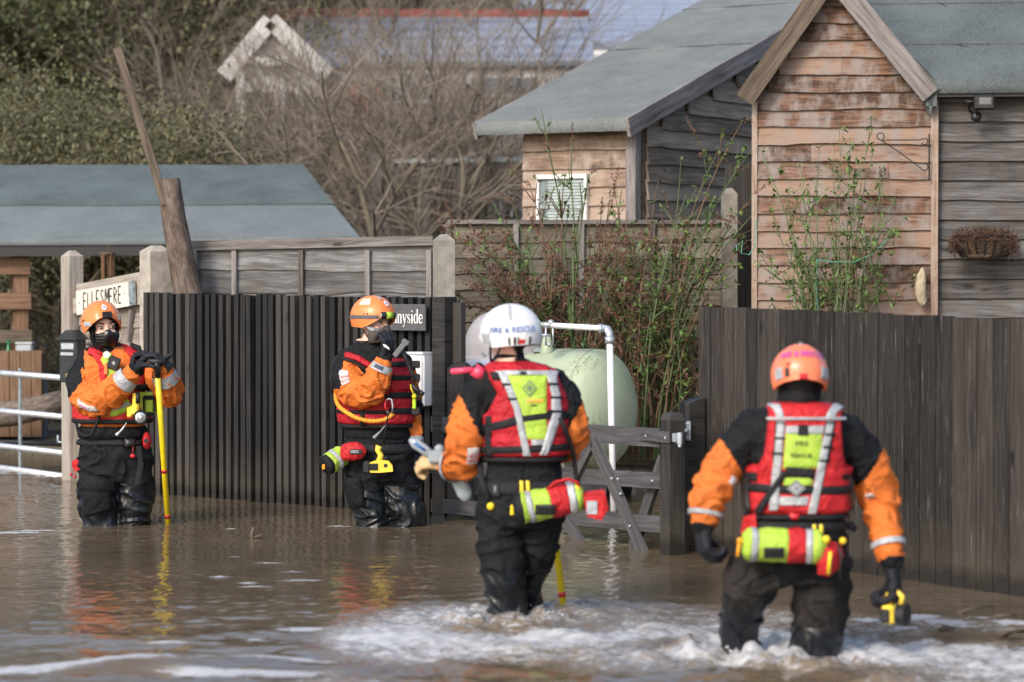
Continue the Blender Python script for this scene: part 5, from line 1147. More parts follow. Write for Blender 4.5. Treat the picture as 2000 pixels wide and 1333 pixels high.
def helmet(root, H, mat, marks, r=HR, dc=(0, -.008, .022), front=82):
    E = lambda u, ph, off: H.ell(u, ph, off, r, dc)
    n1, n2 = 56, 20; mb = MB()
    def rp(u):
        v = rimphi(u); return v+(front-82)*max(0, math.cos(R(u)))
    def ridge(u, ph): # subtle moulded panels
        return .004*math.exp(-((abs(((u+180) % 360)-180)-0)/12)**2)*0+.0035*(math.sin(R(u)*3)**8)*math.sin(R(ph))
    mb.grid(lambda a, b: E(360*a, rp(360*a)*b, ridge(360*a, rp(360*a)*b)+.003*(b > .97)), n1, n2, flip=True)
    mb.grid(lambda a, b: E(360*a, rp(360*a)*b, -.010), n1, n2)
    b0 = len(mb.v)
    for i in range(n1): mb.v.append(tuple(E(360*i/n1, rp(360*i/n1), .003))); mb.v.append(tuple(E(360*i/n1, rp(360*i/n1)+1.2, -.003))); mb.v.append(tuple(E(360*i/n1, rp(360*i/n1), -.010)))
    for i in range(n1):
        j = (i+1) % n1
        for q in (0, 1): mb.face([b0+3*i+q, b0+3*j+q, b0+3*j+q+1, b0+3*i+q+1])
    h = obj('helmet', mb, mat, root, True)
    mb = MB(); mb.grid(lambda a, b: E(360*a, rp(360*a)*(.80+.22*b), -.014-.012*b), n1, 5); mb.grid(lambda a, b: E(360*a, rp(360*a)*(.80+.22*b), -.030-.004*b), n1, 5, flip=True); obj('helmet_padding', mb, M['suit_black'], h, True)
    for mk in marks:
        mb = MB(); kind, nm, m_ = mk[:3]
        if kind == 'patch':
            u0, u1, p0, p1 = mk[3]; mb.slab(lambda a, b, o: E(u0+(u1-u0)*a, p0+(p1-p0)*b, o), 8, 6, 0.002, .004, 0)
        elif kind == 'poly':
            uc, pc = mk[3]; P2 = mk[4]; c0 = len(mb.v); mb.v.append(tuple(E(uc, pc, .0075)))
            for (x, y) in P2: mb.v.append(tuple(E(uc-x, pc-y, .0075)))
            for i in range(len(P2)): mb.face([c0, c0+1+i, c0+1+(i+1) % len(P2)])
        elif kind == 'text':
            uc, pc = mk[3]; sz = mk[5]; text_on(mb, mk[4], sz, lambda x, y: E(uc+mk[6]*x*57.3/.125, pc-y*57.3/.125, .0075), sx=mk[7] if len(mk) > 7 else 1.)
        elif kind == 'box':
            u_, p_ = mk[3]; c = E(u_, p_, .008); mb.rbox(c, *[v_ for v_ in mk[4](H)], .003)
        elif kind == 'ball': mb.ball(E(*mk[3], .0), mk[4], 10, 7)
        obj(nm, mb, m_, h, kind in ('ball',))
    return h
def star(r1, r2, n_=8): return [((r1 if i % 2 == 0 else r2)*math.sin(math.pi*i/n_), (r1 if i % 2 == 0 else r2)*math.cos(math.pi*i/n_)) for i in range(2*n_)]
def glove(root, wrist, d, nrm, thumb, curl, mat, cuff=None, sc=1., spread=1., thumbdir=None, name='glove', open_=None):
    """palm with five separate bent fingers; nrm is the way the palm faces, thumb +1/-1 its side"""
    w_ = Vector(wrist); d = Vector(d).normalized(); n_ = Vector(nrm); n_ = (n_-d*n_.dot(d)).normalized(); t_ = d.cross(n_)*thumb; mb = MB(); sc *= 1.06
    Lp = .095*sc
    for k_ in range(4):
        x = (1.5-k_)*.021*sc*spread; kn = w_+d*(Lp-abs(1.3-k_)*.005)+t_*x-n_*.004
        mb.tube([w_+t_*x*.65, w_.lerp(kn, .5)+t_*x*.1-n_*.006, kn], [.019*sc, .0195*sc, .0155*sc], 12); mb.ball(kn, .0158*sc, 12, 8)
        Ls = [(.045, .028, .022), (.049, .031, .023), (.046, .029, .022), (.036, .022, .019)][k_]; a = 0; p = kn; Q = [kn]; c_ = curl[k_] if hasattr(curl, '__len__') else curl
        for j, l in enumerate(Ls):
            a += R(c_*(.8, 1.0, .7)[j]); dd = d*math.cos(a)+n_*math.sin(a)+t_*(.10*(1.5-k_)*spread*(1 if j == 0 else .4)); p = p+dd.normalized()*l*sc; Q.append(p)
        mb.tube(Q, [.0135*sc, .0125*sc, .0115*sc, .0095*sc], 10); mb.ball(p, .0098*sc, 10, 8)
    b = w_+d*.022*sc+t_*.030*sc+n_*.006
    if thumbdir is None: td_ = (d*.75+t_*.55+n_*.45).normalized()
    else: td_ = Vector(thumbdir).normalized()
    q1 = b+td_*.042*sc; q2 = q1+(td_*.85+n_*.45*(0 if thumbdir is not None else 1)+d*.15*(0 if thumbdir is not None else 1)).normalized()*.034*sc; q3 = q2+(td_*.6+n_*.7*(0 if thumbdir is not None else 1)).normalized()*.026*sc
    mb.tube([w_+t_*.012, b, q1, q2, q3], [.018*sc, .019*sc, .0155*sc, .013*sc, .0105*sc], 10); mb.ball(q3, .0108*sc, 10, 8)
    mb.tube([w_-d*.075, w_-d*.03, w_+d*.012], [.036*sc, .033*sc, .029*sc], 16)
    me = remesh(mb, .0036, 2, .4); V = np.zeros(len(me.vertices)*3); me.vertices.foreach_get('co', V); V = V.reshape(-1, 3)-np.array(ORI[root.name]); me.vertices.foreach_set('co', V.ravel())
    g_ = obj(name, me, mat, root, True)
    mb = MB(); mb.tube([w_-d*.030, w_-d*.006], [.0365*sc, .0335*sc], 20); obj('wrist_strap', mb, M['webbing'], g_, True)
    return g_
M['patch_white'] = fabric('patch_fabric', (.50,.49,.48), .7, .5)
M['suit_black'] = fabric('black_drysuit', (.009,.010,.012), .8, .9, 8, .3, 500, .22)
M['suit_muddy'] = fabric('muddy_black_drysuit', (.010,.010,.011), .8, .9, 8, .3, 500, .25, dirt=(.09,.062,.045,1), dirtamt=.35)
M['suit_wet'] = fabric('wet_drysuit', (.006,.008,.011), .30, .55, 7, .2, 500, .45)
M['suit_orange'] = fabric('orange_drysuit', (.66,.165,.026), .72, .8, 9, .07, 500, .3, dirt=(.34,.085,.025,1), dirtamt=.5)
M['skin'] = fabric('skin', (.72,.45,.35), .5, .15, 14, .08, 300, .4)
M['vest_red'] = fabric('red_vest', (.42,.012,.022), .62, .9, 14, .12, 500, .3)
M['vest_bright'] = fabric('bright_red_vest', (.48,.018,.022), .6, .9, 14, .1, 500, .3)
M['lime'] = fabric('lime_panel', (.38,.56,.06), .6, .6, 14, .06, 400, .3, dirt=(.30,.34,.10,1), dirtamt=.35)
M['silver'] = fabric('silver_reflective', (.36,.38,.40), .38, .5, 16, .1, 300, .6, dirt=(.30,.31,.32,1), dirtamt=.5)
M['webbing'] = fabric('black_webbing', (.011,.011,.013), .7, .3, 30, .2, 700, .3)
M['glove_black'] = fabric('black_glove', (.014,.016,.022), .65, .4, 30, .3, 600, .3)
M['helmet_orange'] = plain('orange_helmet_shell', (.80,.225,.06), .34, 0, .03, 5, .03, dirt=(.60,.12,.03,1), dirtamt=.25)
M['helmet_red'] = plain('fluorescent_helmet_shell', (.88,.21,.095), .35, 0, .03, 5)
M['helmet_white'] = plain('white_helmet_shell', (.72,.72,.71), .3, 0, .03, 5)
M['blue_ink'] = plain('blue_ink', (.02,.12,.42), .5); M['purple_ink'] = plain('purple_ink', (.36,.03,.42), .5); M['red_ink'] = plain('red_ink', (.55,.04,.05), .5)
M['buckle'] = plain('buckle_plastic', (.02,.02,.021), .35); M['gloss_black'] = plain('gloss_black_mask', (.008,.008,.010), .28, 0, .1, 8, .1)
M['toggle'] = plain('yellow_toggle', (.85,.62,.02), .4); M['pod_orange'] = plain('orange_cord', (.80,.32,.02), .7)
def nvec(V): return V
def make_body(root, Y0, T, arms, legs, H, neck, colour, voxel=.0075, fold=1.0, mats=None):
    mb = MB(); T.solid(mb)
    for a in arms: a.solid(mb)
    for l in legs: l.solid(mb)
    H.solid(mb); mb.tube([W(*neck[0][:2], Y0+neck[0][2]), W(*neck[1][:2], Y0+neck[1][2])], [neck[0][3], neck[1][3]], 20)
    me = remesh(mb, voxel, 5, .5); n_ = len(me.vertices); V = np.zeros(n_*3); me.vertices.foreach_get('co', V); V = V.reshape(-1, 3)
    Nn = np.zeros(n_*3); me.vertices.foreach_get('normal', Nn); Nn = Nn.reshape(-1, 3)
    def near(limb):
        D_ = np.full(len(V), 9.); tt = np.zeros(len(V))
        for i in range(limb.n):
            a, b = np.array(limb.P[i]), np.array(limb.P[i+1]); ab = b-a; u = np.clip(((V-a)@ab)/(ab@ab+1e-12), 0, 1); d = np.linalg.norm(V-(a+u[:, None]*ab), axis=1)-(limb.R[i]*(1-u)+limb.R[i+1]*u)
            m = d < D_; D_[m] = d[m]; tt[m] = ((i+u)/limb.n)[m]
        return D_, tt
    an = [near(a) for a in arms]; ln_ = [near(l) for l in legs]
    hd = np.linalg.norm((V-np.array(H.c)), axis=1); c, s_ = math.cos(PIT), math.sin(PIT)
    rel = V-np.array([0, 0, CH]); dep = rel[:, 1]*c-rel[:, 2]*s_; upc = rel[:, 1]*s_+rel[:, 2]*c
    PX = 1000+rel[:, 0]/dep*F; PY = 666.5-upc/dep*F
    # cloth folds
    hl = np.stack([(V-np.array(H.c))@np.array(q) for q in (H.s, H.f, H.u)], -1)
    head = (hl[:, 2] > -.115) & (hd < .17)
    for i in range(n_):
        if head[i]: continue
        p = Vector(V[i]); amp = .0035; q = Vector((p.x*9, p.y*9, p.z*17))
        for (D_, tt) in an:
            if D_[i] < .02: e_ = math.exp(-((tt[i]-.52)/.22)**2); amp = .004+.009*e_; q = Vector((p.x*13, p.y*13, p.z*13)); break
        else:
            for (D_, tt) in ln_:
                if D_[i] < .02: amp = .0085; q = Vector((p.x*8, p.y*8, p.z*11)); break
        w_ = noise.noise(q*.5+Vector((7, 3, 1)))*1.2; f_ = max(0, 1-abs(noise.noise(q+Vector((w_, w_, -w_)))*3.0))**1.5*1.25; f2 = noise.noise(q*2.1)
        V[i] += Nn[i]*(amp*1.35*fold*(f_*1.1-.40+f2*.35))
    me.vertices.foreach_set('co', (V-np.array(ORI[root.name])).ravel())
    kind = np.zeros(n_, int); tpar = np.zeros(n_)
    for j, (D_, tt) in enumerate(an):
        m = (D_ < .013) & (tt > .02); kind[m] = 1+j; tpar[m] = tt[m]
    for (D_, tt) in ln_: m = (D_ < .02) & (kind == 0); kind[m] = 5; tpar[m] = tt[m]
    kind[head] = 9
    mi = []
    for p in me.polygons:
        v = p.vertices[0]; mi.append(colour(kind[v], tpar[v], PX[v], PY[v], V[v], hl[v]))
    me.polygons.foreach_set('material_index', mi)
    return obj('body', me, mats or [M['suit_black'], M['suit_orange'], M['skin'], M['suit_wet'], M['webbing']], root, True)
def on(T, rows, back=False):
    """pad outline: rows of (py, left px, right px) laid on the torso"""
    r = np.array(rows, float)
    def f(a, b, o):
        py = r[0, 0]+(r[-1, 0]-r[0, 0])*b; l = np.interp(py, r[:, 0], r[:, 1]); g_ = np.interp(py, r[:, 0], r[:, 2]); return T.S(l+(g_-l)*a, py+0*o, o, back)
    return f
def around(T, y0, y1, u0=-180, u1=180, sl=0.):
    return lambda a, b, o: T.U(u0+(u1-u0)*a, y0+(y1-y0)*b+sl*math.sin(R(u0+(u1-u0)*a)), o)
def path(T, pts, wpx):
    """webbing strip following (px, py) points over the torso"""
    P = np.array(pts, float); d = np.gradient(P, axis=0); nn = np.stack([-d[:, 1], d[:, 0]], -1); nn /= np.linalg.norm(nn, axis=1)[:, None]; tt = np.linspace(0, 1, len(P))
    def f(a, b, o):
        c = [np.interp(b, tt, P[:, i])+(a-.5)*wpx*np.interp(b, tt, nn[:, i]) for i in (0, 1)]; return T.S(c[0], c[1], o)
    return f
def pad(root, nm, f, m, na, nb, off, th, edge=.25, crease=None):
    mb = MB(); mb.slab(f, na, nb, off, th, edge, 0, crease); return obj(nm, mb, m, root, True)
def eyes(root, H, mb_brow=True):
    for x in (-1, 1):
        mb = MB(); mb.ball(H.p(.032*x, .0745, .004), (.0135, .0115, .0080), 14, 10, ax=H.M()); e_ = obj('eye', mb, plain('eye_white', (.42,.39,.37), .2) if 'eye' not in M else M['eye'], root, True); M['eye'] = e_.data.materials[0]
        mb = MB(); mb.ball(H.p(.033*x, .0835, .003), (.0062, .0045, .0062), 10, 8, ax=H.M()); obj('iris', mb, M['iris'], e_, True)
        mb = MB(); mb.tube([H.p(.016*x, .084, .026), H.p(.034*x, .083, .031), H.p(.054*x, .070, .025)], [.004, .0048, .002], 6); obj('eyebrow', mb, M['brow'], root, True)
        mb = MB(); mb.tube([H.p(.017*x, .079, .010), H.p(.033*x, .084, .016), H.p(.049*x, .073, .009)], [.0025, .0035, .002], 6); obj('eyelid', mb, M['skin_dark'], root, True)
M['iris'] = plain('iris', (.03,.025,.02), .2); M['brow'] = plain('eyebrow_hair', (.09,.05,.03), .9); M['skin_dark'] = plain('eyelid_skin', (.38,.19,.14), .55)
def throw_bag(label, A, B, r, cols, grp, tail=None):
    """stuffed rope bag from A to B; cols = [(t, material)]"""
    A, B = Vector(A), Vector(B); root = thing('throw_bag', label, 'throw bag', (A+B)/2-Z3*r, grp); d = (B-A)
    tprev = 0
    def rad(t): return r*min(1, (1-(max(0, abs(t-.5)*2-.78)/.22)**2*.42))*(1+.03*math.sin(t*23))
    for i, (t, m_, nm) in enumerate(cols):
        mb = MB(); n_ = max(3, int((t-tprev)*28)); P = [A+d*(tprev+(t-tprev)*j/n_) for j in range(n_+1)]; R_ = [rad(tprev+(t-tprev)*j/n_)+(.003 if nm == 'reflective_band' else 0) for j in range(n_+1)]
        mb.tube(P, R_, 26); b = 0
        mb.v = [tuple(Vector(v)+rv(.0)+Vector((noise.noise(Vector(v)*22), noise.noise(Vector(v)*22+Z3*9), noise.noise(Vector(v)*22-Z3*5)))*.006) for v in mb.v]
        obj(nm, mb, m_, root, True); tprev = t
    return root
def lamp_patch(mb, P): mb.hull(P)
def basis(px, py, Y): return W(px, py, Y)
X1, Y1 = Vector((1, 0, 0)), Vector((0, 1, 0))
GRP = 'throw bags hung on rescuers belts'

# ---------------- person C: white helmet, seen from behind, mid-frame
Y0 = G(1000, 1203).y+.05
def J(px, py, dy=0.): return W(px, py, Y0+dy)
root = thing('person', 'person in a white helmet and red-lime vest seen from behind, wading mid-frame', 'person', Vector((J(1000, 1203).x, Y0, -.5)), 'wading flood rescuers')
T = Torso(Y0, [(700,997,30,.07,.0),(716,1006,50,.085,.0),(728,1012,80,.10,.0),(748,1016,86,.115,.0),(790,1022,78,.12,0),(850,1024,70,.12,0),(900,1024,70,.12,0),(935,1022,77,.125,0),(970,1020,88,.14,0),(1005,1018,86,.14,0),(1030,1015,74,.12,0)])
aL = Limb(Y0, [(950,752,.0,33),(925,790,-.02,36),(912,850,-.04,39),(906,893,.02,38),(893,908,.07,33),(872,907,.12,24)])
aR = Limb(Y0, [(1082,752,.0,33),(1104,790,.0,36),(1112,838,.02,36),(1112,868,.09,30),(1092,880,.22,24),(1070,876,.36,20)])
lL = Limb(Y0, [(975,990,.0,44),(978,1060,-.01,46),(984,1130,-.02,42),(992,1200,.0,36),(996,1400,.02,36)])
lR = Limb(Y0, [(1058,990,.0,46),(1052,1055,.04,42),(1036,1120,.12,32),(1028,1190,.2,28),(1026,1380,.24,28)])
H = Head(J(995, 661, -.01), -128, 3)
def col(k_, t, px, py, v, hl):
    if k_ in (1, 2):
        if py > 1000: return 0
        tt = .22 if k_ == 1 else .26
        a = (px-(905 if k_ == 1 else 1130))*(.0035 if k_ == 1 else -.0035)
        return 0 if t < tt+a*1.4 or t > .985 else 1
    if k_ == 9: return 2 if (hl[2] > -.10 and hl[1] > -.05) else 4
    if v[2] < .19 and k_ == 5: return 3
    return 0
make_body(root, Y0, T, [aL, aR], [lL, lR], H, ((993, 722, .01, .062), (994, 680, 0, .056)), col)
helmet(root, H, M['helmet_white'], [('patch', 'reflective_patch', M['silver'], (118, 127, 22, 66)), ('patch', 'reflective_patch', M['silver'], (58, 80, 88, 108)),
  ('text', 'helmet_lettering', M['blue_ink'], (128, 84), 'FIRE & RESCUE', .0335, 1, .92), ('patch', 'rear_clip', M['red_plastic'], (138, 150, 103, 111)), ('patch', 'vent', M['iron'], (128, 132, 98, 112)), ('patch', 'vent', M['iron'], (118, 121, 98, 112)), ('patch', 'vent', M['iron'], (160, 163, 98, 112)), ('patch', 'vent', M['iron'], (136, 138, 98, 112))], dc=(0, -.008, .02))
mb = MB(); mb.tube([H.p(.108, .02, -.02), H.p(.085, .04, -.06), H.p(.06, .06, -.10), H.p(.0, .085, -.125), H.p(-.06, .05, -.1)], .006, 6); mb.tube([H.p(.1, -.03, -.03), H.p(.088, .0, -.07), H.p(.06, .06, -.10)], .005, 6); obj('chin_strap', mb, M['webbing'], root, True)
mb = MB(); n_ = 24
for zz, rr in ((0, .066),): mb.tube([J(993, 724, .01), J(994, 710, .0), J(995, 697, .0), J(995, 686, 0)], [.082, .072, .066, .060], 28)
obj('neck_gaiter', mb, M['suit_black'], root, True)
# vest
cr = lambda a, b: .72+.28*min(1, abs(math.sin(b*math.pi*2))*3)
v_ = pad(root, 'life_vest', around(T, 803, 892), M['vest_red'], 96, 14, .006, .036, .12, cr)
pad(v_, 'back_panel', on(T, [(706,965,1072),(716,952,1082),(740,956,1088),(768,972,1098),(800,958,1112),(830,948,1118)]), M['vest_red'], 34, 26, .006, .034, .16)
pad(v_, 'front_panel', on(T, [(712,960,1072),(740,962,1088),(768,972,1098),(830,948,1112)], True), M['vest_red'], 20, 16, .006, .04, .16)
for px_ in (975, 1058):
    mb = MB(); mb.tube([J(px_-2, 742, -.125), J(px_-1, 724, -.105), J(px_, 717, -.04), J(px_, 719, .05), J(px_, 742, .12)], [.014]*5, 14, ry=[.034]*5, ref=(0, -1, .5)); obj('shoulder_strap', mb, M['vest_red'], v_, True)
pad(v_, 'lime_panel', on(T, [(727,988,1066),(735,990,1064),(800,1016,1063),(860,1030,1064)]), M['lime'], 16, 26, .038, .008, .06)
for nm, m_, rows in (('reflective_strip', 'silver', [(724,972,990),(760,990,1004),(800,1005,1018),(890,1022,1036)]), ('reflective_strip', 'silver', [(724,1060,1075),(770,1070,1083),(810,1069,1084),(888,1050,1063)]), ('reflective_strip', 'silver', [(723,984,1066),(732,988,1064)]), ('reflective_strip', 'silver', [(858,1036,1056),(869,1037,1056)]),
                     ('webbing_tab', 'webbing', [(722,1012,1030),(734,1013,1030)]), ('webbing_tab', 'webbing', [(726,962,978),(742,968,984)])):
    pad(v_, nm, on(T, rows), M[m_], 6, 18 if nm == 'reflective_strip' else 4, .044, .008, .1)
for (y_, xl, xr) in ((748, 983, 999), (776, 994, 1010), (747, 1064, 1080), (773, 1068, 1085), (800, 1064, 1084)): pad(v_, 'webbing_loop', on(T, [(y_, xl, xr), (y_+6, xl+2, xr)]), M['webbing'], 4, 3, .050, .006, .1)
pad(v_, 'belt', path(T, [(948,839),(985,830),(1020,818),(1060,812),(1108,812)], 19), M['webbing'], 5, 30, .040, .007, .1)
pad(v_, 'belt', around(T, 866, 882, -88, 88, -3), M['webbing'], 50, 4, .040, .007, .1)
pad(v_, 'belt', around(T, 818, 834, 88, 272), M['webbing'], 40, 4, .040, .006, .1)
pad(v_, 'belt', path(T, [(966,812),(967,850),(968,890)], 8), M['webbing'], 4, 14, .046, .006, .1)
for q_ in (((1078,815),(1086,850),(1103,890),(1116,930),(1118,950)),): 
    mb = MB(); mb.tube([T.S(min(p[0], 1106), p[1], .06) for p in q_], [.010]*5, 8, ry=[.003]*5, ref=(1,0,0)); obj('strap', mb, M['webbing'], v_, True)
mb = MB(); P2 = [(0,-17),(13,0),(0,17),(-13,0)]; c0 = (1033, 758)
for k0, m0 in ((1., 0), (.72, 1), (.5, 0)):
    b = len(mb.v); [mb.v.append(tuple(T.S(c0[0]+p[0]*k0, c0[1]+p[1]*k0, .050+(1-k0)*.002))) for p in P2]; mb.face([b, b+1, b+2, b+3], None, m0)
obj('diamond_mark', mb, [plain('grey_green_ink', (.13,.20,.10), .5), M['lime']], v_)
pad(v_, 'warning_label', on(T, [(779,1028,1056),(786,1028,1056)]), plain('orange_print', (.80,.40,.06), .5), 6, 3, .047, .0035, .1); pad(v_, 'warning_label', on(T, [(790,1036,1046),(793,1036,1046)]), M['iron'], 4, 2, .047, .0035, .1)
pad(v_, 'waist_skirt', around(T, 888, 902), M['webbing'], 80, 4, .004, .03, .3)
# belt, tabs, trouser toggles
pad(root, 'waist_belt', around(T, 938, 962), M['webbing'], 80, 4, .006, .008, .1)
for px_ in (1019, 1031): pad(root, 'yellow_tab', on(T, [(939,px_-4,px_+3),(962,px_-3,px_+4)]), M['toggle'], 3, 5, .016, .006, .1)
mb = MB(); mb.ball(T.S(961, 989, .012), .017, 14, 10); obj('toggle', mb, M['toggle'], root, True)
mb = MB(); mb.tube([T.S(948, 890, .04), T.S(953, 930, .035), T.S(958, 975, .02)], [.014]*3, 8, ry=[.004]*3, ref=(1,0,0)); obj('strap', mb, M['webbing'], root, True)
pad(root, 'buckle', on(T, [(942,962,978),(970,962,978)]), M['buckle'], 4, 5, .014, .012, .2)
mb = MB(); aL.band(mb, .86, .93, .012); obj('sleeve_band', mb, M['silver'], root, True)
pad(root, 'sleeve_patch', lambda a, b, o: aL.surf(.43+.10*b, -8-32*a, o+.004), M['patch_white'], 5, 5, .004, .004, .05); pad(root, 'sleeve_patch', lambda a, b, o: aR.surf(.40+.12*b, 40+25*a, o), M['patch_white'], 5, 5, .006, .004, .05)
mb = MB(); text_on(mb, 'LAND', .020, lambda x, y: aL.surf(.465-y*1.2, -24+x*-550, .014)); text_on(mb, 'RESCUE', .016, lambda x, y: aL.surf(.495-y*1.2, -24+x*-550, .014)); obj('patch_lettering', mb, M['red_ink'], root)
mb = MB(); mb.tube([J(885, 726, -.06), J(930, 722, -.05)], .013, 12); mb.ball(J(885, 726, -.06), .013, 10, 8); mb.tube([J(925, 722, -.05), J(945, 735, -.04)], [.028, .03], 12); ls = obj('light_stick', mb, plain('pink_glow_stick', (.80,.06,.13), .35), v_, True)
mb = MB(); mb.tube([J(926, 720, -.06), J(935, 713, -.02), J(946, 720, .02)], .012, 8); obj('stick_loop', mb, M['webbing'], v_, True)
glove(root, J(872, 907, .12), (-.85, .25, .10), (.15, .6, -.8), -1, 62, M['tan'], sc=1.05)
glove(root, J(1066, 876, .37), (-.6, .6, .1), (-.5, -.3, -.2), 1, 70, M['glove_black'])
# pole held by C
pb = G(1100, 1181); pt_ = W(1060, 850, pb.y-.05); dpl = (pt_-pb).normalized()
def pole(label, A, B, marks, rr, head=None):
    A, B = Vector(A), Vector(B); r_ = thing('wading_pole', label, 'pole', A-(B-A).normalized()*.45, 'yellow wading poles'); d = (B-A).normalized()
    mb = MB(); mb.tube([A-d*.45, A.lerp(B, .5), B], rr, 14); obj('shaft', mb, M['pole_yellow'], r_, True)
    for t in marks: mb = MB(); mb.tube([A+d*t, A+d*(t+.022)], rr+.0012, 14); obj('red_band', mb, M['red_plastic'], r_, True)
    if head: mb = MB(); mb.tube([B-d*.0, B+d*head], rr*1.05, 14); mb.tube([B+d*head-X1*.05, B+d*head+X1*.05], rr, 12); obj('hand_grip', mb, M['rubber'], r_, True)
    return r_
pole('yellow wading pole with a red ring held beside the white-helmeted rescuer', pb, pt_, (.035,), .0155)
# clear plastic device in C's left hand
cl = N('clear_plastic'); cl.set('Base Color', (.42,.48,.52,1)); cl.set('Roughness', .2); cl.set('Transmission Weight', .35); M['clear'] = cl.m
root2 = thing('plastic_tool', 'pale grey-blue plastic tool gripped in the tan-gloved hand of the white-helmeted rescuer', 'tool', J(845, 885, .15)); ya = .12
mb = MB(); a, b = J(803, 861, ya), J(845, 890, ya); d = (b-a).normalized(); mb.tube([a-d*.01, a+d*.02, a+d*.07, b], [.008, .024, .022, .02], 12, ry=[.005, .012, .012, .012], ref=(0,0,1)); obj('blade', mb, M['clear'], root2, True)
mb = MB(); mb.tube([a+d*.02-Y1*.013, a+d*.075-Y1*.013], [.007, .006], 6, ry=[.002]*2, ref=(0,0,1)); obj('blue_insert', mb, M['blue_ink'], root2, True)
mb = MB(); mb.rbox(J(852, 893, ya-.03), X1*.035, Y1*.025, Z3*.028, .01); mb.ball(J(858, 878, ya-.03), .022, 10, 8); obj('handle', mb, M['clear'], root2)
mb = MB(); mb.tube([J(885, 918, ya), J(897, 940, ya), J(908, 965, ya), J(912, 978, ya)], [.02, .034, .034, .018], 10, ry=[.008]*4, ref=(1,0,0)); obj('tail', mb, M['clear'], root2, True)
# throw bag on C
A = J(1003, 996, -.20); B = J(1140, 968, -.18)
rt = throw_bag('lime and red throw bag slung across the white-helmeted rescuer', A, B, .068, [(.12, M['webbing'], 'end_cap'), (.20, M['lime'], 'bag_panel'), (.27, M['silver'], 'reflective_band'), (.52, M['lime'], 'bag_panel'), (.78, M['vest_bright'], 'bag_panel'), (.88, M['silver'], 'reflective_band'), (1., M['lime'], 'bag_panel')], GRP)
mb = MB(); mb.rbox(A+(A-B).normalized()*.006, (A-B).normalized()*.008, Z3*.022, Y1*.022, .004); obj('end_tab', mb, M['toggle'], rt)
mb = MB(); c_ = A.lerp(B, .45)-Y1*.066-Z3*.022; mb.slab(lambda a, b, o: c_+X1*(a-.5)*.085+Z3*(.5-b)*.045-Y1*(o+.012*(1-(b-.1)*1.3)), 6, 5, 0, .008, .1); obj('bag_label', mb, M['iron'], rt)
mb = MB(); c2 = J(1160, 985, -.18); mb.hull([c2+Vector(p) for p in ((-.05,-.05,.05),(.045,-.05,.06),(.06,-.04,-.02),(.03,-.05,-.065),(-.03,-.05,-.05),(-.05,.05,.05),(.045,.05,.06),(.06,.04,-.02),(.03,.05,-.065))]); obj('rope_pouch', mb, M['vest_bright'], rt)
mb = MB(); mb.box(c2+Vector((-.01,-.053,-.01)), X1*.022, Y1*.003, Z3*.028); obj('pouch_patch', mb, M['silver'], rt)
mb = MB(); mb.tube([J(1068, 957, -.22), J(1085, 942, -.23), J(1110, 936, -.24), J(1128, 943, -.23), J(1132, 958, -.22)], .007, 8); obj('rope_loop', mb, M['vest_bright'], rt, True)
mb = MB(); mb.ball(J(1127, 955, -.22), .017, 10, 8); obj('cord_stop', mb, M['toggle'], rt, True)

# ---------------- person D: seen from behind, nearest
Y0 = G(1520, 1278).y+.02
root = thing('person', 'person in a fluorescent red helmet seen from behind, nearest wader by the board fence', 'person', Vector((J(1550, 1278).x, Y0, -.5)), 'wading flood rescuers')
T = Torso(Y0, [(775,1562,34,.07,-.03),(792,1560,58,.09,-.02),(806,1560,92,.105,-.01),(830,1561,110,.12,0),(870,1560,98,.125,0),(930,1558,84,.12,.0),(1000,1556,84,.12,.0),(1040,1553,96,.13,0),(1075,1548,110,.145,0),(1110,1542,112,.145,.0),(1140,1540,96,.12,0)])
aL = Limb(Y0, [(1470,836,.0,37),(1434,885,.0,39),(1398,940,-.03,38),(1384,975,-.07,34),(1379,1000,-.08,31),(1376,1020,-.09,26)])
aR = Limb(Y0, [(1652,844,.0,37),(1690,896,.03,39),(1712,952,.06,38),(1722,1000,.04,34),(1734,1060,-.01,30),(1741,1092,-.04,25)])
lL = Limb(Y0, [(1488,1092,.0,60),(1462,1150,-.05,52),(1447,1205,.02,41),(1445,1262,.08,40),(1450,1330,.14,40),(1452,1480,.16,38)])
lR = Limb(Y0, [(1600,1095,.0,62),(1604,1160,.0,57),(1600,1225,.0,53),(1590,1285,.0,50),(1588,1460,.0,44)])
H = Head(J(1562, 747, -.06), 180, 18)
def col(k_, t, px, py, v, hl):
    if k_ in (1, 2):
        x = (px-1400)*.0025 if k_ == 1 else (1735-px)*.0028
        return 0 if t < .16+x*.95 or t > .985 else 1
    if k_ == 9: return 4
    if k_ == 5 and v[2] < (.20 if px < 1515 else .09)+.07*noise.noise(Vector(v)*7): return 3
    return 5 if k_ == 5 else 0
make_body(root, Y0, T, [aL, aR], [lL, lR], H, ((1561, 795, -.02, .066), (1561, 762, -.05, .064)), col, mats=[M['suit_black'], M['suit_orange'], M['skin'], M['suit_wet'], M['webbing'], M['suit_muddy']])
helmet(root, H, M['helmet_red'], [('patch', 'reflective_patch', M['silver'], (222, 246, 86, 106)), ('patch', 'reflective_patch', M['silver'], (116, 136, 86, 106)), ('patch', 'reflective_patch', M['silver'], (172, 188, 8, 30)),
  ('text', 'helmet_lettering', M['purple_ink'], (180, 66), 'FIRE & RESCUE', .037, 1, .92), ('patch', 'rear_clip', M['red_plastic'], (172, 188, 103, 112)), ('patch', 'lamp_clip', M['iron'], (143, 152, 90, 106)), ('ball', 'rear_lamp', M['red_plastic'], (150, 84), .009)], r=(.108, .136, .122))
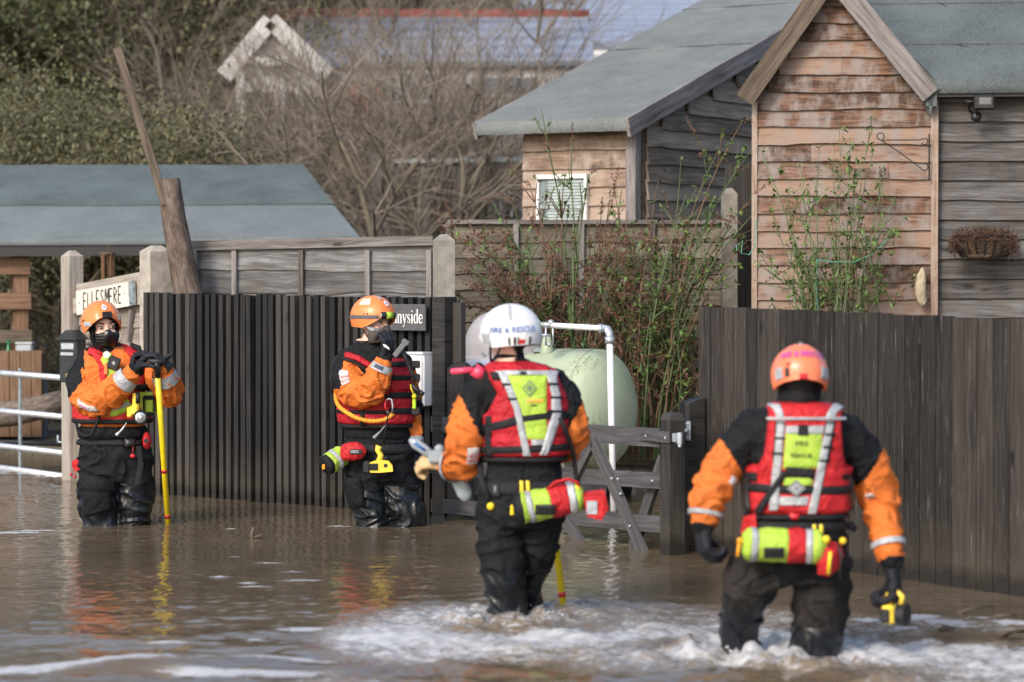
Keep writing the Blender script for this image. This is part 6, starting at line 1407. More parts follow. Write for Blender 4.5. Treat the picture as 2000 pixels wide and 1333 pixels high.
mb = MB(); mb.tube([J(1560, 806, -.02), J(1560, 792, -.03), J(1561, 776, -.04), J(1562, 755, -.05)], [.105, .088, .082, .083], 28); obj('balaclava', mb, M['suit_black'], root, True)
v_ = pad(root, 'life_vest', around(T, 905, 1003), M['vest_bright'], 100, 14, .006, .034, .12, lambda a, b: .75+.25*min(1, abs(math.sin(b*math.pi*2))*3))
pad(v_, 'back_panel', on(T, [(786,1506,1622),(800,1502,1638),(840,1499,1640),(885,1494,1640),(910,1484,1644),(940,1478,1648)]), M['vest_bright'], 34, 26, .006, .036, .14)
pad(v_, 'front_panel', on(T, [(800,1502,1630),(840,1499,1640),(940,1480,1645)], True), M['vest_bright'], 20, 16, .006, .05, .16)
for px_ in (1520, 1612):
    mb = MB(); mb.tube([J(px_, 812, -.13), J(px_, 799, -.11), J(px_, 792, -.04), J(px_, 796, .05), J(px_, 815, .12)], [.014]*5, 14, ry=[.034]*5, ref=(0, -1, .5)); obj('shoulder_strap', mb, M['vest_bright'], v_, True)
for (nm, m_, rows, o_) in (('piping', 'silver', [(814,1502,1638),(819,1502,1638)], .046), ('reflective_strip', 'silver', [(788,1514,1528),(816,1518,1532)], .043), ('reflective_strip', 'silver', [(788,1612,1626),(816,1606,1622)], .043),
    ('reflective_strip', 'webbing', [(820,1515,1535),(905,1512,1528)], .040), ('reflective_strip', 'silver', [(822,1518,1533),(905,1514,1528),(995,1508,1522)], .044), ('reflective_strip', 'webbing', [(820,1606,1626),(905,1592,1610)], .040), ('reflective_strip', 'silver', [(822,1608,1622),(905,1592,1605),(1002,1574,1588)], .044),
    ('reflective_strip', 'silver', [(831,1534,1604),(846,1534,1602)], .044), ('webbing_tab', 'webbing', [(829,1556,1576),(850,1556,1576)], .050), ('lime_panel', 'lime', [(846,1534,1600),(880,1532,1598),(914,1530,1592)], .043), ('lime_panel', 'lime', [(932,1532,1584),(947,1531,1582)], .043), ('reflective_strip', 'silver', [(969,1524,1576),(986,1524,1574)], .042)):
    pad(v_, nm, on(T, rows), M[m_], 8, 16, o_, .007, .08)
for (y_, xl, xr) in ((852, 1514, 1532), (882, 1512, 1530), (845, 1604, 1622), (870, 1600, 1616), (896, 1594, 1610)): pad(v_, 'webbing_loop', on(T, [(y_, xl, xr), (y_+6, xl, xr)]), M['webbing'], 4, 3, .050, .006, .1)
pad(v_, 'belt', path(T, [(1534,920),(1560,922),(1586,926)], 20), M['webbing'], 5, 14, .047, .006, .1)
pad(v_, 'belt', around(T, 943, 960, -80, 80, 3), M['webbing'], 50, 4, .041, .006, .1); pad(v_, 'belt', around(T, 943, 960, 80, 280), M['webbing'], 40, 4, .040, .006, .1)
for xl, xr in ((1466, 1490), (1622, 1650)): pad(v_, 'side_strap', on(T, [(922,xl,xr),(940,xl,xr)]), M['webbing'], 5, 5, .040, .008, .1)
for px_ in (1476, 1640): pad(v_, 'side_buckle', path(T, [(px_,930),(px_,965),(px_+2,998)], 7), M['buckle'], 4, 10, .047, .008, .2)
pad(v_, 'diagonal_strap', path(T, [(1534,920),(1520,945),(1505,972),(1492,1000)], 10), M['webbing'], 4, 16, .052, .006, .1)
mb = MB(); P2 = [(0,-17),(17,0),(0,17),(-17,0)]; c0 = (1553, 952)
for k0, m0, oo in ((1., 0, .056), (.6, 1, .058), (.3, 0, .060)):
    b = len(mb.v); [mb.v.append(tuple(T.S(c0[0]+p[0]*k0, c0[1]+p[1]*k0, oo))) for p in P2]; mb.face([b, b+1, b+2, b+3], None, m0)
obj('diamond_mark', mb, [plain('grey_badge', (.20,.21,.21), .5), M['silver']], v_)
mb = MB(); text_on(mb, 'FRS', 13, lambda x, y: T.S(1563+x*1.2, 866-y, .053)); text_on(mb, 'RESCUE', 11, lambda x, y: T.S(1562+x, 889-y, .053)); obj('handwritten_marking', mb, M['iron'], v_)
pad(root, 'waist_belt', around(T, 1010, 1036), M['webbing'], 80, 4, .006, .012, .1)
pad(root, 'vest_hem', around(T, 998, 1012), M['webbing'], 80, 4, .004, .03, .3)
pad(root, 'red_tag', on(T, [(1001,1540,1560),(1014,1543,1558)]), M['red_plastic'], 4, 4, .03, .01, .2)
for px_ in (1588, 1600): pad(root, 'yellow_tab', on(T, [(1024,px_-3,px_+3),(1044,px_-2,px_+4)]), M['toggle'], 3, 5, .020, .006, .1)
mb = MB(); mb.tube([T.S(1645, 1028, .02), J(1662, 1026, -.03), J(1672, 1036, -.03)], [.014, .016, .012], 8, ry=[.005]*3, ref=(0,0,1)); obj('belt_tail', mb, M['webbing'], root, True)
mb = MB(); mb.ball(J(1646, 1057, -.14), .014, 12, 8); obj('toggle', mb, M['toggle'], root, True)
for (l_, t0) in ((aL, .80), (aR, .80)): mb = MB(); l_.band(mb, t0, t0+(.09 if l_ is aL else .055), .010); obj('sleeve_band', mb, M['silver'], root, True)
pad(root, 'sleeve_patch', lambda a, b, o: aR.surf(.42+.07*b, 18+28*a, o+.002), M['patch_white'], 5, 5, .008, .004, .05); pad(root, 'sleeve_patch', lambda a, b, o: aL.surf(.34+.09*b, -48+22*a, o+.002), M['patch_white'], 5, 5, .008, .004, .05)
mb = MB(); text_on(mb, 'RESCUE', .014, lambda x, y: aR.surf(.455-y*1.0, 32+x*420, .0165)); obj('patch_lettering', mb, M['red_ink'], root)
glove(root, J(1376, 1020, -.09), (.02, -.05, -1), (.9, .3, 0), -1, (48, 52, 56, 60), M['glove_black'], sc=1.08)
glove(root, J(1743, 1112, -.04), (.02, -.1, -1), (-.9, .3, 0), 1, (58, 64, 68, 70), M['glove_black'], sc=1.12)
# red flap + pouch at D's hip, throw bag
mb = MB(); mb.hull([J(*p) for p in ((1452,1010,-.06),(1475,1003,-.10),(1478,1030,-.12),(1458,1050,-.10),(1446,1042,-.06),(1452,1010,.02),(1470,1045,.02))]); obj('hip_flap', mb, M['vest_bright'], root)
A = J(1450, 1062, -.20); B = J(1612, 1068, -.20)
rt = throw_bag('lime and red throw bag across the back of the nearest rescuer', A, B, .066, [(.10, M['lime'], 'bag_panel'), (.18, M['silver'], 'reflective_band'), (.54, M['lime'], 'bag_panel'), (.76, M['vest_bright'], 'bag_panel'), (.83, M['silver'], 'reflective_band'), (1., M['lime'], 'bag_panel')], GRP)
mb = MB(); c_ = A.lerp(B, .36)-Y1*.064-Z3*.025; mb.slab(lambda a, b, o: c_+X1*(a-.5)*.075+Z3*(.5-b)*.042-Y1*(o+.012*(1-(b-.1)*1.3)), 6, 5, 0, .008, .1); obj('bag_label', mb, M['iron'], rt)
mb = MB(); mb.ball(A-X1*.008+Z3*.01, .014, 10, 8); mb.tube([A-X1*.012, A-X1*.018-Z3*.05], .007, 6); obj('cord_stop', mb, M['pod_orange'], rt, True)
mb = MB(); mb.hull([J(*p) for p in ((1612,1055,-.19),(1642,1062,-.17),(1648,1085,-.18),(1640,1110,-.20),(1618,1128,-.22),(1597,1122,-.22),(1596,1100,-.24),(1612,1070,-.25),(1630,1080,-.26),(1620,1118,-.25),(1615,1060,-.12),(1640,1100,-.12))]); obj('rope_pouch', mb, M['vest_bright'], rt)
mb = MB(); mb.tube([J(1622, 1078, -.262), J(1620, 1100, -.262), J(1618, 1122, -.255)], [.007]*3, 6); obj('pull_tab', mb, M['toggle'], rt, True)
mb = MB(); mb.tube([J(1636, 1062, -.21), J(1644, 1090, -.22), J(1640, 1118, -.22), J(1642, 1134, -.2)], .005, 6); obj('cord', mb, M['iron'], rt, True)
mb = MB(); mb.ball(J(1614, 1054, -.24), .015, 10, 8); obj('buckle', mb, M['toggle'], rt, True)
# torch in D's right hand
q = J(1748, 1200, -.08); root2 = thing('hand_lamp', 'yellow and black box torch hanging from the right glove of the nearest rescuer', 'torch', q-Z3*.05)
ex, ey = Vector((.85, -.5, 0)).normalized(), Vector((.5, .85, 0)).normalized()
mb = MB(); mb.rbox(q-ex*.018+Z3*.0, ex*.026, ey*.040, Z3*.036, .010); obj('body_shell', mb, M['yellow_plastic'], root2)
mb = MB(); mb.rbox(q-ex*.024-ey*.014-Z3*.004, ex*.022, ey*.032, Z3*.028, .008); obj('battery_cap', mb, M['rubber'], root2)
mb = MB(); mb.tube([q+ex*.012, q+ex*.05], [.040, .044], 20); obj('lens_bezel', mb, M['rubber'], root2)
mb = MB(); mb.tube([q-ex*.02+Z3*.035, q-ex*.03+Z3*.075, q-ex*.005+Z3*.10, q+ex*.03+Z3*.07, q+ex*.025+Z3*.035], [.010]*5, 10); obj('handle', mb, M['yellow_plastic'], root2, True)
mb = MB(); mb.tube([q+Z3*.09, J(1743, 1150, -.08)], [.022, .026], 12); obj('lanyard', mb, M['webbing'], root2, True)

# ---------------- person A: far left, facing us, leaning on a pole
Y0 = G(226, 1025).y
root = thing('person', 'person in an orange helmet and black face mask leaning on a yellow pole at left', 'person', Vector((J(226, 1025).x, Y0, -.5)), 'wading flood rescuers')
T = Torso(Y0, [(668,209,20,.06,.02),(680,211,36,.08,.02),(692,213,58,.10,.01),(712,214,66,.12,0),(750,217,63,.125,0),(790,219,62,.125,0),(830,220,62,.125,0),(860,220,64,.125,0),(890,222,70,.14,0),(925,224,70,.13,0),(940,224,60,.12,0)])
aL = Limb(Y0, [(168,716,.02,25),(158,748,-.04,29),(170,778,-.10,30),(198,782,-.18,29),(230,757,-.26,25),(252,736,-.30,20),(266,722,-.31,16)])
aR = Limb(Y0, [(266,716,.02,24),(298,728,-.02,26),(322,750,-.08,28),(330,765,-.14,27),(326,748,-.22,24),(318,726,-.27,20),(312,712,-.29,15)])
lL = Limb(Y0, [(192,885,.0,40),(194,940,-.01,41),(194,985,-.01,41),(200,1022,.0,37),(200,1160,.02,32)])
lR = Limb(Y0, [(254,885,.0,42),(262,940,.0,38),(264,985,-.01,36),(262,1022,.0,32),(262,1160,.02,30)])
H = Head(J(202, 641, -.03), 22, 0, 4)
def col(k_, t, px, py, v, hl):
    if k_ == 1: return 0 if (px < 158+(t-.1)*40 and t < .34 and py < 770-(px-140)*1.2) or t > .93 else 1
    if k_ == 2: return 0 if t > .93 else 1
    if k_ == 9: return 2 if (abs(hl[0]) < .060 and -.05 < hl[2] < .075 and hl[1] > .02) else 4
    if k_ == 5: return 3 if v[2] < .22+.06*noise.noise(Vector(v)*6) else 0
    if py < 758: return 1 if px > 165 else 0
    return 1 if 822 < py < 834 else 0
make_body(root, Y0, T, [aL, aR], [lL, lR], H, ((209, 690, .02, .06), (206, 655, 0, .055)), col, voxel=.006)
eyes(root, H)
hd = helmet(root, H, M['helmet_orange'], [('poly', 'badge', M['white_paint'], (-2, 48), star(11, 7.5)), ('box', 'lamp_mount', M['rubber'], (2, 70), lambda H: (H.s*.028, H.f*.008, H.u*.018)), ('patch', 'reflective_patch', M['silver'], (-72, -46, 86, 97)), ('patch', 'reflective_patch', M['silver'], (44, 56, 72, 86)), ('ball', 'vent', M['iron'], (-80, 84), .006), ('ball', 'vent', M['iron'], (-74, 81), .006)], dc=(-.008, -.012, .034), front=74)
mb = MB(); b = 0
P2 = star(4.5, 4.0, 6); mb.v.append(tuple(H.ell(-2, 48, .009, HR, (-.008, -.012, .034)))); [mb.v.append(tuple(H.ell(-2-x, 48-y, .009, HR, (-.008, -.012, .034)))) for x, y in P2]; [mb.face([0, 1+i, 1+(i+1) % len(P2)]) for i in range(len(P2))]; obj('badge_centre', mb, plain('lilac_crest', (.30,.28,.55), .5), hd)
# hood round the face and sculpted half mask
mb = MB(); mb.tube([H.p(.066*math.cos(R(a)), .050+.022*abs(math.sin(R(a))), .018+.066*math.sin(R(a))) for a in range(-20, 201, 10)], .006, 8); mb.tube([H.p(.066, .03, -.0), H.p(.075, .01, -.05), H.p(.05, .03, -.11), H.p(0, .05, -.13), H.p(-.05, .03, -.11), H.p(-.075, .01, -.05), H.p(-.066, .03, 0)], .016, 10); mb.tube([J(210, 700, -.0), J(209, 686, -.01), J(207, 672, -.01)], [.088, .076, .068], 24); obj('balaclava', mb, M['suit_black'], root, True)
def mk(a, b, o):
    u = -62+124*a; z = -.024+.020*math.exp(-(u/18)**2)-.004*abs(u)/60-(.092+.0*a)*b; rr = math.sqrt(max(.05, 1-((z+.035)/.10)**2)); bl = .018*math.exp(-(u/26)**2)*math.exp(-((b-.35)/.4)**2)
    rg = .0028*abs(math.sin(b*16+abs(u)*.05))*(1 if abs(u) > 14 else .2)
    return H.p(math.sin(R(u))*(.066+o+rg)*rr**.6, .012+math.cos(R(u))*(.078+o+bl+rg)*rr**.7, z)
pad(root, 'face_mask', mk, M['gloss_black'], 36, 26, .004, .010, .08)
# vest A
v_ = pad(root, 'life_vest', around(T, 768, 826), M['vest_bright'], 96, 12, .006, .042, .14)
for i, (xa, ya, xb, yb) in enumerate(((268, 690, 262, 760),)): pad(v_, 'shoulder_strap', path(T, [(250,676),(262,690),(268,712),(266,745),(262,775)], 22), M['vest_bright'], 8, 20, .01, .03, .3)
pad(v_, 'shoulder_strap', path(T, [(176,684),(190,690),(202,712),(206,745),(206,775)], 18), M['vest_bright'], 8, 20, .01, .026, .3)
mb = MB(); mb.tube([J(255, 673, -.03), J(270, 680, -.03), J(276, 695, -.04), J(277, 712, -.06)], [.012, .018, .018, .014], 10); obj('strap_padding', mb, M['webbing'], v_, True)
mb = MB(); mb.tube([J(168, 684, -.04), J(185, 676, -.05), J(206, 684, -.09), J(214, 692, -.11)], [.010, .014, .014, .01], 10, ry=[.006]*4, ref=(0,0,1)); obj('strap_padding', mb, M['webbing'], v_, True)
pad(v_, 'back_panel', on(T, [(684,170,262),(700,158,270),(770,150,280)], True), M['vest_bright'], 20, 14, .006, .045, .16)
pad(v_, 'lime_panel', path(T, [(206,694),(216,715),(224,742),(228,770)], 24), M['lime'], 8, 14, .03, .008, .1)
c_ = T.S(224, 709, .055); mb = MB(); a1, a2 = (X1*.9-Z3*.35).normalized(), (X1*.35+Z3*.9).normalized(); mb.rbox(c_, a1*.034, Y1*.007, a2*.038, .006); bx = obj('radio_holder', mb, M['rubber'], v_)
mb = MB(); mb.prism([c_-Y1*.0085+p for p in (Z3*.014, X1*.011, -Z3*.014, -X1*.011)], -Y1*.001); obj('diamond_mark', mb, M['silver'], bx)
mb = MB(); mb.tube([J(208, 693, -.17), J(208, 693, -.185)], .0195, 20); obj('whistle_disc', mb, M['white_plastic'], v_)
mb = MB(); c_ = J(207, 722, -.165); mb.rbox(c_, X1*.010, Y1*.01, Z3*.03, .004); mb.ball(c_+Z3*.034, .008); obj('orange_whistle', mb, M['helmet_orange'], v_)
pad(v_, 'lime_pocket', path(T, [(200,800),(225,798),(252,786)], 30), M['lime'], 8, 12, .048, .016, .25); pad(v_, 'reflective_strip', path(T, [(205,800),(228,797),(250,788)], 8), M['silver'], 4, 10, .064, .005, .1)
pad(v_, 'lime_pocket', on(T, [(766,262,284),(812,270,285)]), M['lime'], 8, 10, .05, .035, .3)
mb = MB(); c_ = J(292, 787, -.14); mb.rbox(c_, X1*.028, Y1*.02, Z3*.062, .012); obj('side_pouch', mb, M['lime'], v_)
mb = MB(); mb.tube([c_+Vector((-.03, -.022, -.05)), c_+Vector((-.032, -.022, .03)), c_+Vector((.03, -.022, .03)), c_+Vector((.03, -.022, -.05))], .006, 8); mb.box(c_+Z3*.03-Y1*.01, X1*.03, Y1*.014, Z3*.012); mb.box(c_-Z3*.068, X1*.026, Y1*.019, Z3*.012); obj('pouch_webbing', mb, M['webbing'], v_, False)
pad(v_, 'belt', around(T, 815, 826, -90, 90), M['webbing'], 50, 4, .042, .01, .1); pad(v_, 'belt', around(T, 815, 826, 90, 270), M['webbing'], 50, 4, .042, .01, .1)
pad(v_, 'chest_strap', path(T, [(246,757),(270,757),(284,757)], 13), M['webbing'], 5, 10, .045, .008, .1)
pad(root, 'waist_hem', around(T, 832, 856), M['suit_black'], 60, 8, .002, .014, .5)
pad(root, 'waist_belt', around(T, 858, 869), M['webbing'], 60, 4, .008, .01, .2); pad(root, 'buckle', on(T, [(857,244,262),(872,244,262)]), M['buckle'], 4, 4, .016, .012, .2)
mb = MB(); mb.tube([J(247, 826, -.19), J(243, 833, -.20), J(236, 842, -.20), J(228, 850, -.19)], [.003, .004, .006, .012], 6); obj('zip_pull', mb, M['galv_dull'], root)
mb = MB(); mb.tube([J(214, 800, -.19), J(196, 806, -.2), J(188, 830, -.2), J(180, 850, -.18), J(165, 852, -.16), J(152, 842, -.12), J(148, 822, -.08)], .008, 8); obj('safety_line', mb, M['webbing'], root, True)
# cargo pocket, hanging bits
def thigh(limb, a0, a1, t0, t1): return lambda a, b, o: limb.surf(t0+(t1-t0)*b, a0+(a1-a0)*a, o)
pad(root, 'cargo_pocket', thigh(lL, 38, -42, .26, .60), M['suit_black'], 14, 14, .008, .018, .15); pad(root, 'pocket_flap', thigh(lL, 44, -48, .23, .34), M['suit_black'], 14, 6, .026, .008, .2)
mb = MB(); mb.tube([J(260, 872, -.17), J(259, 885, -.175)], .002, 5); mb.ball(J(259, 891, -.18), (.016, .013, .013)); obj('red_toggle', mb, M['red_plastic'], root, True)
mb = MB(); mb.tube([J(271, 872, -.16), J(275, 910, -.155), J(268, 948, -.15)], [.016]*3, 6, ry=[.003]*3, ref=(1,0,0)); obj('belt_tail', mb, M['webbing'], root)
mb = MB(); c_ = J(287, 861, -.1); mb.ball(c_, (.027, .035, .052), 16, 12); mb.v = [(v[0], v[1], v[2]) for v in mb.v]; sp = obj('red_pouch', mb, M['vest_bright'], root, True)
mb = MB(); mb.tube([c_-Y1*.030+Z3*.0, c_-Y1*.037], .014, 12); obj('pouch_badge', mb, M['iron'], sp)
mb = MB(); mb.hull([J(*p) for p in ((141,900,-.03),(154,896,-.05),(156,918,-.05),(148,922,-.03),(140,912,.0),(154,905,.03))]); for_ = obj('hip_pouch', mb, M['vest_bright'], root)
mb = MB(); mb.tube([J(150, 905, -.07), J(144, 920, -.07), J(140, 926, -.07)], .002, 5); mb.tube([J(151, 908, -.07), J(148, 924, -.07), J(146, 930, -.07)], .002, 5); mb.ball(J(139, 927, -.07), .010); mb.ball(J(146, 932, -.07), .009); obj('cord_ends', mb, M['red_plastic'], for_, True)
for l_, t0, t1, a0 in ((aL, .74, .85, 0), (aR, .70, .82, 0)): mb = MB(); l_.band(mb, t0, t1, .007); obj('sleeve_band', mb, M['silver'], root, True)
pad(root, 'sleeve_patch', lambda a, b, o: aL.surf(.38+.13*a, 4+22*b+a*8, o+.002), M['patch_white'], 6, 5, .006, .004, .05)
mb = MB(); text_on(mb, 'RESCUE', .015, lambda x, y: aL.surf(.445+x*1.5, 18-y*520, .0145)); obj('patch_lettering', mb, M['purple_ink'], root)
glove(root, J(268, 720, -.31), (.60, -.1, .62), (.55, -.05, -.75), -1, (50, 52, 54, 56), M['glove_black'], sc=1.05)
glove(root, J(311, 710, -.29), (-.72, .0, .45), (-.3, 0, -.9), 1, 52, M['glove_black'], sc=1.05, thumbdir=(.85, -.15, .35))
A = G(328, 1023); B = W(308, 737, Y0-.34); A.y = A.y
pole('yellow wading pole with red rings and black grip under the hands of the leaning rescuer', A, B, (.04, .345), .0165, .10)
# A's lamp
q = J(272, 812, -.26); root2 = thing('hand_lamp', 'yellow right-angle lamp with round lens clipped to the chest of the masked rescuer', 'torch', q-Z3*.06)
fd = Vector((.25, -.9, -.2)).normalized()
mb = MB(); mb.tube([q+fd*.0, q+fd*.045], [.034, .041], 24); obj('lens_bezel', mb, M['rubber'], root2)
mb = MB(); mb.tube([q+fd*.043, q+fd*.048], [.033, .03], 24); mb.ball(q+fd*.046, (.012, .008, .012)); obj('lens', mb, plain('lamp_reflector', (.75,.76,.76), .12, .6), root2, True)
mb = MB(); mb.rbox(q-X1*.028+Z3*.03, X1*.026, Y1*.03, Z3*.028, .010); mb.tube([q-X1*.02+Z3*.03, q-X1*.02+Z3*.13], [.020, .021], 14); mb.rbox(q-X1*.055+Z3*.02, X1*.014, Y1*.02, Z3*.03, .006); obj('body_shell', mb, M['yellow_plastic'], root2, False)
mb = MB(); mb.tube([q-X1*.008+Z3*.07-Y1*.012, q-X1*.008+Z3*.135-Y1*.01], [.014, .015], 12); obj('battery_grip', mb, M['rubber'], root2, True)

# ---------------- person B: orange helmet, hand at the respirator
Y0 = G(762, 1027).y
root = thing('person', 'person in orange helmet with headlamp, gloved hand raised to a grey respirator', 'person', Vector((J(762, 1027).x, Y0, -.5)), 'wading flood rescuers')
T = Torso(Y0, [(662,722,24,.07,.02),(680,722,42,.09,.02),(694,724,64,.11,0),(712,726,68,.12,0),(750,730,64,.125,0),(800,733,62,.125,0),(832,735,60,.125,0),(855,738,62,.13,0),(885,740,70,.14,0),(920,742,68,.13,0),(940,744,60,.12,0)])
aL = Limb(Y0, [(682,706,-.02,27),(678,740,-.08,31),(698,768,-.16,31),(722,764,-.22,28),(738,735,-.26,24),(748,712,-.27,18),(752,702,-.27,15)])
aR = Limb(Y0, [(778,706,.0,25),(792,745,.05,25),(800,790,.07,24),(804,830,.05,22),(808,860,.02,18),(810,880,.0,14)])
lL = Limb(Y0, [(708,890,.0,40),(714,935,-.01,40),(722,985,-.02,36),(730,1022,-.02,32),(732,1160,.0,30)])
lR = Limb(Y0, [(766,890,.0,44),(776,935,.02,40),(788,985,.0,38),(797,1022,.0,35),(798,1160,.02,32)])
H = Head(J(730, 631, -.02), 52, 0)
def col(k_, t, px, py, v, hl):
    if k_ == 1: return 0 if (px < 672-(t-.05)*30 and t < .4 and py < 760) or t > .90 else 1
    if k_ == 2: return 0 if t > .93 or t < .12 or (py < 810 and py > 780) else 1
    if k_ == 9: return 2 if hl[2] > -.10 else 4
    if k_ == 5: return 3 if v[2] < .24+.07*noise.noise(Vector(v)*6) else 0
    return 1 if 818 < py < 831 else 0
make_body(root, Y0, T, [aL, aR], [lL, lR], H, ((724, 690, .02, .06), (727, 655, 0, .056)), col, voxel=.006)
eyes(root, H)
hd = helmet(root, H, M['helmet_orange'], [('poly', 'badge', M['white_paint'], (-8, 52), star(10, 7)), ('patch', 'reflective_patch', plain('worn_decal', (.90,.55,.38), .5), (-100, -62, 34, 56)), ('patch', 'reflective_patch', M['silver'], (-24, -14, 22, 38)), ('ball', 'vent', M['iron'], (-78, 80), .005), ('ball', 'vent', M['iron'], (-68, 80), .005),
  ('patch', 'headlamp_strap', plain('grey_elastic', (.10,.10,.105), .8), (-170, -5, 84, 93)), ('patch', 'headlamp_strap', M['webbing'], (-5, 170, 84, 93)), ('patch', 'peak', M['helmet_orange'], (-40, 40, 84, 88))], front=80, dc=(0, -.008, .032))
mb = MB(); mb.v.append(tuple(H.ell(-8, 52, .009, HR, (0, -.008, .032)))); P2 = star(4.5, 4.0, 6); [mb.v.append(tuple(H.ell(-8-x, 52-y, .009, HR, (0, -.008, .032)))) for x, y in P2]; [mb.face([0, 1+i, 1+(i+1) % len(P2)]) for i in range(len(P2))]; obj('badge_centre', mb, M['lilac'] if 'lilac' in M else plain('crest_blue', (.25,.30,.55), .5), hd)
hl_ = [H.ell(u_, 85, .022, HR, (0, -.008, .032)) for u_ in (-34, -24, -6, 2)]
mb = MB(); mb.tube([hl_[0], hl_[1]], [.020, .021], 16); mb.tube([hl_[2], hl_[3]], [.02, .016], 14); lamp_ = obj('headlamp', mb, M['rubber'], hd)
mb = MB(); mb.tube([hl_[1], hl_[2]], [.0205, .020], 16); obj('lamp_housing', mb, M['lime'], lamp_, True)
mb = MB(); mb.tube([hl_[0]+(hl_[0]-hl_[1])*.05, hl_[0]+(hl_[0]-hl_[1])*.15], [.013, .012], 14); obj('lamp_lens', mb, M['silver'], lamp_)
mb = MB(); mb.tube([H.p(-.075, -.02, -.03), H.p(-.07, .01, -.08), H.p(-.04, .04, -.115), H.p(0, .06, -.12)], .004, 6); obj('chin_strap', mb, M['webbing'], root, True)
def mk2(a, b, o):
    u = -88+176*a; z = -.032-.008*abs(u)/88-.082*b+.022*math.exp(-(u/18)**2); rr = math.sqrt(max(.05, 1-((z+.035)/.115)**2)); bl = .022*math.exp(-(u/30)**2)*math.exp(-((b-.4)/.4)**2)
    return H.p(math.sin(R(u))*(.070+o)*rr**.6, .010+math.cos(R(u))*(.080+o+bl)*rr**.7, z)
pad(root, 'respirator', mk2, plain('smoky_grey_mask', (.065,.058,.052), .35), 36, 22, .004, .010, .08)
mb = MB(); mb.tube([H.p(-.085, .0, .012), H.p(-.088, .018, -.012), H.p(-.078, .05, -.035), H.p(-.05, .08, -.04)], [.014, .016, .012, .01], 10, ry=[.006]*4, ref=(1,0,0)); obj('respirator_strap', mb, M['silver'], root, True)
mb = MB(); mb.tube([J(724, 702, .0), J(725, 684, -.0), J(727, 668, .0)], [.095, .082, .072], 26); obj('neck_gaiter', mb, M['suit_black'], root, True)
v_ = pad(root, 'life_vest', around(T, 758, 830), M['vest_red'], 96, 14, .006, .038, .12, lambda a, b: .7+.3*min(1, abs(math.sin(b*math.pi*2))*3))
pad(v_, 'chest_panel', on(T, [(700,752,790),(715,755,797),(740,756,803),(770,755,804)]), M['vest_red'], 16, 16, .006, .042, .2, lambda a, b: .7+.3*min(1, abs(math.sin(b*math.pi*3))*3))
pad(v_, 'shoulder_strap', path(T, [(676,692),(700,700),(722,714),(738,740),(742,770)], 12), M['vest_red'], 6, 20, .016, .02, .3)
pad(v_, 'strap_edge', path(T, [(668,698),(694,707),(716,722),(730,745)], 7), M['webbing'], 4, 16, .018, .016, .2)
pad(v_, 'back_panel', on(T, [(690,672,790),(715,660,798),(770,660,802)], True), M['vest_red'], 16, 12, .006, .045, .16)
mb = MB(); mb.tube([J(672, 690, .02), J(656, 705, .03), J(650, 735, .02), J(652, 770, .0)], [.02, .022, .022, .02], 12, ry=[.012]*4, ref=(1,0,0)); obj('back_edge', mb, M['webbing'], v_, True)
for y_ in (772, 803): pad(v_, 'belt', around(T, y_-7, y_+7, -100, 100), M['webbing'], 50, 4, .036, .009, .1)
pad(v_, 'belt', around(T, 826, 836, -180, 180), M['webbing'], 70, 4, .02, .014, .2)
for y_ in (712, 738, 772, 803): pad(v_, 'strap', on(T, [(y_-6,758,800),(y_+6,758,801)]), M['webbing'], 6, 5, .046, .007, .1); mb = MB(); c_ = T.S(792, y_, .062); mb.rbox(c_, X1*.028, Y1*.012, Z3*.022, .006); obj('buckle', mb, M['buckle'], v_)
pad(v_, 'side_strap', path(T, [(711,790),(711,815),(711,832)], 8), M['webbing'], 4, 10, .044, .008, .1)
mb = MB(); mb.tube([J(788, 690, -.20), J(797, 712, -.21), J(805, 732, -.21), J(813, 745, -.21)], [.010, .013, .009, .006], 10); obj('radio_aerial', mb, M['rubber'], v_, True)
mb = MB(); mb.tube([J(802, 752, -.15), J(812, 760, -.16), J(822, 768, -.17)], [.016, .016, .011], 10); mb.tube([J(820, 766, -.17), J(828, 771, -.17)], [.014, .012], 12); obj('inflation_tube', mb, M['rubber'], v_, True)
mb = MB(); c_ = J(809, 784, -.17); mb.rbox(c_, X1*.010, Y1*.012, Z3*.045, .005); w1 = obj('whistle', mb, plain('neon_plastic', (.50,.80,.03), .35), v_)
mb = MB(); mb.ball(J(809, 775, -.185), .014, 12, 8); mb.tube([J(809, 772, -.185), J(803, 760, -.18), J(802, 752, -.17)], .004, 6); obj('toggle', mb, M['toggle'], w1, True)
# bungee, carabiner, zip pull
mb = MB(); pts = [(656,768,-.06),(657,783,-.11),(664,796,-.16),(680,808,-.20),(700,818,-.22),(725,823,-.23),(748,821,-.23),(760,815,-.23),(768,808,-.22)]
C_ = catmull([tuple(J(*p)) for p in pts], 70); mb.tube([Vector(c) for c in C_], [.0125+.0022*math.sin(i*2.1) for i in range(71)], 10); obj('bungee_lanyard', mb, M['pod_orange'], root, True)
mb = MB(); mb.tube([J(*p) for p in ((754,782,-.24),(752,795,-.24),(757,806,-.24),(766,808,-.24),(767,795,-.24),(765,781,-.24),(760,779,-.24),(754,782,-.24))], .0045, 8); obj('carabiner', mb, M['galv'], root, True)
mb = MB(); mb.tube([J(753, 782, -.245), J(752, 795, -.245), J(756, 803, -.245)], .006, 8); obj('carabiner_gate', mb, M['red_plastic'], root, True)
mb = MB(); mb.tube([J(758, 808, -.24), J(756, 822, -.24), J(752, 845, -.23), J(750, 866, -.22)], .005, 6); obj('lamp_cord', mb, M['webbing'], root, True)
mb = MB(); mb.tube([J(756, 826, -.20), J(744, 842, -.21), J(730, 856, -.2)], [.003, .004, .010], 6); obj('zip_pull', mb, M['galv_dull'], root)
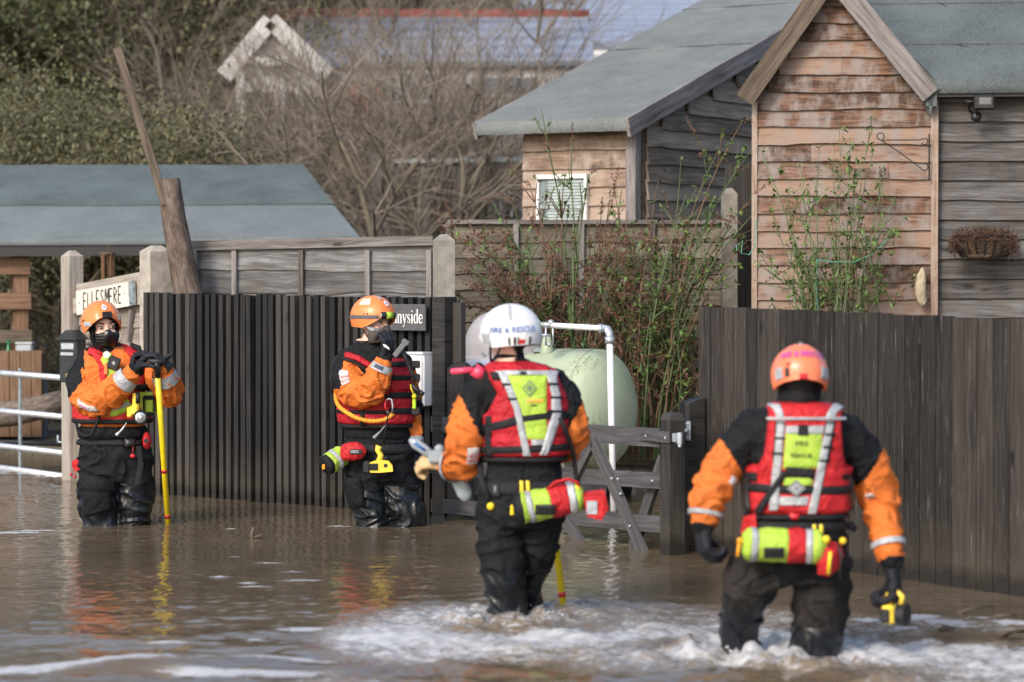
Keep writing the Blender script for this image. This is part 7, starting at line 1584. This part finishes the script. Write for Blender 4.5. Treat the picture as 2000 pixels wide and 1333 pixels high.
pad(root, 'waist_hem', around(T, 834, 856), M['suit_black'], 60, 8, .002, .010, .5); pad(root, 'waist_belt', around(T, 866, 884), M['webbing'], 60, 4, .008, .012, .2)
pad(root, 'cargo_pocket', thigh(lL, 70, 8, .22, .52), M['suit_black'], 12, 12, .008, .02, .15)
for l_, t0, t1 in ((aL, .74, .84), (aR, .78, .84)): mb = MB(); l_.band(mb, t0, t1, .006); obj('sleeve_band', mb, M['silver'], root, True)
pad(root, 'band_lettering', lambda a, b, o: aL.surf(.765+.05*b, 10-48*a, o), plain('navy_print', (.03,.05,.09), .6), 8, 4, .008, .003, .3)
pad(root, 'sleeve_patch', lambda a, b, o: aL.surf((.19+.12*b-.03*a), -18+32*a, o+.002), M['patch_white'], 6, 6, .006, .004, .05)
mb = MB()
for i, wd in enumerate(('AND', 'CUE')): text_on(mb, wd, .020, lambda x, y: aL.surf(.235+i*.034-y*1.5-x*.5, -2+x*560, .0145))
obj('patch_lettering', mb, M['red_ink'], root)
g_ = glove(root, J(752, 700, -.27), (.18, -.05, 1), (-.55, .6, .1), -1, (44, 50, 56, 60), M['glove_black'], sc=1.05)
mb = MB(); c_ = W(755, 680, Y0-.327); mb.prism([c_+Vector(p) for p in ((-.022,0,.022),(-.004,0,.018),(.012,0,.004),(.018,-.0,-.012),(.002,0,-.002),(-.014,0,.006))], (0,-.002,0)); obj('glove_logo', mb, M['white_plastic'], g_)
glove(root, J(811, 882, .0), (.12, 0, -1), (-.6, .5, 0), 1, (14, 18, 20, 24), M['glove_black'])
root2 = thing('radio', 'grey handheld radio in the raised glove of the respirator-wearing rescuer', 'radio', J(782, 690, -.27))
mb = MB(); a, b = J(770, 697, -.29), J(792, 669, -.31); d = (b-a).normalized(); nx_ = d.cross(Y1).normalized(); mb.rbox((a+b)/2, d*(b-a).length*.5, Y1*.014, nx_*.016, .006); mb.rbox(b, d*.016, Y1*.016, nx_*.022, .006); obj('radio_body', mb, plain('grey_radio', (.15,.16,.165), .5), root2)
# B's kit
rt = throw_bag('lime and black throw bag with orange tag hanging behind the respirator-wearing rescuer', J(633, 912, -.16), J(672, 888, -.08), .062, [(.25, M['webbing'], 'end_cap'), (.45, M['lime'], 'bag_panel'), (.6, M['silver'], 'reflective_band'), (1., M['lime'], 'bag_panel')], GRP)
mb = MB(); d = (J(633, 912, -.16)-J(672, 888, -.08)).normalized(); mb.rbox(J(634, 911, -.165)+d*.008, d*.004, Z3*.014, Vector((.5,-.8,0)).normalized()*.014, .002); obj('end_tab', mb, M['pod_orange'], rt)
c_ = J(690, 882, -.20); root2 = thing('belt_pouch', 'rounded red belt pouch above the cargo pocket of the respirator-wearing rescuer', 'pouch', c_-Z3*.05)
mb = MB(); mb.ball(c_, (.078, .04, .056), 24, 14); mb.rbox(c_+X1*-.03-Z3*.005, X1*.045, Y1*.034, Z3*.05, .02); me = remesh(mb, .005, 6); V = np.zeros(len(me.vertices)*3); me.vertices.foreach_get('co', V); me.vertices.foreach_set('co', (V.reshape(-1, 3)-np.array(ORI[root2.name])).ravel()); obj('pouch', me, M['vest_bright'], root2, True)
mb = MB(); mb.rbox(c_+Vector((.018, -.043, 0)), X1*.036, Y1*.003, Z3*.014, .002); lb_ = obj('pouch_label', mb, M['iron'], root2)
mb = MB(); mb.box(c_+Vector((.010, -.047, .005)), X1*.024, Y1*.001, Z3*.003); mb.box(c_+Vector((.010, -.047, -.005)), X1*.024, Y1*.001, Z3*.002); obj('label_print', mb, M['silver'], lb_)
q = J(744, 908, -.24); root2 = thing('hand_lamp', 'yellow pistol-grip torch hanging at the thigh of the respirator-wearing rescuer', 'torch', q-Z3*.06)
mb = MB(); mb.hull([q+Vector(p) for y in (-.022, .022) for p in ((-.062,y,-.045),(-.066,y,.012),(-.01,y,.03),(.045,y,.022),(.066,y,-.002),(.070,y,-.038),(.0,y,-.045))]); obj('body_shell', mb, M['yellow_plastic'], root2)
mb = MB(); mb.tube([q+Vector((-.01, 0, .02)), q+Vector((.0, 0, .055)), q+Vector((-.018, 0, .085)), q+Vector((-.01, 0, .108))], [.020, .017, .017, .02], 12); obj('handle', mb, M['yellow_plastic'], root2, True)
mb = MB(); mb.rbox(q+Vector((-.040, -.022, -.012)), X1*.024, Y1*.006, Z3*.020, .003); [mb.box(q+Vector((-.040, -.030, -.024+i*.008)), X1*.02, Y1*.002, Z3*.0018) for i in range(4)]; mb.rbox(q+Vector((-.082, .0, -.015)), X1*.022, Y1*.028, Z3*.036, .01); mb.tube([q+Vector((.03, 0, .035)), q+Vector((.012, 0, .05))], .007, 8); obj('lens_guard', mb, M['rubber'], root2)
mb = MB(); mb.tube([q+Vector((.028, -.0215, -.004)), q+Vector((.028, -.0235, -.004))], .012, 16); obj('round_badge', mb, M['iron'], root2)

# ---- droplets and froth thrown up round the two wading pairs of legs: nobody could count them
mb = MB(); rnd = random.Random(17)
for (q, r, n_) in (((992, 1203), .16, 40), ((1446, 1272), .17, 70), ((1590, 1288), .19, 55)):
    c = G(*q)
    for i in range(n_):
        a = rnd.uniform(0, 2*math.pi); d = r+abs(rnd.gauss(0, .07)); s = rnd.uniform(.0025, .0075); z = abs(rnd.gauss(0, .013))+.005
        p = c+Vector((math.cos(a)*d, math.sin(a)*d, z)); b = len(mb.v)
        mb.v += [tuple(p+Vector(k_)*s) for k_ in ((1.5,0,0),(-1.3,.2,.1),(0,1,0),(.1,-1,0),(0,0,.9),(0,.1,-.9))]
        for f in ((0,2,4),(2,1,4),(1,3,4),(3,0,4),(2,0,5),(1,2,5),(3,1,5),(0,3,5)): mb.face([b+x for x in f])
obj('splash', mb, plain('froth', (.55,.56,.57), .25), None, True, kind='stuff')
